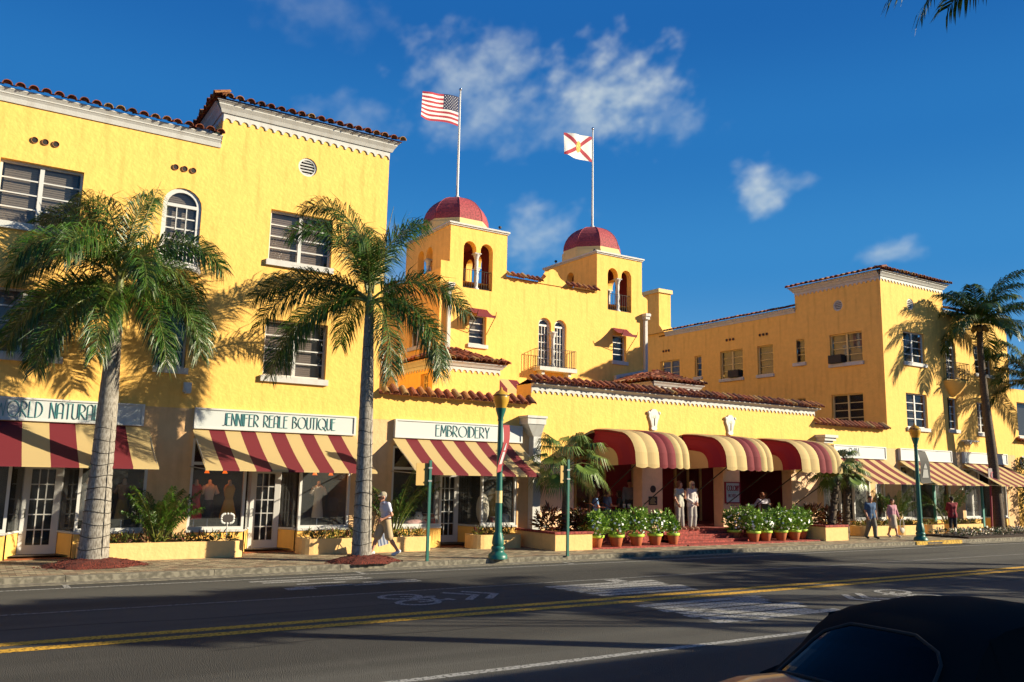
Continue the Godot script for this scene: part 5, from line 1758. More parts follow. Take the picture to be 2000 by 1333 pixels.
# a cloth banner held by two arms
func banner(at: Vector3, pts: Array, a: Color, c: Color, label: String) -> void:
	var o := thing("street_banner", label, "banner", at)
	var m := mb()
	m.tube([at, pts[0], pts[1]], [0.014, 0.014, 0.012], 6)
	m.tube([at - Vector3(0, 1.3, 0), pts[3], pts[2]], [0.014, 0.014, 0.012], 6)
	part(o, "arm", m, M["iron"])
	var cl := mat("banner " + str(at.x), Color.WHITE, 0.7, {"backlight_enabled": true, "backlight": Color(0.15, 0.15, 0.15) if a.r > 0.1 else Color(0.01, 0.01, 0.01)})
	m = mb()
	var N := 10
	for k in N:
		var t0 := float(k) / N
		var t1 := float(k + 1) / N
		m.col = a
		var s0 := sin(t0 * 5.0) * 0.05
		var s1 := sin(t1 * 5.0) * 0.05
		var f := func(p: Vector3, q: Vector3, t: float, s: float): return p.lerp(q, t) + Vector3(s, 0, s * 0.6)
		m.quad(f.call(pts[0], pts[3], t1, s1), f.call(pts[1], pts[2], t1, s1), f.call(pts[1], pts[2], t0, s0), f.call(pts[0], pts[3], t0, s0))
	var cloth := part(o, "cloth", m, cl)
	m = mb(Transform3D.IDENTITY, c)
	var nrm: Vector3 = (pts[1] - pts[0]).cross(pts[3] - pts[0]).normalized()
	if nrm.z < 0:
		nrm = -nrm
	for sg in [0.012, -0.012]:
		for q in [[0.2, 0.8, 0.58, 0.84, 0.35], [0.3, 0.7, 0.40, 0.55, 0.6]]:
			var p := []
			for w in [[q[0], q[3]], [q[1], q[3]], [q[1] - 0.2 * q[4], q[2]], [q[0] + 0.3 * q[4], q[2]]]:
				var s := sin(w[1] * 5.0) * 0.05
				p.append(pts[0].lerp(pts[3], w[1]).lerp(pts[1].lerp(pts[2], w[1]), w[0]) + nrm * sg + Vector3(s, 0, s * 0.6))
			m.quad(p[0], p[1], p[2], p[3])
	part(cloth, "emblem", m, cl)

func sign_post(at: Vector3, top: float, board: Rect2, label: String) -> void:
	var o := thing("sign_post", label, "sign post", at, "green sign posts at the kerb")
	var m := mb()
	m.mm(at.x - 0.035, at.x + 0.035, PAVE, top, at.z - 0.03, at.z + 0.03)
	part(o, "post", m, M["post green"])
	m = mb()
	m.mm(board.position.x, board.end.x, board.position.y, board.end.y, at.z - 0.06, at.z - 0.045)
	part(o, "sign_back", m, M["sign tan"])
	m = mb()
	for y in [board.position.y + 0.12, board.end.y - 0.12]:
		m.mm(at.x - 0.06, at.x + 0.05, y - 0.02, y + 0.02, at.z - 0.045, at.z + 0.035)
	part(o, "clamp", m, M["steel"])

func street_furniture() -> void:
	mat("sign tan", lin(0.5, 0.31, 0.08), 0.6)
	street_lamp(Vector3(12.55, PAVE, -20.28), "green street lamp with a red banner in front of the embroidery shop")
	street_lamp(Vector3(32.72, PAVE, -20.54), "green street lamp with a black banner near the walking couple")
	banner(Vector3(12.62, 3.82, -20.28), [Vector3(12.64, 3.8, -20.3), Vector3(12.86, 3.8, -20.3), Vector3(12.6, 2.5, -20.16), Vector3(12.44, 2.45, -20.12)], Color(0.3, 0.01, 0.018), Color(0.45, 0.45, 0.45), "narrow red banner twisting on the near lamp post")
	banner(Vector3(32.8, 3.8, -20.54), [Vector3(32.82, 3.75, -20.56), Vector3(33.3, 3.7, -20.5), Vector3(33.6, 2.45, -20.42), Vector3(32.98, 2.42, -20.5)], Color(0.012, 0.014, 0.014), Color(0.35, 0.35, 0.33), "black banner with a pale emblem on the far lamp post")
	sign_post(Vector3(10.4, PAVE, -20.3), 2.74, Rect2(10.02, 2.08, 0.38, 0.58), "green post with the tan back of a sign, near the walking man")
	sign_post(Vector3(14.86, PAVE, -20.2), 2.88, Rect2(14.62, 2.2, 0.24, 0.5), "thin green post in front of the brick capped planter with fan palm")
	var o := thing("bus_stop_sign", "grey and red sign numbered 14 on a dark red post beside the leaning palm", "sign", Vector3(42.42, PAVE, -22.9))
	var m := mb()
	m.tube([Vector3(42.42, PAVE, -22.9), Vector3(42.6, 3.25, -22.9)], [0.05, 0.05], 8)
	part(o, "post", m, M["sign red"])
	m = mb()
	m.mm(42.3, 43.2, 2.44, 3.22, -22.86, -22.83)
	part(o, "board", m, M["grey board"] if M.has("grey board") else mat("grey board", lin(0.2, 0.15, 0.15), 0.6))
	lettering(o, front(-22.83), "14", 42.5, 2.55, 0.38, 0.5, "sign red", 0.18)
	m = mb(front(-22.82))
	m.box(Vector3(42.72, 3.04, 0), Vector3(0.42, 0.06, 0.012), Basis(Vector3(0, 0, 1), 0.25))
	part(o, "stripe", m, M["sign red"])

# ---------------------------------------------------------------- planting
func leaf(m: MB, p: Vector3, d: Vector3, side: Vector3, len_: float, w: float, droop: float) -> void:
	var q := p + d * (len_ * 0.5)
	var t := q + (d + Vector3.DOWN * droop).normalized() * (len_ * 0.5)
	m.quad(p - side * (w * 0.4), p + side * (w * 0.4), q + side * w, q - side * w)
	m.tri(q - side * w, q + side * w, t)

# one palm frond: an arching rachis with rows of leaflets; az is measured round y, elev from the horizontal
func frond(m: MB, o: Vector3, az: float, elev: float, L: float, droop: float, ll: float, n: int, w: float, plume: float, bare: float, tone: float, bend := 1.25) -> void:
	var p := o
	var hd := Vector3(cos(az), 0, -sin(az))
	var pts := [p]
	var rad := [0.035 * L / 3.0]
	var dirs := []
	var K := 14
	for k in K:
		var t := (k + 0.5) / K
		var e := elev - droop * pow(t, bend)
		var d := hd * cos(e) + Vector3.UP * sin(e)
		dirs.append(d)
		p += d * (L / K)
		pts.append(p)
		rad.append((0.035 * (1.0 - (k + 1.0) / K) + 0.004) * L / 3.0)
	m.col = Color(0.13, 0.15, 0.03)
	m.tube(pts, rad, 5, false)
	for i in n:
		var t := bare + (1.0 - bare) * (i + 0.5) / n
		var f := t * K
		var k := mini(int(f), K - 1)
		var d: Vector3 = dirs[k]
		var at: Vector3 = pts[k].lerp(pts[k + 1], f - k)
		var s := d.cross(Vector3.UP).normalized()
		var up := s.cross(d)
		var prof := sin(PI * clampf(0.12 + 0.88 * (t - bare) / (1.0 - bare) * 0.9, 0, 1))
		for sg in [-1.0, 1.0]:
			var lift := rng.randf_range(-plume, plume)
			var dir: Vector3 = (d * lerpf(0.45, 1.3, t) + s * sg * cos(lift) + up * sin(lift) + Vector3(rng.randf_range(-0.12, 0.12), rng.randf_range(-0.12, 0.12), rng.randf_range(-0.12, 0.12))).normalized()
			var g := tone * rng.randf_range(0.65, 1.35)
			m.col = Color(0.04 * g, 0.1 * g, 0.008 * g) if rng.randf() > 0.1 else Color(0.11 * g, 0.13 * g, 0.02 * g)
			leaf(m, at, dir, d.cross(dir).cross(dir).normalized() if rng.randf() < 0.5 else d, ll * (0.35 + 0.65 * prof) * rng.randf_range(0.85, 1.1), w * rng.randf_range(0.8, 1.2), rng.randf_range(0.6, 1.8))

func trunk_rings(pts: Array, rad: Array, n: int) -> Array:      # refine a trunk and notch it at its leaf scars
	var P := []
	var R := []
	for i in n * 3 + 1:
		var f := float(i) / (n * 3) * (pts.size() - 1)
		var k := mini(int(f), pts.size() - 2)
		P.append(pts[k].lerp(pts[k + 1], f - k))
		R.append(lerpf(rad[k], rad[k + 1], f - k) * (0.975 if i % 3 == 0 else 1.0))
	return [P, R]

# fronds: [azimuth in the view plane (0 = along the street's view right), elevation, length, droop]
func royal_palm(label: String, base: Vector3, crown: Vector3, rad: Array, fr: Array, spear: Vector3, lights: bool, shaft_len := 0.55) -> void:
	var o := thing("royal_palm", label, "palm tree", base, "palms along the pavement")
	var pts := [base, base.lerp(crown, 0.08), base.lerp(crown, 0.35) , base.lerp(crown, 0.7), crown]
	var q := trunk_rings(pts, rad, 26)
	var m := mb()
	m.tube(q[0], q[1], 20)
	var tr := part(o, "trunk", m, M["palm bark"])
	if lights:
		m = mb()
		for k in 17:
			var c := base.lerp(crown, 0.07 + k * 0.049)
			var f := (0.07 + k * 0.049)
			var r := lerpf(rad[1], rad[2], clampf((f - 0.08) / 0.27, 0, 1)) if f < 0.35 else lerpf(rad[2], rad[4], (f - 0.35) / 0.65)
			var ring := []
			var rr := []
			for j in 17:
				var a := TAU * j / 16.0
				ring.append(c + Vector3(cos(a) * r * 1.03, (0.03 * sin(a * 2.0 + k)), sin(a) * r * 1.03)); rr.append(0.009)
			m.tube(ring, rr, 4, false)
		for a in [1.15, 4.5]:
			var line := []
			var rr := []
			for k in 30:
				var f := 0.04 + k * 0.03
				var r := lerpf(rad[1], rad[2], clampf((f - 0.08) / 0.27, 0, 1)) if f < 0.35 else lerpf(rad[2], rad[4], (f - 0.35) / 0.65)
				line.append(base.lerp(crown, f) + Vector3(cos(a) * r * 1.03, 0, sin(a) * r * 1.03)); rr.append(0.006 if k % 2 else 0.012)
			m.tube(line, rr, 4, false)
		part(tr, "light_string", m, M["wire"])
	m = mb()
	var shaft := crown + (crown - base).normalized() * shaft_len
	m.tube([crown - Vector3(0, 0.1, 0), crown.lerp(shaft, 0.4), shaft], [rad[4] * 1.02, rad[4] * 0.95, rad[4] * 0.45], 14)
	part(o, "crown_shaft", m, M["crown shaft"])
	for f in fr:
		m = mb()
		var az: float = deg_to_rad(f[0] - 32.4)
		var start := crown.lerp(shaft, clampf(0.35 + f[1] / 120.0, 0.4, 1.0)) + Vector3(cos(az), 0, -sin(az)) * 0.08
		frond(m, start, az, deg_to_rad(f[1]), f[2] * (0.92 if shaft_len > 1.0 else 1.02), deg_to_rad(f[3]), 0.86, 215, 0.0125, 1.3, 0.08, 0.85, f[4])
		part(o, "frond", m, M["palm leaf"])
	m = mb(Transform3D.IDENTITY, Color(0.16, 0.15, 0.04))
	m.tube([shaft, shaft.lerp(spear, 0.5) + Vector3(0.03, 0, 0), spear], [0.035, 0.022, 0.004], 6)
	part(o, "spear_leaf", m, M["palm leaf"])

func mulch(at: Vector3, r: float, label: String) -> void:
	var m := mb()
	var N := 26
	var ring := func(s, y):
		var o := []
		for k in N + 1:
			var a := TAU * (k % N) / N
			var w: float = r * s * (1.0 + 0.1 * sin(a * 3.0 + at.x) + 0.06 * sin(a * 7.0))
			o.append(at + Vector3(cos(a) * w * 1.15, y + rng.randf_range(-0.012, 0.012) * (1.0 if k < N else 0.0), sin(a) * w * 0.72))
		o[N] = o[0]
		return o
	var rows := [ring.call(1.0, 0.0), ring.call(0.85, 0.05), ring.call(0.6, 0.12), ring.call(0.3, 0.17), ring.call(0.02, 0.19)]
	for j in 4:
		for k in N:
			m.quad(rows[j][k + 1], rows[j][k], rows[j + 1][k], rows[j + 1][k + 1])
	for k in 260:      # loose chips
		var a := rng.randf() * TAU
		var s := sqrt(rng.randf()) * 1.08
		var p := at + Vector3(cos(a) * r * 1.15 * s, 0.19 * (1.0 - s * s) + 0.01 if s < 1.0 else 0.008, sin(a) * r * 0.72 * s)
		var g := rng.randf_range(0.5, 1.6)
		m.col = Color(g, g, g)
		m.box(p, Vector3(rng.randf_range(0.02, 0.07), 0.008, 0.018), Basis(Vector3.UP, rng.randf() * TAU) * Basis(Vector3.RIGHT, rng.randf_range(-0.5, 0.5)))
	var o := single("mulch_bed", label, "mulch bed", m, M["mulch"], at, "red mulch beds round the palms")
	o.set_meta("category", "mulch bed")

# a bush of leaves round c
func bush(m: MB, c: Vector3, r: Vector3, n: int, ll: float, w: float, cols: Array, up := 0.35) -> void:
	for i in n:
		var d := Vector3(rng.randfn(), rng.randfn(), rng.randfn()).normalized()
		var s := pow(rng.randf(), 0.4)
		var p := c + d * r * s
		var out := (d * Vector3(1, 0.6, 1) + Vector3(rng.randf_range(-0.7, 0.7), rng.randf_range(-0.3, 0.7) + up, rng.randf_range(-0.7, 0.7))).normalized()
		var side := out.cross(Vector3(rng.randfn(), rng.randfn(), rng.randfn())).normalized()
		var g := rng.randf_range(0.7, 1.3)
		var k: Color = cols[rng.randi() % cols.size()]
		m.col = Color(k.r * g, k.g * g, k.b * g)
		leaf(m, p, out, side, ll * rng.randf_range(0.7, 1.25), w, rng.randf_range(0.1, 0.8))

# a fan leaf: a stalk and a round of narrow split segments that hang at the tips
func fan_leaf(m: MB, o: Vector3, az: float, elev: float, stalk: float, r: float, tone: float) -> void:
	var hd := Vector3(cos(az), 0, -sin(az))
	var d := hd * cos(elev) + Vector3.UP * sin(elev)
	var mid := o + d * stalk * 0.6
	var d2 := (d + Vector3.DOWN * 0.35).normalized()
	var hub := mid + d2 * stalk * 0.4
	m.col = Color(0.14, 0.16, 0.04)
	m.tube([o, mid, hub], [0.016, 0.012, 0.009], 4, false)
	var s := d2.cross(Vector3.UP).normalized()
	var f := (d2 + Vector3.DOWN * 0.5).normalized()
	var N := 34
	for k in N:
		var a := lerpf(-2.35, 2.35, (k + 0.5) / N) + rng.randf_range(-0.03, 0.03)
		var dir := (f * cos(a) + s * sin(a) + s.cross(f) * 0.18).normalized()
		var g := tone * rng.randf_range(0.75, 1.3)
		m.col = Color(0.1 * g, 0.16 * g, 0.028 * g)
		leaf(m, hub, dir, dir.cross(s.cross(f)).normalized(), r * (0.75 + 0.25 * cos(a)) * rng.randf_range(0.9, 1.1), 0.022, rng.randf_range(0.9, 2.2))

func fan_palm(at: Vector3, top: Vector3, n: int, r: float, rough: bool, label: String) -> void:
	var o := thing("fan_palm", label, "palm tree", at)
	var m := mb()
	var q := trunk_rings([at, at.lerp(top, 0.5), top], [0.15, 0.12, 0.09], 12)
	m.tube(q[0], q[1], 12)
	if rough:
		for k in 120:
			var f := rng.randf()
			var a := rng.randf() * TAU
			m.box(at.lerp(top, f) + Vector3(cos(a), 0, sin(a)) * 0.14, Vector3(0.07, 0.1, 0.03), Basis(Vector3.UP, -a + PI / 2) * Basis(Vector3.RIGHT, 0.6))
	part(o, "trunk", m, M["coconut bark"])
	for k in n:
		m = mb()
		var az := TAU * k * 0.382 + rng.randf_range(-0.2, 0.2)
		fan_leaf(m, top, az, lerpf(1.25, -0.45, float(k) / n), r * rng.randf_range(0.75, 0.95), r * rng.randf_range(0.62, 0.78), 1.0)
		part(o, "fan_leaf", m, M["palm leaf"])

func areca(at: Vector3, h: float, n: int, label: String, tone := 1.0) -> void:
	var o := thing("areca_palm", label, "palm", at, "feathery palms in the shop planters")
	for k in n:
		var m := mb()
		var az := TAU * k * 0.382 + rng.randf_range(-0.3, 0.3)
		var e := rng.randf_range(1.15, 1.5)
		frond(m, at + Vector3(cos(az), 0, -sin(az)) * 0.12, az, e, h * rng.randf_range(0.8, 1.3), rng.randf_range(0.5, 1.25), 0.3, 34, 0.014, 0.3, 0.25, tone * 1.25)
		part(o, "frond", m, M["leaf"])

# a low masonry planter with rounded ends, its plan given by x0..x1 and a depth
func planter(x0: float, x1: float, z: float, h: float, depth: float, label: String, cap := false) -> Node3D:
	var at := Vector3((x0 + x1) / 2, PAVE, z - depth / 2)
	var o := thing("brick_planter" if cap else "planter", label, "planter", at, "" if cap else "low rounded planters under the shop windows")
	var m := mb()
	var r := 0.02 if cap else 0.3
	var outl := func(g):
		var p := []
		for c in [[x1 - r, z - r, 0], [x1 - r, z - depth + r, 1], [x0 + r, z - depth + r, 2], [x0 + r, z - r, 3]]:
			for k in 5:
				var a: float = PI / 2 - PI / 2 * c[2] - PI / 8 * k
				p.append(Vector3(c[0] + cos(a) * (r - g), 0, c[1] + sin(a) * (r - g)))
		return p
	var a: Array = outl.call(0.0)
	var b: Array = outl.call(0.11 if r > 0.2 else 0.1)
	if r < 0.2:
		b = []
		for p in a:
			b.append(Vector3(clampf(p.x, x0 + 0.1, x1 - 0.1), 0, clampf(p.z, z - depth + 0.1, z - 0.1)))
	var Y := func(p, y): return Vector3(p.x, y, p.z)
	var N := a.size()
	var top := PAVE + h
	for k in N:
		var j := (k + 1) % N
		m.quad(Y.call(a[k], PAVE), Y.call(a[j], PAVE), Y.call(a[j], top), Y.call(a[k], top))
		m.quad(Y.call(a[k], top), Y.call(a[j], top), Y.call(b[j], top), Y.call(b[k], top))
		m.quad(Y.call(b[k], top), Y.call(b[j], top), Y.call(b[j], top - 0.15), Y.call(b[k], top - 0.15))
	part(o, "wall", m, M["planter stucco"])
	m = mb()
	for k in N:
		m.tri(Vector3(at.x, top - 0.07, at.z), Y.call(b[k], top - 0.08), Y.call(b[(k + 1) % N], top - 0.08))
	part(o, "soil", m, M["soil"])
	if cap:
		var n := int((x1 - x0) / 0.21)
		for k in n:
			m = mb()
			var xa := x0 - 0.03 + (x1 - x0 + 0.06) / n * k
			m.mm(xa + 0.005, xa + (x1 - x0 + 0.06) / n - 0.005, top, top + 0.07, z - 0.12, z + 0.035)
			part(o, "cap_brick", m, M["red step"])
		n = int(depth / 0.21)
		for k in n:
			m = mb()
			var za := z - 0.13 - (depth - 0.13) / n * k
			m.mm(x0 - 0.035, x0 + 0.12, top, top + 0.07, za - (depth - 0.13) / n + 0.005, za - 0.005)
			part(o, "cap_brick", m, M["red step"])
			m = mb()
			m.mm(x1 - 0.12, x1 + 0.035, top, top + 0.07, za - (depth - 0.13) / n + 0.005, za - 0.005)
			part(o, "cap_brick", m, M["red step"])
	return o

func planting() -> void:
	# the two big royal palms; frond azimuth 0 is picture right, 180 left, -90 towards the viewer
	royal_palm("thick trunked palm nearest the camera, in front of the WORLD NATURAL shop", Vector3(2.72, PAVE, -22.25), Vector3(2.73, 5.75, -22.2), [0.36, 0.33, 0.255, 0.22, 0.15],
		[[166, 72, 3.5, 100, 1.3], [152, 82, 3.3, 95, 1.6], [80, 86, 2.7, 50, 1.5], [5, 64, 3.1, 122, 1.1], [0, 32, 3.2, 117, 0.7], [330, 22, 3.1, 104, 0.6], [285, 22, 3.0, 100, 0.55], [215, 28, 3.2, 104, 0.65], [242, 18, 3.2, 102, 0.55], [180, 50, 3.3, 100, 1.0], [190, 32, 3.4, 115, 0.8], [170, 16, 3.2, 95, 0.8], [110, 50, 2.9, 110, 1.0], [60, 56, 2.9, 115, 1.0], [140, 30, 2.9, 105, 0.8], [28, 36, 2.9, 115, 0.8], [262, 62, 2.8, 125, 1.0], [310, 55, 2.9, 130, 0.9], [225, 62, 3.0, 125, 1.0]], Vector3(3.45, 9.55, -22.15), true, 1.45)
	royal_palm("slimmer palm between the BOUTIQUE and EMBROIDERY signs", Vector3(8.8, PAVE, -20.85), Vector3(8.72, 6.6, -20.9), [0.27, 0.25, 0.205, 0.175, 0.12],
		[[178, 40, 3.2, 78, 1.0], [190, 28, 3.5, 110, 0.6], [172, 36, 3.2, 118, 0.6], [184, 46, 3.3, 112, 0.8], [300, 18, 2.9, 104, 0.5], [340, 30, 3.2, 116, 0.6], [352, 22, 3.0, 108, 0.6], [2, 46, 2.9, 108, 1.0], [170, 86, 3.6, 108, 2.0], [198, 80, 3.0, 118, 1.5], [20, 86, 2.6, 72, 1.5], [270, 76, 2.8, 122, 1.2], [100, 80, 2.8, 90, 1.4], [120, 42, 2.7, 118, 0.8]], Vector3(9.25, 9.65, -20.8), true)
	mulch(Vector3(2.75, PAVE, -22.1), 1.0, "red mulch mound round the thick nearest palm trunk")
	mulch(Vector3(8.85, PAVE, -20.75), 0.85, "red mulch mound round the slimmer palm trunk by the walking man")
	# coconut palms at the right
	coconut("leaning coconut palm in front of the far wing", [Vector3(43.1, PAVE, -22.9), Vector3(42.95, 3.2, -22.9), Vector3(42.6, 6.5, -22.9), Vector3(42.45, 9.0, -22.9), Vector3(42.55, 10.4, -22.9)], 3.3, 22, 5)
	coconut("second coconut palm mostly past the right edge", [Vector3(47.2, PAVE, -22.9), Vector3(47.1, 4.0, -22.7), Vector3(46.9, 7.7, -22.5)], 3.7, 18, 8)
	# shop planters
	var low := [Color(0.2, 0.2, 0.03), Color(0.32, 0.27, 0.06), Color(0.1, 0.13, 0.02), Color(0.06, 0.09, 0.02), Color(0.13, 0.04, 0.03), Color(0.4, 0.36, 0.15)]
	for p in [[2.5, 6.45, "rounded planter with yellow green plants behind the thick palm trunk"], [8.0, 12.0, "rounded planter with yellow green plants behind the walking man"], [13.45, 15.25, "rounded planter with yellow green plants behind the near lamp post"], [32.6, 35.2, "low far planter behind the walking couple"], [35.25, 37.1, "low far planter with feathery palm left of the far lamp post"], [37.5, 38.8, "low far planter right of the far lamp post"], [39.4, 42.1, "low far planter behind the person in red"]]:
		planter(p[0], p[1], -23.02, 0.42, 0.92, p[2])
		var m := mb()
		var n := int((p[1] - p[0]) * 10)
		for k in n:
			var x: float = lerpf(p[0] + 0.2, p[1] - 0.2, (k + rng.randf()) / n)
			bush(m, Vector3(x, PAVE + 0.46, -23.3 - rng.randf() * 0.35), Vector3(0.13, 0.12, 0.13), 16, 0.2, 0.018, low.slice(0, 5) if rng.randf() < 0.6 else [low[3], low[4], low[2]], 0.7)
		var g := structure("ground_cover", m, M["leaf"], "stuff")
		g.set_meta("label", "low variegated plants filling a shop planter")
	areca(Vector3(4.35, 0.5, -23.45), 1.45, 20, "feathery palm left of the BOUTIQUE window with dresses")
	areca(Vector3(10.9, 0.5, -23.6), 1.9, 15, "dark feathery palm behind the walking man", 0.7)
	areca(Vector3(35.5, 0.5, -23.45), 1.75, 15, "feathery palm behind the woman in pink")
	areca(Vector3(39.6, 0.5, -23.45), 1.9, 14, "feathery palm behind the person in red", 0.9)
	# brick capped planters beside the restaurant steps
	planter(15.45, 16.9, -21.65, 0.5, 2.2, "brick capped planter with fan palm left of the potted flowers", true)
	planter(28.35, 29.75, -21.72, 0.53, 2.0, "brick capped planter with fan palm right of the potted flowers", true)
	fan_palm(Vector3(16.3, 0.55, -22.3), Vector3(16.35, 2.7, -22.3), 22, 1.15, false, "fan palm in the brick planter left of the restaurant arches")
	fan_palm(Vector3(29.6, 0.6, -22.4), Vector3(30.15, 2.75, -22.4), 18, 1.0, true, "fan palm with a rough trunk right of the restaurant arches")
	fan_palm(Vector3(31.2, 0.13, -22.9), Vector3(31.4, 2.6, -22.9), 12, 0.8, true, "smaller fan palm behind the rough trunked one")
	var cro := [Color(0.07, 0.012, 0.008), Color(0.045, 0.02, 0.008), Color(0.13, 0.03, 0.008), Color(0.03, 0.035, 0.008), Color(0.16, 0.07, 0.01)]
	for c in [[Vector3(15.85, 0.98, -22.5), Vector3(0.5, 0.42, 0.4), "dark red croton shrub left of the fan palm trunk"], [Vector3(16.72, 0.95, -22.2), Vector3(0.25, 0.4, 0.3), "orange and dark croton shrub right of the fan palm trunk"], [Vector3(28.75, 1.02, -22.6), Vector3(0.5, 0.45, 0.4), "dark red croton shrub left of the rough trunk"], [Vector3(30.1, 0.95, -22.8), Vector3(0.45, 0.4, 0.3), "red croton shrub right of the rough trunk"]]:
		var m := mb()
		bush(m, c[0], c[1], 340, 0.24, 0.03, cro, 0.5)
		var o := thing("croton_shrub", c[2], "shrub", c[0] - Vector3(0, c[1].y, 0), "croton shrubs in the brick planters")
		part(o, "foliage", m, M["leaf"])
		m = mb(Transform3D.IDENTITY, Color(0.1, 0.06, 0.03))
		for k in 4:
			m.tube([c[0] - Vector3(0, c[1].y + 0.1, 0), c[0] + Vector3(rng.randf_range(-0.25, 0.25), 0.1, rng.randf_range(-0.2, 0.2))], [0.014, 0.006], 4)
		part(o, "stems", m, M["plain"])
	var m2 := mb()
	bush(m2, Vector3(16.78, 0.75, -21.95), Vector3(0.16, 0.2, 0.16), 90, 0.2, 0.02, [Color(0.36, 0.33, 0.05), Color(0.25, 0.28, 0.05)], 0.5)
	single("yellow_shrub", "small yellow green shrub at the planter corner by the first flower pot", "shrub", m2, M["leaf"], Vector3(16.78, 0.55, -21.95))
	# potted flowers
	var where := ["first terracotta pot of white flowers from the left brick planter", "second terracotta pot of white flowers from the left brick planter", "third terracotta pot of white flowers from the left brick planter", "fourth terracotta pot of white flowers from the left brick planter", "small leafy pot just left of the red steps", "pot of white flowers just right of the stair railing foot", "second pot of white flowers right of the red steps", "third pot of white flowers right of the red steps", "fourth pot of white flowers right of the red steps", "fifth pot of white flowers right of the red steps", "pot of white flowers next to the right brick planter", "last narrow pot against the right brick planter", "pot of white flowers at the foot of the stair railing"]
	var spots := [Vector2(17.3, -21.98), Vector2(18.15, -22.0), Vector2(19.05, -22.05), Vector2(19.92, -22.1), Vector2(20.75, -22.1), Vector2(24.75, -22.1), Vector2(25.5, -22.2), Vector2(26.3, -22.15), Vector2(27.1, -22.18), Vector2(27.85, -22.45), Vector2(28.2, -22.75), Vector2(28.1, -23.15), Vector2(24.45, -22.75)]
	for k in spots.size():
		potted(Vector3(spots[k].x, 0.172, spots[k].y), where[k], 0.55 if k == 4 else (0.8 if k == 11 else 1.0))
	# low wall of the steps that the pots stand before
	var m3 := mb()
	m3.mm(16.9, 21.1, 0.13, 0.17, F + 0.01, -21.75); m3.mm(26.0, 28.35, 0.13, 0.17, F + 0.01, -21.85); m3.mm(21.1, 26.0, 0.13, 0.168, F + 0.01, -21.7)
	structure("step_apron", m3, M["red step"])
	m3 = mb()
	m3.mm(16.9, 21.08, 0.17, 0.56, F + 0.01, -23.2); m3.mm(26.02, 28.35, 0.17, 0.56, F + 0.01, -23.2)
	structure("terrace_edge", m3, M["red step"])
	# flower bed at the far kerb
	m3 = mb()
	m3.mm(36.2, 58, 0.13, 0.2, -22.6, -20.55)
	structure("flower_bed_soil", m3, M["soil"])
	m3 = mb()
	for k in 320:
		var x := 36.3 + 15.0 * pow(rng.randf(), 1.2)
		bush(m3, Vector3(x, 0.33, -20.7 - rng.randf() * 1.5), Vector3(0.16, 0.12, 0.16), 10, 0.13, 0.03, [Color(0.08, 0.11, 0.03), Color(0.05, 0.09, 0.02), Color(0.5, 0.46, 0.36), Color(0.42, 0.3, 0.24)], 0.5)
	var fb := structure("flower_bed", m3, M["leaf"], "stuff")
	fb.set_meta("label", "pale flowers in the bed along the far kerb")
	# climbing fig and shrubs past the far wing
	m3 = mb()
	for k in 16:
		bush(m3, Vector3(47.4 + rng.randf() * 0.9, 0.5 + k * 0.22, F + 0.35), Vector3(0.55, 0.25, 0.3), 90, 0.13, 0.04, [Color(0.03, 0.05, 0.012), Color(0.05, 0.08, 0.015)], 0.2)
	single("climbing_fig", "dark green climber on the wall corner past the far wing", "climbing plant", m3, M["leaf"], Vector3(47.8, PAVE, F + 0.35))

func potted(at: Vector3, label: String, s: float) -> void:
	var o := thing("flower_pot", label, "potted plant", at, "terracotta pots of white flowers beside the steps")
	var m := mb()
	m.lathe([Vector2(0.001, 0.0), Vector2(0.16, 0.0), Vector2(0.23, 0.3), Vector2(0.235, 0.3)], 18, at, s if s > 0.7 else 0.85, s if s > 0.7 else 0.85)
	part(o, "pot", m, M["terracotta"])
	m = mb()
	m.lathe([Vector2(0.235, 0.3), Vector2(0.262, 0.305), Vector2(0.268, 0.38), Vector2(0.235, 0.385), Vector2(0.22, 0.34), Vector2(0.001, 0.34)], 18, at, s if s > 0.7 else 0.85, s if s > 0.7 else 0.85)
	part(o, "rim", m, M["lime rim"])
	m = mb()
	var pot_s := s
	s *= rng.randf_range(0.86, 1.12)
	var c := at + Vector3(rng.randf_range(-0.06, 0.06), 0.36 + 0.36 * s, rng.randf_range(-0.06, 0.06))
	bush(m, c, Vector3(0.42, 0.38, 0.4) * s, int(560 * s), 0.15, 0.03, [Color(0.22, 0.36, 0.045), Color(0.15, 0.27, 0.035), Color(0.3, 0.44, 0.06), Color(0.08, 0.17, 0.02)], 0.45)
	for k in 5:
		bush(m, c + Vector3(rng.randf_range(-0.35, 0.35), rng.randf_range(0.15, 0.42), rng.randf_range(-0.3, 0.3)) * s, Vector3(0.1, 0.16, 0.1), 34, 0.12, 0.02, [Color(0.2, 0.34, 0.05), Color(0.13, 0.26, 0.03)], 0.6)
	part(o, "foliage", m, M["leaf"])
	m = mb(Transform3D.IDENTITY, Color(0.75, 0.77, 0.78))
	for k in int(rng.randf_range(24, 58)) if pot_s > 0.7 else 6:
		var d := Vector3(rng.randfn(), rng.randfn() * 0.9, rng.randfn() + 0.5).normalized()
		var p := c + d * Vector3(0.43, 0.4, 0.42) * s * rng.randf_range(0.85, 1.1)
		var f := (d + Vector3(0, 0.3, 0)).normalized()
		var u := f.cross(Vector3.UP).normalized()
		var w := u.cross(f)
		for j in 5:
			var a := TAU * j / 5
			var a1 := a + 0.55
			m.tri(p, p + (u * cos(a) + w * sin(a)) * 0.036, p + (u * cos(a1) + w * sin(a1)) * 0.04)
			m.tri(p, p + (u * cos(a - 0.55) + w * sin(a - 0.55)) * 0.04, p + (u * cos(a) + w * sin(a)) * 0.036)
	stuff(part(o, "flowers", m, M["leaf"]))

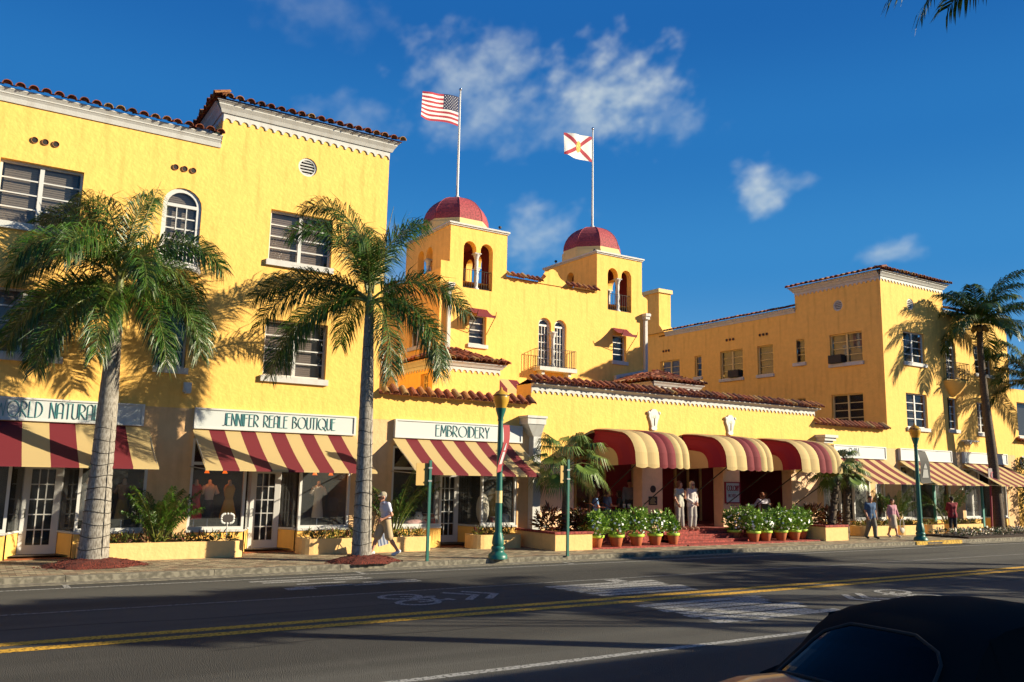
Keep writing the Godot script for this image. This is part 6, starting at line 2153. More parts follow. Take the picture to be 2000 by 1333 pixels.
func coconut(label: String, pts: Array, L: float, n: int, sd: int) -> void:
	var o := thing("coconut_palm", label, "palm tree", pts[0])
	var rad := []
	for k in pts.size():
		rad.append(lerpf(0.27, 0.14, minf(1.0, k * 1.3 / (pts.size() - 1))))
	var q := trunk_rings(pts, rad, 30)
	var m := mb()
	m.tube(q[0], q[1], 14)
	part(o, "trunk", m, M["coconut bark"])
	var top: Vector3 = pts[-1] + Vector3(0, 0.1, 0)
	for k in n:
		m = mb()
		var az := TAU * k * 0.382 + sd
		var e := lerpf(1.4, -0.1, float(k) / n)
		frond(m, top, az, e, L * rng.randf_range(0.85, 1.05), lerpf(1.1, 1.6, rng.randf()), 0.95, 80, 0.026, 0.2, 0.12, 0.8)
		part(o, "frond", m, M["palm leaf"])
	m = mb(Transform3D.IDENTITY, Color(0.2, 0.14, 0.04))
	for k in 7:
		var a := k * 0.9
		m.ball(top + Vector3(cos(a) * 0.3, -0.25 - 0.1 * (k % 2), sin(a) * 0.3), Vector3(0.12, 0.15, 0.12), 5)
	part(o, "coconuts", m, M["plain"])

# ---------------------------------------------------------------- things behind and beside the camera whose shade falls on the road
func near_side() -> void:
	var b := thing("street_building", "plain shop building on the near side of the street", "building", Vector3(24, 0, 4))
	var m := mb()
	m.mm(18.5, 60.0, 0.0, 6.9, 2.0, 12.0)
	part(b, "wall", m, M["pale trim"])
	m = mb()
	m.mm(18.2, 60.3, 6.903, 7.1, 1.8, 12.3)
	part(b, "parapet", m, M["white trim"])
	for x in [20.0, 24.0, 28.0]:
		window(b, rear(2.0), {"x0": -x - 1.6, "x1": -x, "y0": 4.2, "y1": 6.0}, {"dep": -0.02})
	shade_tree(Vector3(25.4, 0, -0.4), 6.2, 9.6, Vector3(4.8, 1.5, 1.7), 4200, "broad street tree near the camera's right")
	shade_tree(Vector3(39.9, 0, -5.0), 6.5, 9.2, Vector3(2.6, 0.8, 0.9), 900, "street tree further right along the near kerb")
	shade_tree(Vector3(41.0, 0, 1.4), 6.2, 9.4, Vector3(3.6, 2.2, 2.4), 900, "street tree before the near shop building")
	coconut("coconut palm before the near shop building", [Vector3(30.8, 0, 0.9), Vector3(31.0, 4.5, 0.9), Vector3(31.2, 9.2, 0.9)], 3.6, 18, 3)
	# palm whose frond tips hang into the top of the picture
	coconut("coconut palm by the camera, only its frond tips in view", [Vector3(15.8, 0, -4.4), Vector3(15.5, 5.0, -4.5), Vector3(15.0, 10.9, -4.8)], 4.4, 13, 2)
	m = mb()
	frond(m, Vector3(15.0, 11.0, -4.8), PI - 0.65, 0.35, 4.4, 1.55, 0.8, 80, 0.02, 0.12, 0.12, 0.6)
	for c in get_children():
		if c.get_meta("label", "").begins_with("coconut palm by the camera"):
			part(c, "frond", m, M["palm leaf"])

func shade_tree(at: Vector3, h0: float, h1: float, r: Vector3, n: int, label: String) -> void:
	var o := thing("street_tree", label, "tree", at, "trees along the near kerb")
	var m := mb()
	m.tube([at, at + Vector3(0.1, h0 * 0.5, 0), at + Vector3(0, h0, 0.1)], [0.22, 0.17, 0.12], 10)
	for k in 7:
		var a := k * 0.9
		m.tube([at + Vector3(0, h0 - 0.8, 0), at + Vector3(cos(a) * r.x * 0.6, h1 - 0.3 + 0.4 * sin(a * 2), sin(a) * r.z * 0.6)], [0.08, 0.03], 6)
	part(o, "trunk", m, M["coconut bark"])
	m = mb()
	for k in 16:
		var a := k * 2.4
		var s := sqrt((k + 0.5) / 16.0)
		bush(m, at + Vector3(cos(a) * r.x * s, h1 + rng.randf_range(-0.5, 0.5) * r.y, sin(a) * r.z * s), Vector3(r.x * 0.32, r.y * 0.4, r.z * 0.36), n / 8, 0.36, 0.13, [Color(0.05, 0.1, 0.02), Color(0.07, 0.13, 0.02)], 0.2)
	part(o, "crown", m, M["leaf"])

# ---------------------------------------------------------------- people
# the union of tapered capsules [a, b, ra, rb], smoothly joined and meshed as surface nets
func blend(m: MB, bones: Array, cell: float, k := 0.03) -> void:
	var lo := Vector3.ONE * 99.0
	var hi := -lo
	for b in bones:
		var r := Vector3.ONE * (maxf(b[2], b[3]) + cell * 2)
		lo = lo.min(b[0] - r).min(b[1] - r)
		hi = hi.max(b[0] + r).max(b[1] + r)
	var nx := int((hi.x - lo.x) / cell) + 2
	var ny := int((hi.y - lo.y) / cell) + 2
	var nz := int((hi.z - lo.z) / cell) + 2
	var sx := 1
	var sy := nx
	var sz := nx * ny
	var f := PackedFloat32Array()
	f.resize(nx * ny * nz)
	f.fill(1.0)
	for b in bones:
		var pa: Vector3 = b[0]
		var ba: Vector3 = b[1] - b[0]
		var bb := maxf(ba.length_squared(), 1e-8)
		var ra: float = b[2]
		var rb: float = b[3]
		var r := maxf(ra, rb) + k + cell * 1.5
		var l0: Vector3 = ((pa.min(b[1]) - Vector3.ONE * r - lo) / cell).floor()
		var h0: Vector3 = ((pa.max(b[1]) + Vector3.ONE * r - lo) / cell).ceil()
		for z in range(maxi(0, int(l0.z)), mini(nz - 1, int(h0.z)) + 1):
			for y in range(maxi(0, int(l0.y)), mini(ny - 1, int(h0.y)) + 1):
				var i := maxi(0, int(l0.x)) + y * sy + z * sz
				for x in range(maxi(0, int(l0.x)), mini(nx - 1, int(h0.x)) + 1):
					var q := lo + Vector3(x, y, z) * cell - pa
					var h := clampf(q.dot(ba) / bb, 0.0, 1.0)
					var d := (q - ba * h).length() - lerpf(ra, rb, h)
					var e := f[i]
					var s := maxf(k - absf(d - e), 0.0) / k
					f[i] = minf(d, e) - s * s * k * 0.25
					i += 1
	var at := {}
	var off := [0, sx, sy, sx + sy, sz, sx + sz, sy + sz, sx + sy + sz]
	var cor := [Vector3(0, 0, 0), Vector3(1, 0, 0), Vector3(0, 1, 0), Vector3(1, 1, 0), Vector3(0, 0, 1), Vector3(1, 0, 1), Vector3(0, 1, 1), Vector3(1, 1, 1)]
	var edges := [[0, 1], [0, 2], [0, 4], [1, 3], [1, 5], [2, 3], [2, 6], [3, 7], [4, 5], [4, 6], [5, 7], [6, 7]]
	for z in nz - 1:
		for y in ny - 1:
			var i := y * sy + z * sz
			for x in nx - 1:
				var c0 := f[i]
				if absf(c0) < cell * 2.0:
					var inside := 0
					for o in off:
						if f[i + o] < 0.0:
							inside += 1
					if inside > 0 and inside < 8:
						var p := Vector3.ZERO
						var n := 0
						for e in edges:
							var a := f[i + off[e[0]]]
							var b := f[i + off[e[1]]]
							if (a < 0.0) != (b < 0.0):
								p += cor[e[0]].lerp(cor[e[1]], a / (a - b))
								n += 1
						p /= n
						var g := Vector3(f[i + sx] - c0 + f[i + off[7]] - f[i + off[6]], f[i + sy] - c0 + f[i + off[7]] - f[i + off[5]], f[i + sz] - c0 + f[i + off[7]] - f[i + off[3]])
						at[i] = m.vert(lo + (Vector3(x, y, z) + p) * cell, g.normalized())
				i += 1
	for i in at:
		for ax in [[sx, sy, sz], [sy, sz, sx], [sz, sx, sy]]:
			var a := f[i]
			var b := f[i + ax[0]]
			if (a < 0.0) != (b < 0.0):
				var p = at.get(i - ax[1] - ax[2])
				var q = at.get(i - ax[2])
				var r = at.get(i - ax[1])
				if p == null or q == null or r == null:
					continue
				if a < 0.0:
					m.face(p, q, at[i]); m.face(p, at[i], r)
				else:
					m.face(p, at[i], q); m.face(p, r, at[i])

func V(x: float, y: float, z: float) -> Vector3:
	return Vector3(x, y, z)

func stand() -> Dictionary:
	return {"head": V(0, 1.6, 0.03), "neck": V(0, 1.46, 0.0), "chest": V(0, 1.28, 0.0), "waist": V(0, 1.08, 0.0), "pelvis": V(0, 0.93, 0.0),
		"sl": V(0.185, 1.4, 0), "el": V(0.235, 1.12, -0.03), "wl": V(0.22, 0.87, 0.05), "sr": V(-0.185, 1.4, 0), "er": V(-0.235, 1.12, -0.03), "wr": V(-0.22, 0.87, 0.05),
		"hl": V(0.09, 0.9, 0), "kl": V(0.105, 0.49, 0.02), "al": V(0.11, 0.09, 0), "tl": V(0.13, 0.035, 0.14), "hr": V(-0.09, 0.9, 0), "kr": V(-0.105, 0.49, 0.02), "ar": V(-0.11, 0.09, 0), "tr": V(-0.13, 0.035, 0.14), "face": V(0, 0, 1)}

func sit() -> Dictionary:
	var d := stand()
	for k in ["head", "neck", "chest", "waist", "pelvis", "sl", "sr", "el", "er", "wl", "wr"]:
		d[k] = d[k] - V(0, 0.4, 0)
	d.merge({"hl": V(0.1, 0.52, 0.02), "hr": V(-0.1, 0.52, 0.02), "kl": V(0.12, 0.52, 0.42), "kr": V(-0.12, 0.52, 0.42), "al": V(0.12, 0.09, 0.4), "ar": V(-0.12, 0.09, 0.38), "tl": V(0.13, 0.035, 0.54), "tr": V(-0.13, 0.035, 0.52), "el": V(0.26, 0.76, 0.05), "er": V(-0.26, 0.76, 0.05), "wl": V(0.14, 0.74, 0.28), "wr": V(-0.14, 0.74, 0.28)}, true)
	return d

func hand(m: MB, el: Vector3, wr: Vector3, sg: float) -> void:
	var d := (wr - el).normalized()
	var fwd := V(0, 0, 1)
	var pn := (V(-sg, 0, 0) - d * d.dot(V(-sg, 0, 0))).normalized()
	var side := d.cross(pn).normalized()
	if side.dot(fwd) < 0:
		side = -side
	var b := [[wr - d * 0.02, wr + d * 0.06, 0.026, 0.027], [wr + side * 0.018 + d * 0.02, wr + d * 0.075 + side * 0.024, 0.018, 0.016], [wr - side * 0.015 + d * 0.02, wr + d * 0.07 - side * 0.024, 0.018, 0.015]]
	for k in 4:
		var s: Vector3 = wr + d * 0.075 + side * (0.03 - 0.02 * k)
		var l: float = [0.04, 0.045, 0.042, 0.033][k]
		var mid := s + (d + pn * 0.25).normalized() * l
		b.append([s, mid, 0.009, 0.0085])
		b.append([mid, mid + (d * 0.7 + pn * 0.75).normalized() * l * 0.9, 0.0085, 0.007])
	var t0 := wr + d * 0.02 + side * 0.025
	var t1 := t0 + (side * 0.7 + d * 0.7 + pn * 0.2).normalized() * 0.045
	b.append([t0, t1, 0.013, 0.011])
	b.append([t1, t1 + (d + pn * 0.3).normalized() * 0.03, 0.011, 0.008])
	blend(m, b, 0.006, 0.008)

func person(label: String, at: Vector3, turn: float, p: Dictionary, w: Dictionary, fine := true, group := "") -> Node3D:
	var o := local("person", label, "person", at, turn, group)
	var sc: float = w.get("size", 1.0)
	o.scale = Vector3.ONE * sc
	var fem: bool = w.get("fem", false)
	var cell := 0.015 if fine else 0.024
	var sh := 0.92 if fem else 1.0
	if fem:
		p.sl.x *= 0.88; p.sr.x *= 0.88
	var X := V(1, 0, 0)
	var torso := func(g):
		return [[p.chest - X * 0.075 * sh, p.chest + X * 0.075 * sh, 0.115 * sh + g, 0.115 * sh + g], [p.sl.lerp(p.chest, 0.25) - X * 0.02, p.sr.lerp(p.chest, 0.25) + X * 0.02, 0.075 + g, 0.075 + g],
			[p.chest - X * 0.06, p.waist - X * 0.05, 0.11 * sh + g, 0.1 + g], [p.chest + X * 0.06, p.waist + X * 0.05, 0.11 * sh + g, 0.1 + g], [p.waist - X * 0.05, p.pelvis - X * 0.06, 0.1 + g, 0.115 + g], [p.waist + X * 0.05, p.pelvis + X * 0.06, 0.1 + g, 0.115 + g], [p.sl, p.chest + X * 0.08, 0.058 + g, 0.08 + g], [p.sr, p.chest - X * 0.08, 0.058 + g, 0.08 + g]]
	var skin := mb(Transform3D.IDENTITY, w.get("skin", Color(1, 1, 1)))
	var bones: Array = torso.call(-0.012)
	var hc: Vector3 = p.head
	bones.append([p.neck - V(0, 0.03, 0), hc - V(0, 0.06, 0.01), 0.058, 0.05])
	for s in ["l", "r"]:
		var a: Vector3 = p["s" + s]
		var e: Vector3 = p["e" + s]
		var r: Vector3 = p["w" + s]
		bones.append([a, e, 0.048 * sh, 0.038 * sh]); bones.append([e, r, 0.04 * sh, 0.026 * sh])
		if not fine:
			bones.append([r, r + (r - e).normalized() * 0.09, 0.03, 0.02])
		bones.append([p["h" + s], p["k" + s], 0.085, 0.055]); bones.append([p["k" + s], p["k" + s].lerp(p["a" + s], 0.4), 0.053, 0.052]); bones.append([p["k" + s].lerp(p["a" + s], 0.35), p["a" + s], 0.053, 0.036]); bones.append([p["a" + s], p["t" + s], 0.036, 0.03])
	blend(skin, bones, cell, 0.035)
	# head: skull, jaw, nose, ears, brow
	var F3: Vector3 = p.face.normalized()
	var R3 := V(0, 1, 0).cross(F3).normalized()
	var hb := [[hc + V(0, 0.035, 0) - F3 * 0.025, hc + V(0, 0.03, 0) + F3 * 0.015, 0.083, 0.078], [hc + V(0, -0.02, 0) + F3 * 0.02, hc + V(0, -0.085, 0) + F3 * 0.045, 0.066, 0.038], [hc + V(0, 0.0, 0) + F3 * 0.085, hc + V(0, -0.035, 0) + F3 * 0.102, 0.011, 0.017], [hc + V(0, 0.02, 0) + F3 * 0.078 + R3 * 0.03, hc + V(0, 0.02, 0) + F3 * 0.078 - R3 * 0.03, 0.014, 0.014], [hc + R3 * 0.075 + V(0, 0.01, 0), hc + R3 * 0.08 - V(0, 0.035, 0), 0.017, 0.012], [hc - R3 * 0.075 + V(0, 0.01, 0), hc - R3 * 0.08 - V(0, 0.035, 0), 0.017, 0.012], [hc + V(0, -0.055, 0) + F3 * 0.07 + R3 * 0.015, hc + V(0, -0.055, 0) + F3 * 0.07 - R3 * 0.015, 0.016, 0.016], [hc - V(0, 0.06, 0.01), p.neck, 0.05, 0.056]]
	blend(skin, hb, 0.008 if fine else 0.014, 0.02)
	if fine:
		hand(skin, p.el, p.wl, 1.0); hand(skin, p.er, p.wr, -1.0)
	var body := part(o, "body", skin, M["skin"])
	if fine:
		for sg in [-1, 1]:
			var m := mb(Transform3D.IDENTITY, Color(0.02, 0.015, 0.01))
			m.ball(hc + V(0, 0.005, 0) + F3 * 0.083 + R3 * 0.032 * sg, Vector3.ONE * 0.011, 4)
			part(body, "eye", m, M["plain"])
		var mo := mb(Transform3D.IDENTITY, Color(0.25, 0.07, 0.06))
		mo.tube([hc + V(0, -0.057, 0) + F3 * 0.083 + R3 * 0.022, hc + V(0, -0.058, 0) + F3 * 0.089, hc + V(0, -0.057, 0) + F3 * 0.083 - R3 * 0.022], [0.004, 0.006, 0.004], 5)
		part(body, "mouth", mo, M["plain"])
	# clothes
	var cl := mb(Transform3D.IDENTITY, w.shirt)
	bones = torso.call(0.012)
	if w.get("untucked", false):
		bones.append([p.pelvis - X * 0.075, p.pelvis - X * 0.08 - V(0, 0.07, 0), 0.125, 0.125]); bones.append([p.pelvis + X * 0.075, p.pelvis + X * 0.08 - V(0, 0.07, 0), 0.125, 0.125])
	var sleeve: float = w.get("sleeve", 0.6)
	for s in ["l", "r"]:
		bones.append([p["s" + s], p["s" + s].lerp(p["e" + s], minf(1, sleeve)), 0.064 * sh, 0.058 * sh])
		if sleeve > 1.0:
			bones.append([p["e" + s], p["e" + s].lerp(p["w" + s], sleeve - 1.0), 0.056, 0.045])
	blend(cl, bones, cell, 0.03)
	part(o, "shirt", cl, M["cloth"])
	if w.has("collar"):
		var m := mb(Transform3D.IDENTITY, w.shirt)
		m.lathe([Vector2(0.085, -0.02), Vector2(0.07, 0.035), Vector2(0.066, 0.03), Vector2(0.08, -0.02)], 14, p.neck + V(0, -0.01, 0.005))
		part(o, "collar", m, M["cloth"])
	cl = mb(Transform3D.IDENTITY, w.pants)
	var leg: float = w.get("leg", 2.0)
	bones = [[p.pelvis - X * 0.06 + V(0, 0.06, 0), p.pelvis + X * 0.06 + V(0, 0.06, 0), 0.115, 0.115], [p.pelvis - X * 0.06, p.pelvis + X * 0.06, 0.128, 0.128]]
	for s in ["l", "r"]:
		var wide: float = w.get("flare", 0.0)
		bones.append([p["h" + s], p["h" + s].lerp(p["k" + s], minf(1, leg)), 0.105, 0.075 + wide])
		if leg > 1.0:
			bones.append([p["k" + s], p["k" + s].lerp(p["a" + s], leg - 1.0), 0.074 + wide, 0.058 + wide])
	if w.has("skirt"):
		bones.append([p.pelvis, p.pelvis.lerp((p.kl + p.kr) / 2, 0.85), 0.15, 0.19])
	blend(cl, bones, cell, 0.03)
	part(o, "trousers" if leg > 1.5 else "shorts", cl, M["cloth"])
	if w.has("belt"):
		var m := mb(Transform3D.IDENTITY, Color(0.06, 0.03, 0.02))
		m.lathe([Vector2(0.19, -0.02), Vector2(0.192, 0.02)], 20, p.waist.lerp(p.pelvis, 0.45), 1.0, 0.74)
		part(o, "belt", m, M["plain"])
	for s in ["l", "r"]:
		var m := mb(Transform3D.IDENTITY, w.get("shoes", Color(0.05, 0.04, 0.03)))
		blend(m, [[p["a" + s] - V(0, 0.03, 0) - (p["t" + s] - p["a" + s]).normalized() * 0.05, p["t" + s], 0.05, 0.042], [p["t" + s], p["t" + s] + (p["t" + s] - p["a" + s]).normalized() * 0.05 * V(1, 0, 1), 0.042, 0.035]], 0.012 if fine else 0.02, 0.03)
		part(o, "shoe", m, M["cloth"])
	# hair and hat
	var hr := mb(Transform3D.IDENTITY, w.hair)
	var hbones := [[hc + V(0, 0.055, 0) - F3 * 0.035, hc + V(0, 0.06, 0) + F3 * 0.01, 0.083, 0.078], [hc + V(0, 0.02, 0) - F3 * 0.045, hc - V(0, 0.03, 0) - F3 * 0.05, 0.08, 0.06]]
	var hl: float = w.get("hairlen", 0.0)
	if hl > 0:
		for sg in [-1, 1]:
			hbones.append([hc + R3 * 0.06 * sg + V(0, 0.05, 0), hc + R3 * 0.09 * sg - V(0, hl, 0) - F3 * 0.01, 0.045, 0.035])
		hbones.append([hc - F3 * 0.06, hc - F3 * 0.06 - V(0, hl, 0), 0.075, 0.05])
	blend(hr, hbones, 0.011 if fine else 0.018, 0.025)
	part(o, "hair", hr, M["cloth"])
	if w.has("cap"):
		var m := mb(Transform3D.IDENTITY, w.cap)
		blend(m, [[hc + V(0, 0.07, 0) - F3 * 0.03, hc + V(0, 0.072, 0) + F3 * 0.015, 0.087, 0.085], [hc + V(0, 0.055, 0) + F3 * 0.08 + R3 * 0.035, hc + V(0, 0.04, 0) + F3 * 0.15 + R3 * 0.03, 0.018, 0.012], [hc + V(0, 0.055, 0) + F3 * 0.08 - R3 * 0.035, hc + V(0, 0.04, 0) + F3 * 0.15 - R3 * 0.03, 0.018, 0.012]], 0.01, 0.03)
		part(o, "cap", m, M["cloth"])
	if w.has("glasses"):
		var m := mb(Transform3D.IDENTITY, Color(0.012, 0.01, 0.01))
		for sg in [-1, 1]:
			m.box(hc + V(0, 0.006, 0) + F3 * 0.1 + R3 * 0.034 * sg, Vector3(0.05, 0.032, 0.008), Basis(R3, Vector3.UP, F3))
			m.tube([hc + V(0, 0.012, 0) + F3 * 0.1 + R3 * 0.06 * sg, hc + V(0, 0.012, 0) + R3 * 0.088 * sg], [0.004, 0.004], 4)
		part(o, "glasses", m, M["plain"])
	return o

func people() -> void:
	mat("cloth", Color.WHITE, 0.9, {"rim_enabled": true, "rim": 0.2})
	var khaki := Color(0.42, 0.32, 0.19)
	# the man walking left past the palms
	var p := stand()
	p.merge({"head": V(0, 1.585, 0.12), "neck": V(0, 1.45, 0.06), "chest": V(0, 1.27, 0.03), "sl": V(0.185, 1.39, 0.03), "sr": V(-0.185, 1.39, 0.04), "el": V(0.24, 1.12, -0.06), "wl": V(0.19, 1.0, 0.18), "er": V(-0.25, 1.11, -0.02), "wr": V(-0.24, 0.86, 0.0),
		"kl": V(0.1, 0.5, -0.08), "al": V(0.1, 0.12, -0.36), "tl": V(0.11, 0.04, -0.23), "kr": V(-0.1, 0.51, 0.2), "ar": V(-0.1, 0.1, 0.34), "tr": V(-0.11, 0.07, 0.48), "face": V(0.05, -0.08, 1)}, true)
	person("man in cap, white polo shirt and khaki shorts walking left past a palm", V(10.0, PAVE, -22.1), -PI / 2, p, {"shirt": Color(0.55, 0.57, 0.68), "pants": khaki, "leg": 0.92, "flare": 0.05, "shoes": Color(0.6, 0.6, 0.62), "hair": Color(0.3, 0.28, 0.26), "cap": Color(0.32, 0.28, 0.2), "glasses": true, "belt": true, "collar": true})
	var o := thing("shopping_bag", "blue and white striped bag in the walking man's hand", "bag", V(9.98, 0.7, -22.3))
	var m := mb(Transform3D.IDENTITY)
	var R := Basis(V(0, 0, 1), 0.25)
	for k in 6:
		m.col = Color(0.08, 0.11, 0.2) if k % 2 else Color(0.35, 0.38, 0.45)
		m.box(V(10.03, 0.55, -22.34) + R * V(-0.125 + 0.05 * k, 0, 0), V(0.05, 0.32, 0.06), R)
	part(o, "bag", m, M["plain"])
	m = mb(Transform3D.IDENTITY, Color(0.1, 0.12, 0.2))
	m.tube([V(9.93, 0.7, -22.34), V(9.97, 0.86, -22.34), V(10.08, 0.72, -22.34)], [0.01, 0.01, 0.01], 5)
	part(o, "handle", m, M["plain"])
	# two women at the top of the steps
	p = stand()
	p.merge({"el": V(0.2, 1.13, 0.1), "wl": V(0.06, 1.32, 0.22), "er": V(-0.22, 1.12, -0.02), "wr": V(-0.2, 0.9, 0.12), "al": V(0.12, 0.09, 0.05), "face": V(0.25, -0.05, 1)}, true)
	person("woman in pale top at the top of the steps, hand raised to her chin", V(22.02, 0.585, -23.12), 0.12, p, {"shirt": Color(0.4, 0.4, 0.34), "pants": Color(0.27, 0.25, 0.23), "leg": 1.85, "flare": 0.01, "hair": Color(0.13, 0.05, 0.02), "hairlen": 0.06, "fem": true, "untucked": true, "shoes": Color(0.4, 0.22, 0.14), "sleeve": 0.7})
	p = stand()
	p.merge({"el": V(0.24, 1.1, 0.0), "wl": V(0.07, 0.93, 0.2), "er": V(-0.24, 1.1, 0.0), "wr": V(-0.05, 0.92, 0.2), "face": V(-0.1, -0.05, 1)}, true)
	person("blonde woman in white blouse and sunglasses at the top of the steps", V(22.58, 0.585, -23.05), 0.0, p, {"shirt": Color(0.5, 0.45, 0.43), "pants": Color(0.3, 0.28, 0.26), "leg": 1.85, "flare": 0.015, "hair": Color(0.62, 0.45, 0.22), "hairlen": 0.17, "glasses": true, "fem": true, "untucked": true, "sleeve": 1.7, "shoes": Color(0.42, 0.24, 0.15)})
	# couple walking at the right
	p = stand()
	p.merge({"kl": V(0.1, 0.5, 0.1), "al": V(0.1, 0.1, 0.12), "tl": V(0.11, 0.05, 0.27), "kr": V(-0.1, 0.49, -0.02), "ar": V(-0.1, 0.1, -0.22), "tr": V(-0.11, 0.04, -0.09), "el": V(0.25, 1.12, -0.06), "wl": V(0.25, 0.87, 0.02), "er": V(-0.25, 1.12, 0.0), "wr": V(-0.24, 0.89, 0.12), "face": V(-0.2, -0.05, 1)}, true)
	person("man in blue T-shirt and grey trousers walking with a woman in pink", V(31.7, PAVE, -22.05), -0.35, p, {"shirt": Color(0.045, 0.1, 0.2), "pants": Color(0.16, 0.15, 0.12), "leg": 1.97, "flare": 0.02, "hair": Color(0.05, 0.035, 0.025), "sleeve": 0.75, "untucked": true})
	p = stand()
	p.merge({"kl": V(0.09, 0.5, 0.06), "al": V(0.09, 0.1, 0.16), "tl": V(0.1, 0.05, 0.3), "kr": V(-0.09, 0.5, -0.04), "ar": V(-0.09, 0.12, -0.2), "tr": V(-0.1, 0.04, -0.08), "el": V(0.25, 1.12, 0.0), "wl": V(0.27, 0.9, 0.1), "face": V(-0.5, -0.1, 1)}, true)
	person("woman in pink cardigan, blue top and pale skirt walking", V(33.55, PAVE, -22.3), -0.3, p, {"shirt": Color(0.5, 0.24, 0.3), "pants": Color(0.42, 0.36, 0.28), "leg": 0.6, "skirt": true, "hair": Color(0.08, 0.035, 0.02), "hairlen": 0.05, "fem": true, "sleeve": 1.8, "size": 0.93, "shoes": Color(0.6, 0.55, 0.52)})
	o = thing("handbag", "white ring shaped handbag carried by the woman in pink", "bag", V(33.95, 0.6, -22.1))
	m = mb(Transform3D.IDENTITY, Color(0.5, 0.47, 0.42))
	var ring := []
	var rr := []
	for k in 17:
		ring.append(V(33.93 + cos(TAU * k / 16) * 0.14, 0.62 + sin(TAU * k / 16) * 0.28, -22.12)); rr.append(0.018)
	m.tube(ring, rr, 6, false)
	part(o, "strap", m, M["plain"])
	m = mb(Transform3D.IDENTITY, Color(0.45, 0.4, 0.34))
	m.ball(V(33.93, 0.42, -22.12), V(0.15, 0.12, 0.06), 6)
	part(o, "pouch", m, M["plain"])
	p = stand()
	p.merge({"el": V(0.2, 1.15, 0.12), "wl": V(0.05, 1.05, 0.3), "er": V(-0.2, 1.15, 0.12), "wr": V(-0.05, 1.05, 0.3)}, true)
	person("person in red top and dark trousers by the far planters, back turned", V(38.0, PAVE, -22.25), 2.6, p, {"shirt": Color(0.22, 0.015, 0.025), "pants": Color(0.02, 0.025, 0.03), "leg": 1.97, "hair": Color(0.02, 0.012, 0.01), "sleeve": 1.8, "untucked": true})
	# in the shade of the restaurant
	p = stand()
	p.merge({"el": V(0.26, 1.1, 0.05), "wl": V(0.12, 1.02, 0.2)}, true)
	person("man in grey shirt and shorts standing in the doorway shade behind the women", V(24.35, 0.585, -24.85), 2.7, p, {"shirt": Color(0.28, 0.25, 0.22), "pants": Color(0.16, 0.13, 0.1), "leg": 0.95, "hair": Color(0.03, 0.02, 0.015), "untucked": true}, false)
	person("waiter in grey standing by the left pier in the shade", V(21.35, 0.585, -25.1), -0.6, stand(), {"shirt": Color(0.3, 0.28, 0.27), "pants": Color(0.08, 0.07, 0.07), "hair": Color(0.03, 0.02, 0.015), "sleeve": 1.7}, false)
	person("woman in blue top sitting with her back to the left wall", V(19.35, 0.585, -24.62), 1.1, sit(), {"shirt": Color(0.2, 0.36, 0.62), "pants": Color(0.06, 0.06, 0.08), "hair": Color(0.12, 0.04, 0.02), "hairlen": 0.1, "fem": true, "skin": Color(1, 0.9, 0.85)}, false)
	person("man in blue-grey shirt sitting at the left cafe table", V(20.15, 0.585, -24.95), 1.3, sit(), {"shirt": Color(0.17, 0.25, 0.38), "pants": Color(0.05, 0.05, 0.06), "hair": Color(0.16, 0.08, 0.04), "size": 1.04}, false)
	person("dim figure in grey sitting across the left cafe table", V(21.2, 0.585, -25.5), -2.2, sit(), {"shirt": Color(0.14, 0.12, 0.1), "pants": Color(0.05, 0.04, 0.04), "hair": Color(0.1, 0.06, 0.03), "hairlen": 0.1, "fem": true}, false)
	p = sit()
	p.merge({"el": V(0.32, 0.74, 0.15), "wl": V(0.3, 0.74, 0.4), "er": V(-0.34, 0.76, 0.12), "wr": V(-0.3, 0.74, 0.36)}, true)
	person("man in white shirt sitting with his back to the street, right arch", V(28.0, 0.585, -24.5), 2.9, p, {"shirt": Color(0.6, 0.58, 0.66), "pants": Color(0.06, 0.06, 0.08), "hair": Color(0.2, 0.07, 0.03), "sleeve": 0.8}, false)
	person("woman in white top with brown hair sitting in the right arch", V(28.75, 0.585, -25.0), -1.4, sit(), {"shirt": Color(0.6, 0.55, 0.55), "pants": Color(0.1, 0.06, 0.05), "hair": Color(0.16, 0.07, 0.03), "hairlen": 0.1, "fem": true}, false)
	person("dim figure facing the street in the right arch", V(27.6, 0.585, -25.7), 0.3, sit(), {"shirt": Color(0.2, 0.08, 0.05), "pants": Color(0.06, 0.05, 0.05), "hair": Color(0.03, 0.02, 0.015), "fem": true}, false)

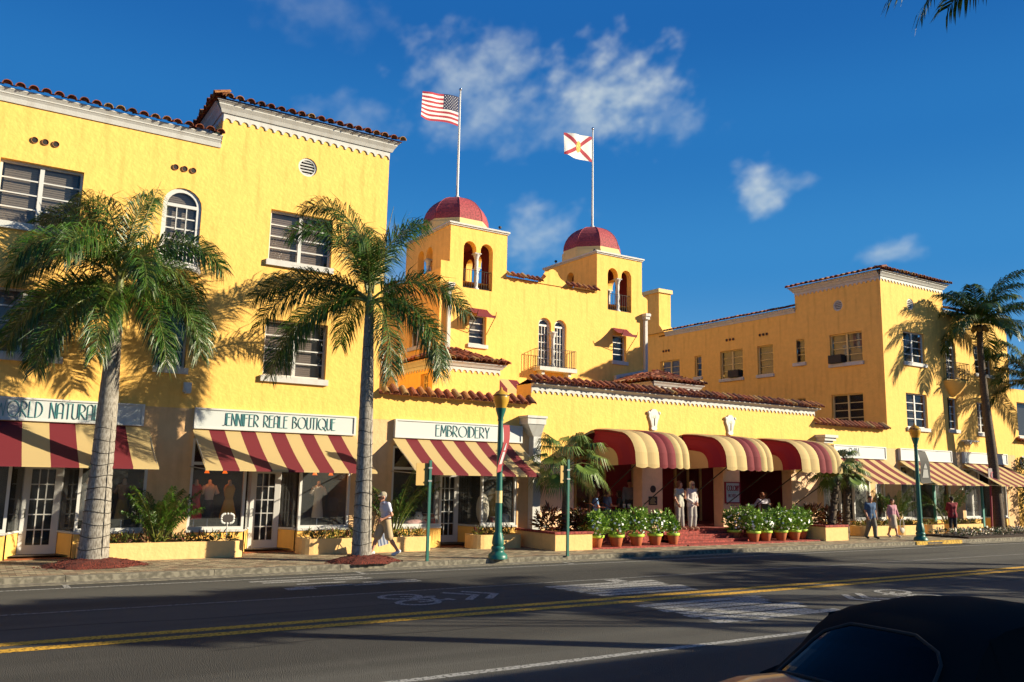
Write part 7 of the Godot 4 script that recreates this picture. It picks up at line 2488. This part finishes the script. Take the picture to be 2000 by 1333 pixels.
# ---------------------------------------------------------------- cafe tables, chairs, shop window things
func dining() -> void:
	var ts := [[V(18.45, 0.585, -24.6), "dark cafe table nearest the left wall of the restaurant"], [V(20.95, 0.585, -24.85), "cafe table with cups in front of the man in blue-grey"], [V(27.15, 0.585, -24.65), "cafe table with cups beside the COLONY pier"]]
	for t in ts:
		var o := thing("cafe_table", t[1], "table", t[0], "cafe tables")
		var m := mb(Transform3D.IDENTITY, Color(0.12, 0.03, 0.025))
		m.lathe([Vector2(0.001, 0.66), Vector2(0.4, 0.66), Vector2(0.41, 0.68), Vector2(0.4, 0.7), Vector2(0.001, 0.7)], 20, t[0])
		part(o, "table_top", m, M["plain"])
		m = mb()
		m.lathe([Vector2(0.24, 0.0), Vector2(0.22, 0.04), Vector2(0.04, 0.08), Vector2(0.03, 0.66)], 14, t[0])
		part(o, "pedestal", m, M["iron"])
	var cups := [[1, V(-0.2, 0, 0.15), "white cup nearest the man in blue-grey"], [1, V(-0.02, 0, 0.2), "white cup in the middle of the left table"], [1, V(0.15, 0, 0.05), "white jug at the far side of the left table"], [2, V(-0.12, 0, 0.2), "white box shaped cup left on the right table"], [2, V(0.16, 0, 0.2), "paper cup right on the right table"]]
	for c in cups:
		var at: Vector3 = ts[c[0]][0] + c[1] + V(0, 0.703, 0)
		var m := mb(Transform3D.IDENTITY, Color(0.6, 0.58, 0.52))
		m.lathe([Vector2(0.001, 0.0), Vector2(0.045, 0.0), Vector2(0.06, 0.15), Vector2(0.054, 0.15), Vector2(0.04, 0.01), Vector2(0.001, 0.01)], 12, at)
		single("cup", c[2], "cup", m, M["plain"], at, "cups on the cafe tables")
	var chairs := [[V(19.3, 0.585, -24.65), 1.1, "woven chair under the woman in blue"], [V(20.1, 0.585, -24.98), 1.3, "chair under the man in blue-grey"], [V(21.25, 0.585, -25.52), -2.2, "chair under the dim figure at the left table"], [V(28.0, 0.585, -24.46), 2.9, "woven chair with its green back to the street, right arch"], [V(28.78, 0.585, -25.0), -1.4, "chair under the woman in white, right arch"], [V(27.58, 0.585, -25.74), 0.3, "chair under the dim figure in the right arch"]]
	var first: Node3D
	for c in chairs:
		var o: Node3D
		if first == null:
			o = local("cafe_chair", c[2], "chair", c[0], c[1], "bistro chairs")
			first = o
			var m := mb(Transform3D.IDENTITY, Color(0.06, 0.06, 0.04))
			m.mm(-0.22, 0.22, 0.43, 0.46, -0.22, 0.22)
			part(o, "seat", m, M["plain"])
			m = mb(Transform3D.IDENTITY, Color(0.07, 0.075, 0.05))
			for k in 6:
				var a0 := PI + PI * k / 6.0
				var a1 := PI + PI * (k + 1) / 6.0
				m.quad(V(cos(a0) * 0.23, 0.52, sin(a0) * 0.12 - 0.14), V(cos(a1) * 0.23, 0.52, sin(a1) * 0.12 - 0.14), V(cos(a1) * 0.23, 0.86, sin(a1) * 0.14 - 0.17), V(cos(a0) * 0.23, 0.86, sin(a0) * 0.14 - 0.17))
			part(o, "backrest", m, M["plain"])
			m = mb(Transform3D.IDENTITY, Color(0.25, 0.1, 0.04))
			var hoop := []
			var rr := []
			for k in 9:
				var a := PI + PI * k / 8.0
				hoop.append(V(cos(a) * 0.24, 0.87, sin(a) * 0.14 - 0.17)); rr.append(0.014)
			hoop.push_front(V(-0.25, 0.66, 0.15)); hoop.push_back(V(0.25, 0.66, 0.15)); rr.append_array([0.014, 0.014])
			m.tube(hoop, rr, 6)
			part(o, "arm_hoop", m, M["plain"])
			for s in [[-1, -1], [1, -1], [-1, 1], [1, 1]]:
				m = mb(Transform3D.IDENTITY, Color(0.25, 0.1, 0.04))
				m.tube([V(0.2 * s[0], 0.0, 0.22 * s[1]), V(0.2 * s[0], 0.45, 0.19 * s[1])] + ([V(0.24 * s[0], 0.66, 0.15)] if s[1] > 0 else [V(0.22 * s[0], 0.87, -0.2)]), [0.014, 0.015, 0.013], 6)
				part(o, "leg", m, M["plain"])
		else:
			o = first.duplicate()
			o.name = numbered("cafe_chair")
			add_child(o, true)
			o.position = c[0]
			o.rotation.y = c[1]
			tag(o, c[2], "chair", "bistro chairs")
	# mannequins and goods in the shop windows
	var D := Color(0.55, 0.5, 0.4)
	mannequin(V(5.4, 0.76, -24.5), [Color(0.4, 0.01, 0.02), Color(0.4, 0.01, 0.02)], 0.85, "red strapless dress, leftmost in the BOUTIQUE window")
	mannequin(V(5.82, 0.76, -24.75), [Color(0.5, 0.42, 0.34), Color(0.015, 0.015, 0.015)], 0.7, "white top and black skirt between the red and yellow dresses")
	mannequin(V(6.3, 0.76, -24.5), [Color(0.42, 0.22, 0.02), Color(0.5, 0.27, 0.02)], 1.0, "yellow dress in the BOUTIQUE window left of the door")
	mannequin(V(8.92, 0.76, -24.6), [Color(0.5, 0.43, 0.33), Color(0.5, 0.43, 0.33)], 0.72, "beige dress in the BOUTIQUE window right of the door")
	mannequin(V(2.72, 0.76, -24.5), [Color(0.5, 0.52, 0.5), Color(0.5, 0.52, 0.5)], 0.72, "white dress in the window left of the thick palm trunk")
	mannequin(V(3.6, 0.76, -24.6), [Color(0.16, 0.08, 0.04), Color(0.2, 0.14, 0.03)], 0.75, "brown dress in the window right of the thick palm trunk")
	var o := thing("chalk_sign", "small dark sign in an ornate white frame on a stick, BOUTIQUE planter", "sign", V(6.05, 0.5, -23.5))
	var m := mb()
	m.tube([V(6.05, 0.5, -23.5), V(6.05, 0.95, -23.5)], [0.013, 0.013], 6)
	part(o, "stick", m, M["white frame"])
	m = mb(front(-23.5))
	for k in 20:
		var a := TAU * k / 20.0
		m.ball(V(6.05 + signf(cos(a)) * pow(absf(cos(a)), 0.6) * 0.16, 1.1 + signf(sin(a)) * pow(absf(sin(a)), 0.6) * 0.125, 0), V(0.033, 0.033, 0.02), 4)
	part(o, "ornate_frame", m, M["white frame"])
	m = mb()
	m.mm(5.9, 6.2, 0.985, 1.215, -23.51, -23.49)
	part(o, "slate", m, M["dark frame"])
	for k in 4:
		pendant(V([5.68, 6.17, 8.78, 9.28][k], 2.28, -24.6), ["first orange pendant lamp above the red dress", "orange pendant lamp above the yellow dress", "orange pendant lamp above the beige dress", "orange pendant lamp right of the beige dress"][k])
	# embroidery window: jars, boxes, cushions
	var goods := [["vase", V(12.15, 0.78, -24.4), Color(0.6, 0.6, 0.56), V(0.13, 0.42, 0.13), "white patterned jar in the embroidery window"], ["gift_box", V(12.5, 0.78, -24.4), Color(0.45, 0.05, 0.02), V(0.17, 0.12, 0.14), "red box right of the white jar"], ["gift_box", V(12.5, 1.025, -24.42), Color(0.2, 0.04, 0.02), V(0.15, 0.06, 0.13), "dark lid stacked on the red box"], ["cushion", V(12.0, 0.78, -24.25), Color(0.5, 0.28, 0.26), V(0.4, 0.1, 0.15), "pink cushion under the white jar"], ["cushion", V(14.6, 0.78, -24.6), Color(0.45, 0.42, 0.34), V(0.24, 0.5, 0.16), "pale round cushion right of the embroidery door"], ["cushion", V(15.05, 0.78, -24.7), Color(0.4, 0.26, 0.04), V(0.22, 0.6, 0.15), "golden cushion right of the embroidery door"], ["gift_box", V(14.85, 0.78, -24.35), Color(0.3, 0.07, 0.05), V(0.06, 0.13, 0.06), "small red box in the right embroidery window"], ["gift_box", V(15.3, 0.78, -24.35), Color(0.4, 0.43, 0.4), V(0.14, 0.18, 0.05), "framed pale card in the right embroidery window"]]
	for g in goods:
		m = mb(Transform3D.IDENTITY, g[2])
		var s: Vector3 = g[3]
		if g[0] == "gift_box":
			m.box(g[1] + V(0, s.y * 0.9, 0), V(s.x * 2, s.y * 1.8, s.z * 2)); m.col = Color(0.4, 0.35, 0.28); m.box(g[1] + V(0, s.y * 1.8 + 0.012, 0), V(s.x * 2.06, 0.02, s.z * 2.06)); m.box(g[1] + V(0, s.y * 0.9, s.z + 0.003), V(0.03, s.y * 1.8, 0.006))
		elif g[0] == "vase":
			m.lathe([Vector2(0.001, 0), Vector2(0.8, 0), Vector2(1.0, 0.3), Vector2(1.0, 0.75), Vector2(0.7, 0.9), Vector2(0.75, 1.0), Vector2(0.001, 1.0)].map(func(q): return Vector2(q.x * s.x, q.y * s.y)), 16, g[1])
			for k in 14:
				m.col = Color(0.03, 0.03, 0.03)
				m.ball(g[1] + V(cos(k * 1.9) * s.x, s.y * (0.15 + 0.05 * k), sin(k * 1.9) * s.z), V(0.025, 0.03, 0.025), 3)
		else:
			m.ball(g[1] + V(0, s.y, 0), s, 8)
		single(g[0], g[4], "cushion" if g[0] == "cushion" else ("vase" if g[0] == "vase" else "box"), m, M["plain"], g[1], "goods in the embroidery window")

func mannequin(at: Vector3, c: Array, flare: float, label: String) -> void:
	var o := thing("mannequin", label, "mannequin", at, "dressed mannequins in the shop windows")
	var m := mb()
	m.lathe([Vector2(0.16, 0.0), Vector2(0.15, 0.02), Vector2(0.015, 0.03), Vector2(0.013, 0.5)], 12, at)
	part(o, "stand", m, M["steel"])
	m = mb(Transform3D.IDENTITY, c[1])
	var prof := [Vector2(0.24 * flare, 0.28)]
	for k in 6:
		prof.append(Vector2(lerpf(0.23 * flare, 0.105, (k + 1) / 6.0) + 0.02, 0.28 + 0.085 * (k + 1)))
	m.lathe(prof, 24, at, 1.0, 0.75, 0.07 if flare > 0.8 else 0.03)
	part(o, "skirt", m, M["plain"])
	m = mb(Transform3D.IDENTITY, c[0])
	m.lathe([Vector2(0.118, 0.78), Vector2(0.115, 0.85), Vector2(0.15, 1.02), Vector2(0.165, 1.1), Vector2(0.12, 1.2), Vector2(0.06, 1.23)], 18, at, 1.0, 0.66)
	if flare < 0.8:
		for sg in [-1, 1]:
			m.tube([at + V(0.13 * sg, 1.17, 0), at + V(0.22 * sg, 0.95, 0)], [0.055, 0.065], 8)
	part(o, "bodice", m, M["plain"])
	m = mb(Transform3D.IDENTITY, Color(0.35, 0.25, 0.18))
	m.lathe([Vector2(0.1, 1.18), Vector2(0.05, 1.25), Vector2(0.045, 1.33), Vector2(0.001, 1.35)], 12, at)
	part(o, "neck_form", m, M["plain"])

func pendant(at: Vector3, label: String) -> void:
	var o := thing("pendant_lamp", label, "lamp", at, "orange pendant lamps in the BOUTIQUE windows")
	var m := mb()
	m.lathe([Vector2(0.03, 0.1), Vector2(0.075, 0.0), Vector2(0.07, 0.0), Vector2(0.028, 0.095)], 14, at)
	part(o, "lamp_shade", m, M["lamp shade"] if M.has("lamp shade") else mat("lamp shade", lin(0.6, 0.2, 0.03), 0.6, {"emission_enabled": true, "emission": Color(1.0, 0.42, 0.08), "emission_energy_multiplier": 0.55}))
	m = mb()
	m.tube([at + V(0, 0.1, 0), V(at.x, 3.2, at.z)], [0.006, 0.006], 4)
	part(o, "cord", m, M["iron"])
	var l := OmniLight3D.new()
	l.name = "pendant_light"
	l.light_color = Color(1.0, 0.6, 0.25)
	l.light_energy = 0.025
	l.light_size = 0.05
	l.omni_range = 6.0
	l.omni_attenuation = 2.0
	l.shadow_enabled = true
	l.position = V(0, -0.04, 0)
	o.add_child(l)

# ---------------------------------------------------------------- the parked soft-top car in the foreground
func parked_car() -> void:
	var z0 := -4.05
	var o := thing("parked_car", "dark red car with black soft top parked in the near shade", "car", V(6.8, 0, z0))
	var st := [[4.2, 0.5, 0.42, 0.7], [4.26, 0.7, 0.3, 0.82], [4.45, 0.83, 0.24, 0.91], [5.0, 0.9, 0.2, 0.96], [5.5, 0.91, 0.2, 0.94], [6.5, 0.9, 0.2, 0.9], [7.6, 0.9, 0.2, 0.92], [8.4, 0.87, 0.22, 0.88], [8.9, 0.8, 0.26, 0.78], [9.1, 0.66, 0.34, 0.66], [9.16, 0.4, 0.42, 0.58]]
	var sect := func(s):
		var p := []
		var N := 16
		for k in N + 1:
			var a := PI * k / N
			var c := cos(a)
			var y := sin(a)
			p.append(V(s[0], lerpf(s[2], s[3], pow(y, 0.55)), z0 - signf(c) * pow(absf(c), 0.42) * s[1]))
		return p
	var m := mb()
	var prev := []
	for s in st:
		var at := []
		var row: Array = sect.call(s)
		for k in row.size():
			var q: Vector3 = (row[mini(k + 1, row.size() - 1)] - row[maxi(k - 1, 0)]).cross(V(1, 0, 0)).normalized()
			if q.dot(row[k] - V(s[0], 0.45, z0)) < 0:
				q = -q
			at.append(m.vert(row[k], q))
		if prev:
			for k in at.size() - 1:
				m.face(prev[k], prev[k + 1], at[k + 1]); m.face(prev[k], at[k + 1], at[k])
		prev = at
	part(o, "body", m, M["car paint"])
	# roof, lofted along its profile: x, y, half width
	var pr := [[5.3, 0.9, 0.76], [5.46, 1.0, 0.74], [5.7, 1.14, 0.71], [5.92, 1.28, 0.68], [6.12, 1.36, 0.66], [6.4, 1.41, 0.645], [7.0, 1.44, 0.63], [7.5, 1.41, 0.62], [7.62, 1.38, 0.62]]
	var at := func(s, u, lift := 0.0): return V(s[0] + 0.16 * pow(absf(u), 2.2) * clampf(1.6 - (s[0] - 5.3) / 0.6, 0, 1), s[1] - 0.075 * pow(absf(u), 3.0) + lift, z0 + u * s[2])
	m = mb()
	var P := []
	for k in pr.size():
		var ids := []
		for j in 17:
			var u := -1.0 + j / 8.0
			var a: Vector3 = at.call(pr[mini(k + 1, pr.size() - 1)], u) - at.call(pr[maxi(k - 1, 0)], u)
			var c: Vector3 = at.call(pr[k], minf(u + 0.05, 1.0)) - at.call(pr[k], maxf(u - 0.05, -1.0))
			ids.append(m.vert(at.call(pr[k], u), c.cross(a).normalized()))
		if P:
			for j in 16:
				m.face(P[j], P[j + 1], ids[j + 1]); m.face(P[j], ids[j + 1], ids[j])
		P = ids
	for sg in [-1.0, 1.0]:
		for k in 4:
			var a: Vector3 = at.call(pr[k], sg)
			var c: Vector3 = at.call(pr[k + 1], sg)
			m.quad(V(a.x, 0.87, z0 + sg * 0.8), V(c.x, 0.87, z0 + sg * 0.8), c, a)
		for k in range(4, pr.size() - 1):
			var a: Vector3 = at.call(pr[k], sg)
			var c: Vector3 = at.call(pr[k + 1], sg)
			m.quad(a - V(0, 0.06, -0.02 * sg), c - V(0, 0.06, -0.02 * sg), c, a)
	part(o, "soft_top", m, M["soft top"])
	# rear window follows the slope, proud of the canvas
	m = mb()
	var Wn := 14
	var grid := func(i, j):
		var v: float = 0.1 + 0.72 * j / 6.0
		var f: float = v * 3.6
		var k := mini(int(f), 3)
		var s := []
		for c in 3:
			s.append(lerpf(pr[k][c], pr[k + 1][c], f - k))
		var w: float = 0.8 * (1.0 - 0.12 * v) * (sqrt(maxf(0.0, 1.0 - pow(maxf(0.0, (v - 0.5) / 0.36), 3.0))) if v > 0.5 else 1.0)
		var u: float = (-1.0 + 2.0 * i / Wn) * maxf(w, 0.25)
		return at.call(s, u) + V(-0.022, 0.018, 0)
	for i in Wn:
		for j in 6:
			m.quad(grid.call(i + 1, j), grid.call(i, j), grid.call(i, j + 1), grid.call(i + 1, j + 1))
	part(o, "rear_window", m, M["car glass"])
	m = mb()
	var edge := []
	var er := []
	for j in 7:
		edge.append(grid.call(0, j))
	for i in range(1, Wn + 1):
		edge.append(grid.call(i, 6))
	for j in range(5, -1, -1):
		edge.append(grid.call(Wn, j))
	for i in range(Wn - 1, -1, -1):
		edge.append(grid.call(i, 0))
	for q in edge:
		er.append(0.014)
	m.tube(edge, er, 6, false)
	part(o, "window_seal", m, M["rubber"])
	m = mb()
	for sg in [-1.0, 1.0]:
		m = mb()
		m.quad(V(7.0, 0.9, z0 + sg * 0.79), V(7.9, 0.92, z0 + sg * 0.79), V(7.55, 1.33, z0 + sg * 0.64), V(7.0, 1.31, z0 + sg * 0.65))
		part(o, "side_window", m, M["car glass"])
		m = mb()
		m.quad(V(6.15, 0.87, z0 + sg * 0.8), V(6.99, 0.88, z0 + sg * 0.795), V(6.99, 1.36, z0 + sg * 0.645), V(6.15, 1.3, z0 + sg * 0.66))
		part(o, "roof_side", m, M["soft top"])
	m = mb()
	m = mb()
	m.quad(V(8.3, 0.9, z0 - 0.72), V(8.3, 0.9, z0 + 0.72), V(7.64, 1.29, z0 + 0.6), V(7.64, 1.29, z0 - 0.6))
	part(o, "windscreen", m, M["car glass"])
	m = mb()
	for sg in [-1.0, 1.0]:
		m.tube([V(8.32, 0.9, z0 + sg * 0.74), V(7.64, 1.27, z0 + sg * 0.63)], [0.035, 0.03], 6)
	part(o, "windscreen_frame", m, M["soft top"])
	for x in [5.05, 8.2]:
		for sg in [-1.0, 1.0]:
			m = mb(Transform3D(Basis(V(1, 0, 0), PI / 2), V(x, 0.31, z0 + sg * 0.8)))
			m.lathe([Vector2(0.2, -0.1), Vector2(0.3, -0.1), Vector2(0.31, -0.06), Vector2(0.31, 0.06), Vector2(0.3, 0.1), Vector2(0.2, 0.1)], 24, Vector3.ZERO)
			var w := part(o, "wheel", m, M["rubber"])
			m = mb(Transform3D(Basis(V(1, 0, 0), PI / 2), V(x, 0.31, z0 + sg * 0.8)))
			m.lathe([Vector2(0.001, -0.09), Vector2(0.06, -0.09), Vector2(0.2, -0.07), Vector2(0.2, 0.07), Vector2(0.06, 0.09), Vector2(0.001, 0.09)], 16, Vector3.ZERO)
			part(w, "rim", m, M["steel"])
	for sg in [-1.0, 1.0]:
		m = mb()
		m.ball(V(4.5, 0.62, z0 + sg * 0.62), V(0.12, 0.1, 0.1), 6)
		part(o, "tail_light", m, M["tail lamp"])
		m = mb()
		m.ball(V(7.75, 0.95, z0 + sg * 0.93), V(0.08, 0.07, 0.1), 6)
		part(o, "wing_mirror", m, M["car paint"])
	m = mb()
	m.tube([V(4.42, 0.42, z0 - 0.62), V(4.26, 0.44, z0 - 0.4), V(4.26, 0.44, z0 + 0.4), V(4.42, 0.42, z0 + 0.62)], [0.05, 0.06, 0.06, 0.05], 8)
	part(o, "bumper", m, M["car paint"])
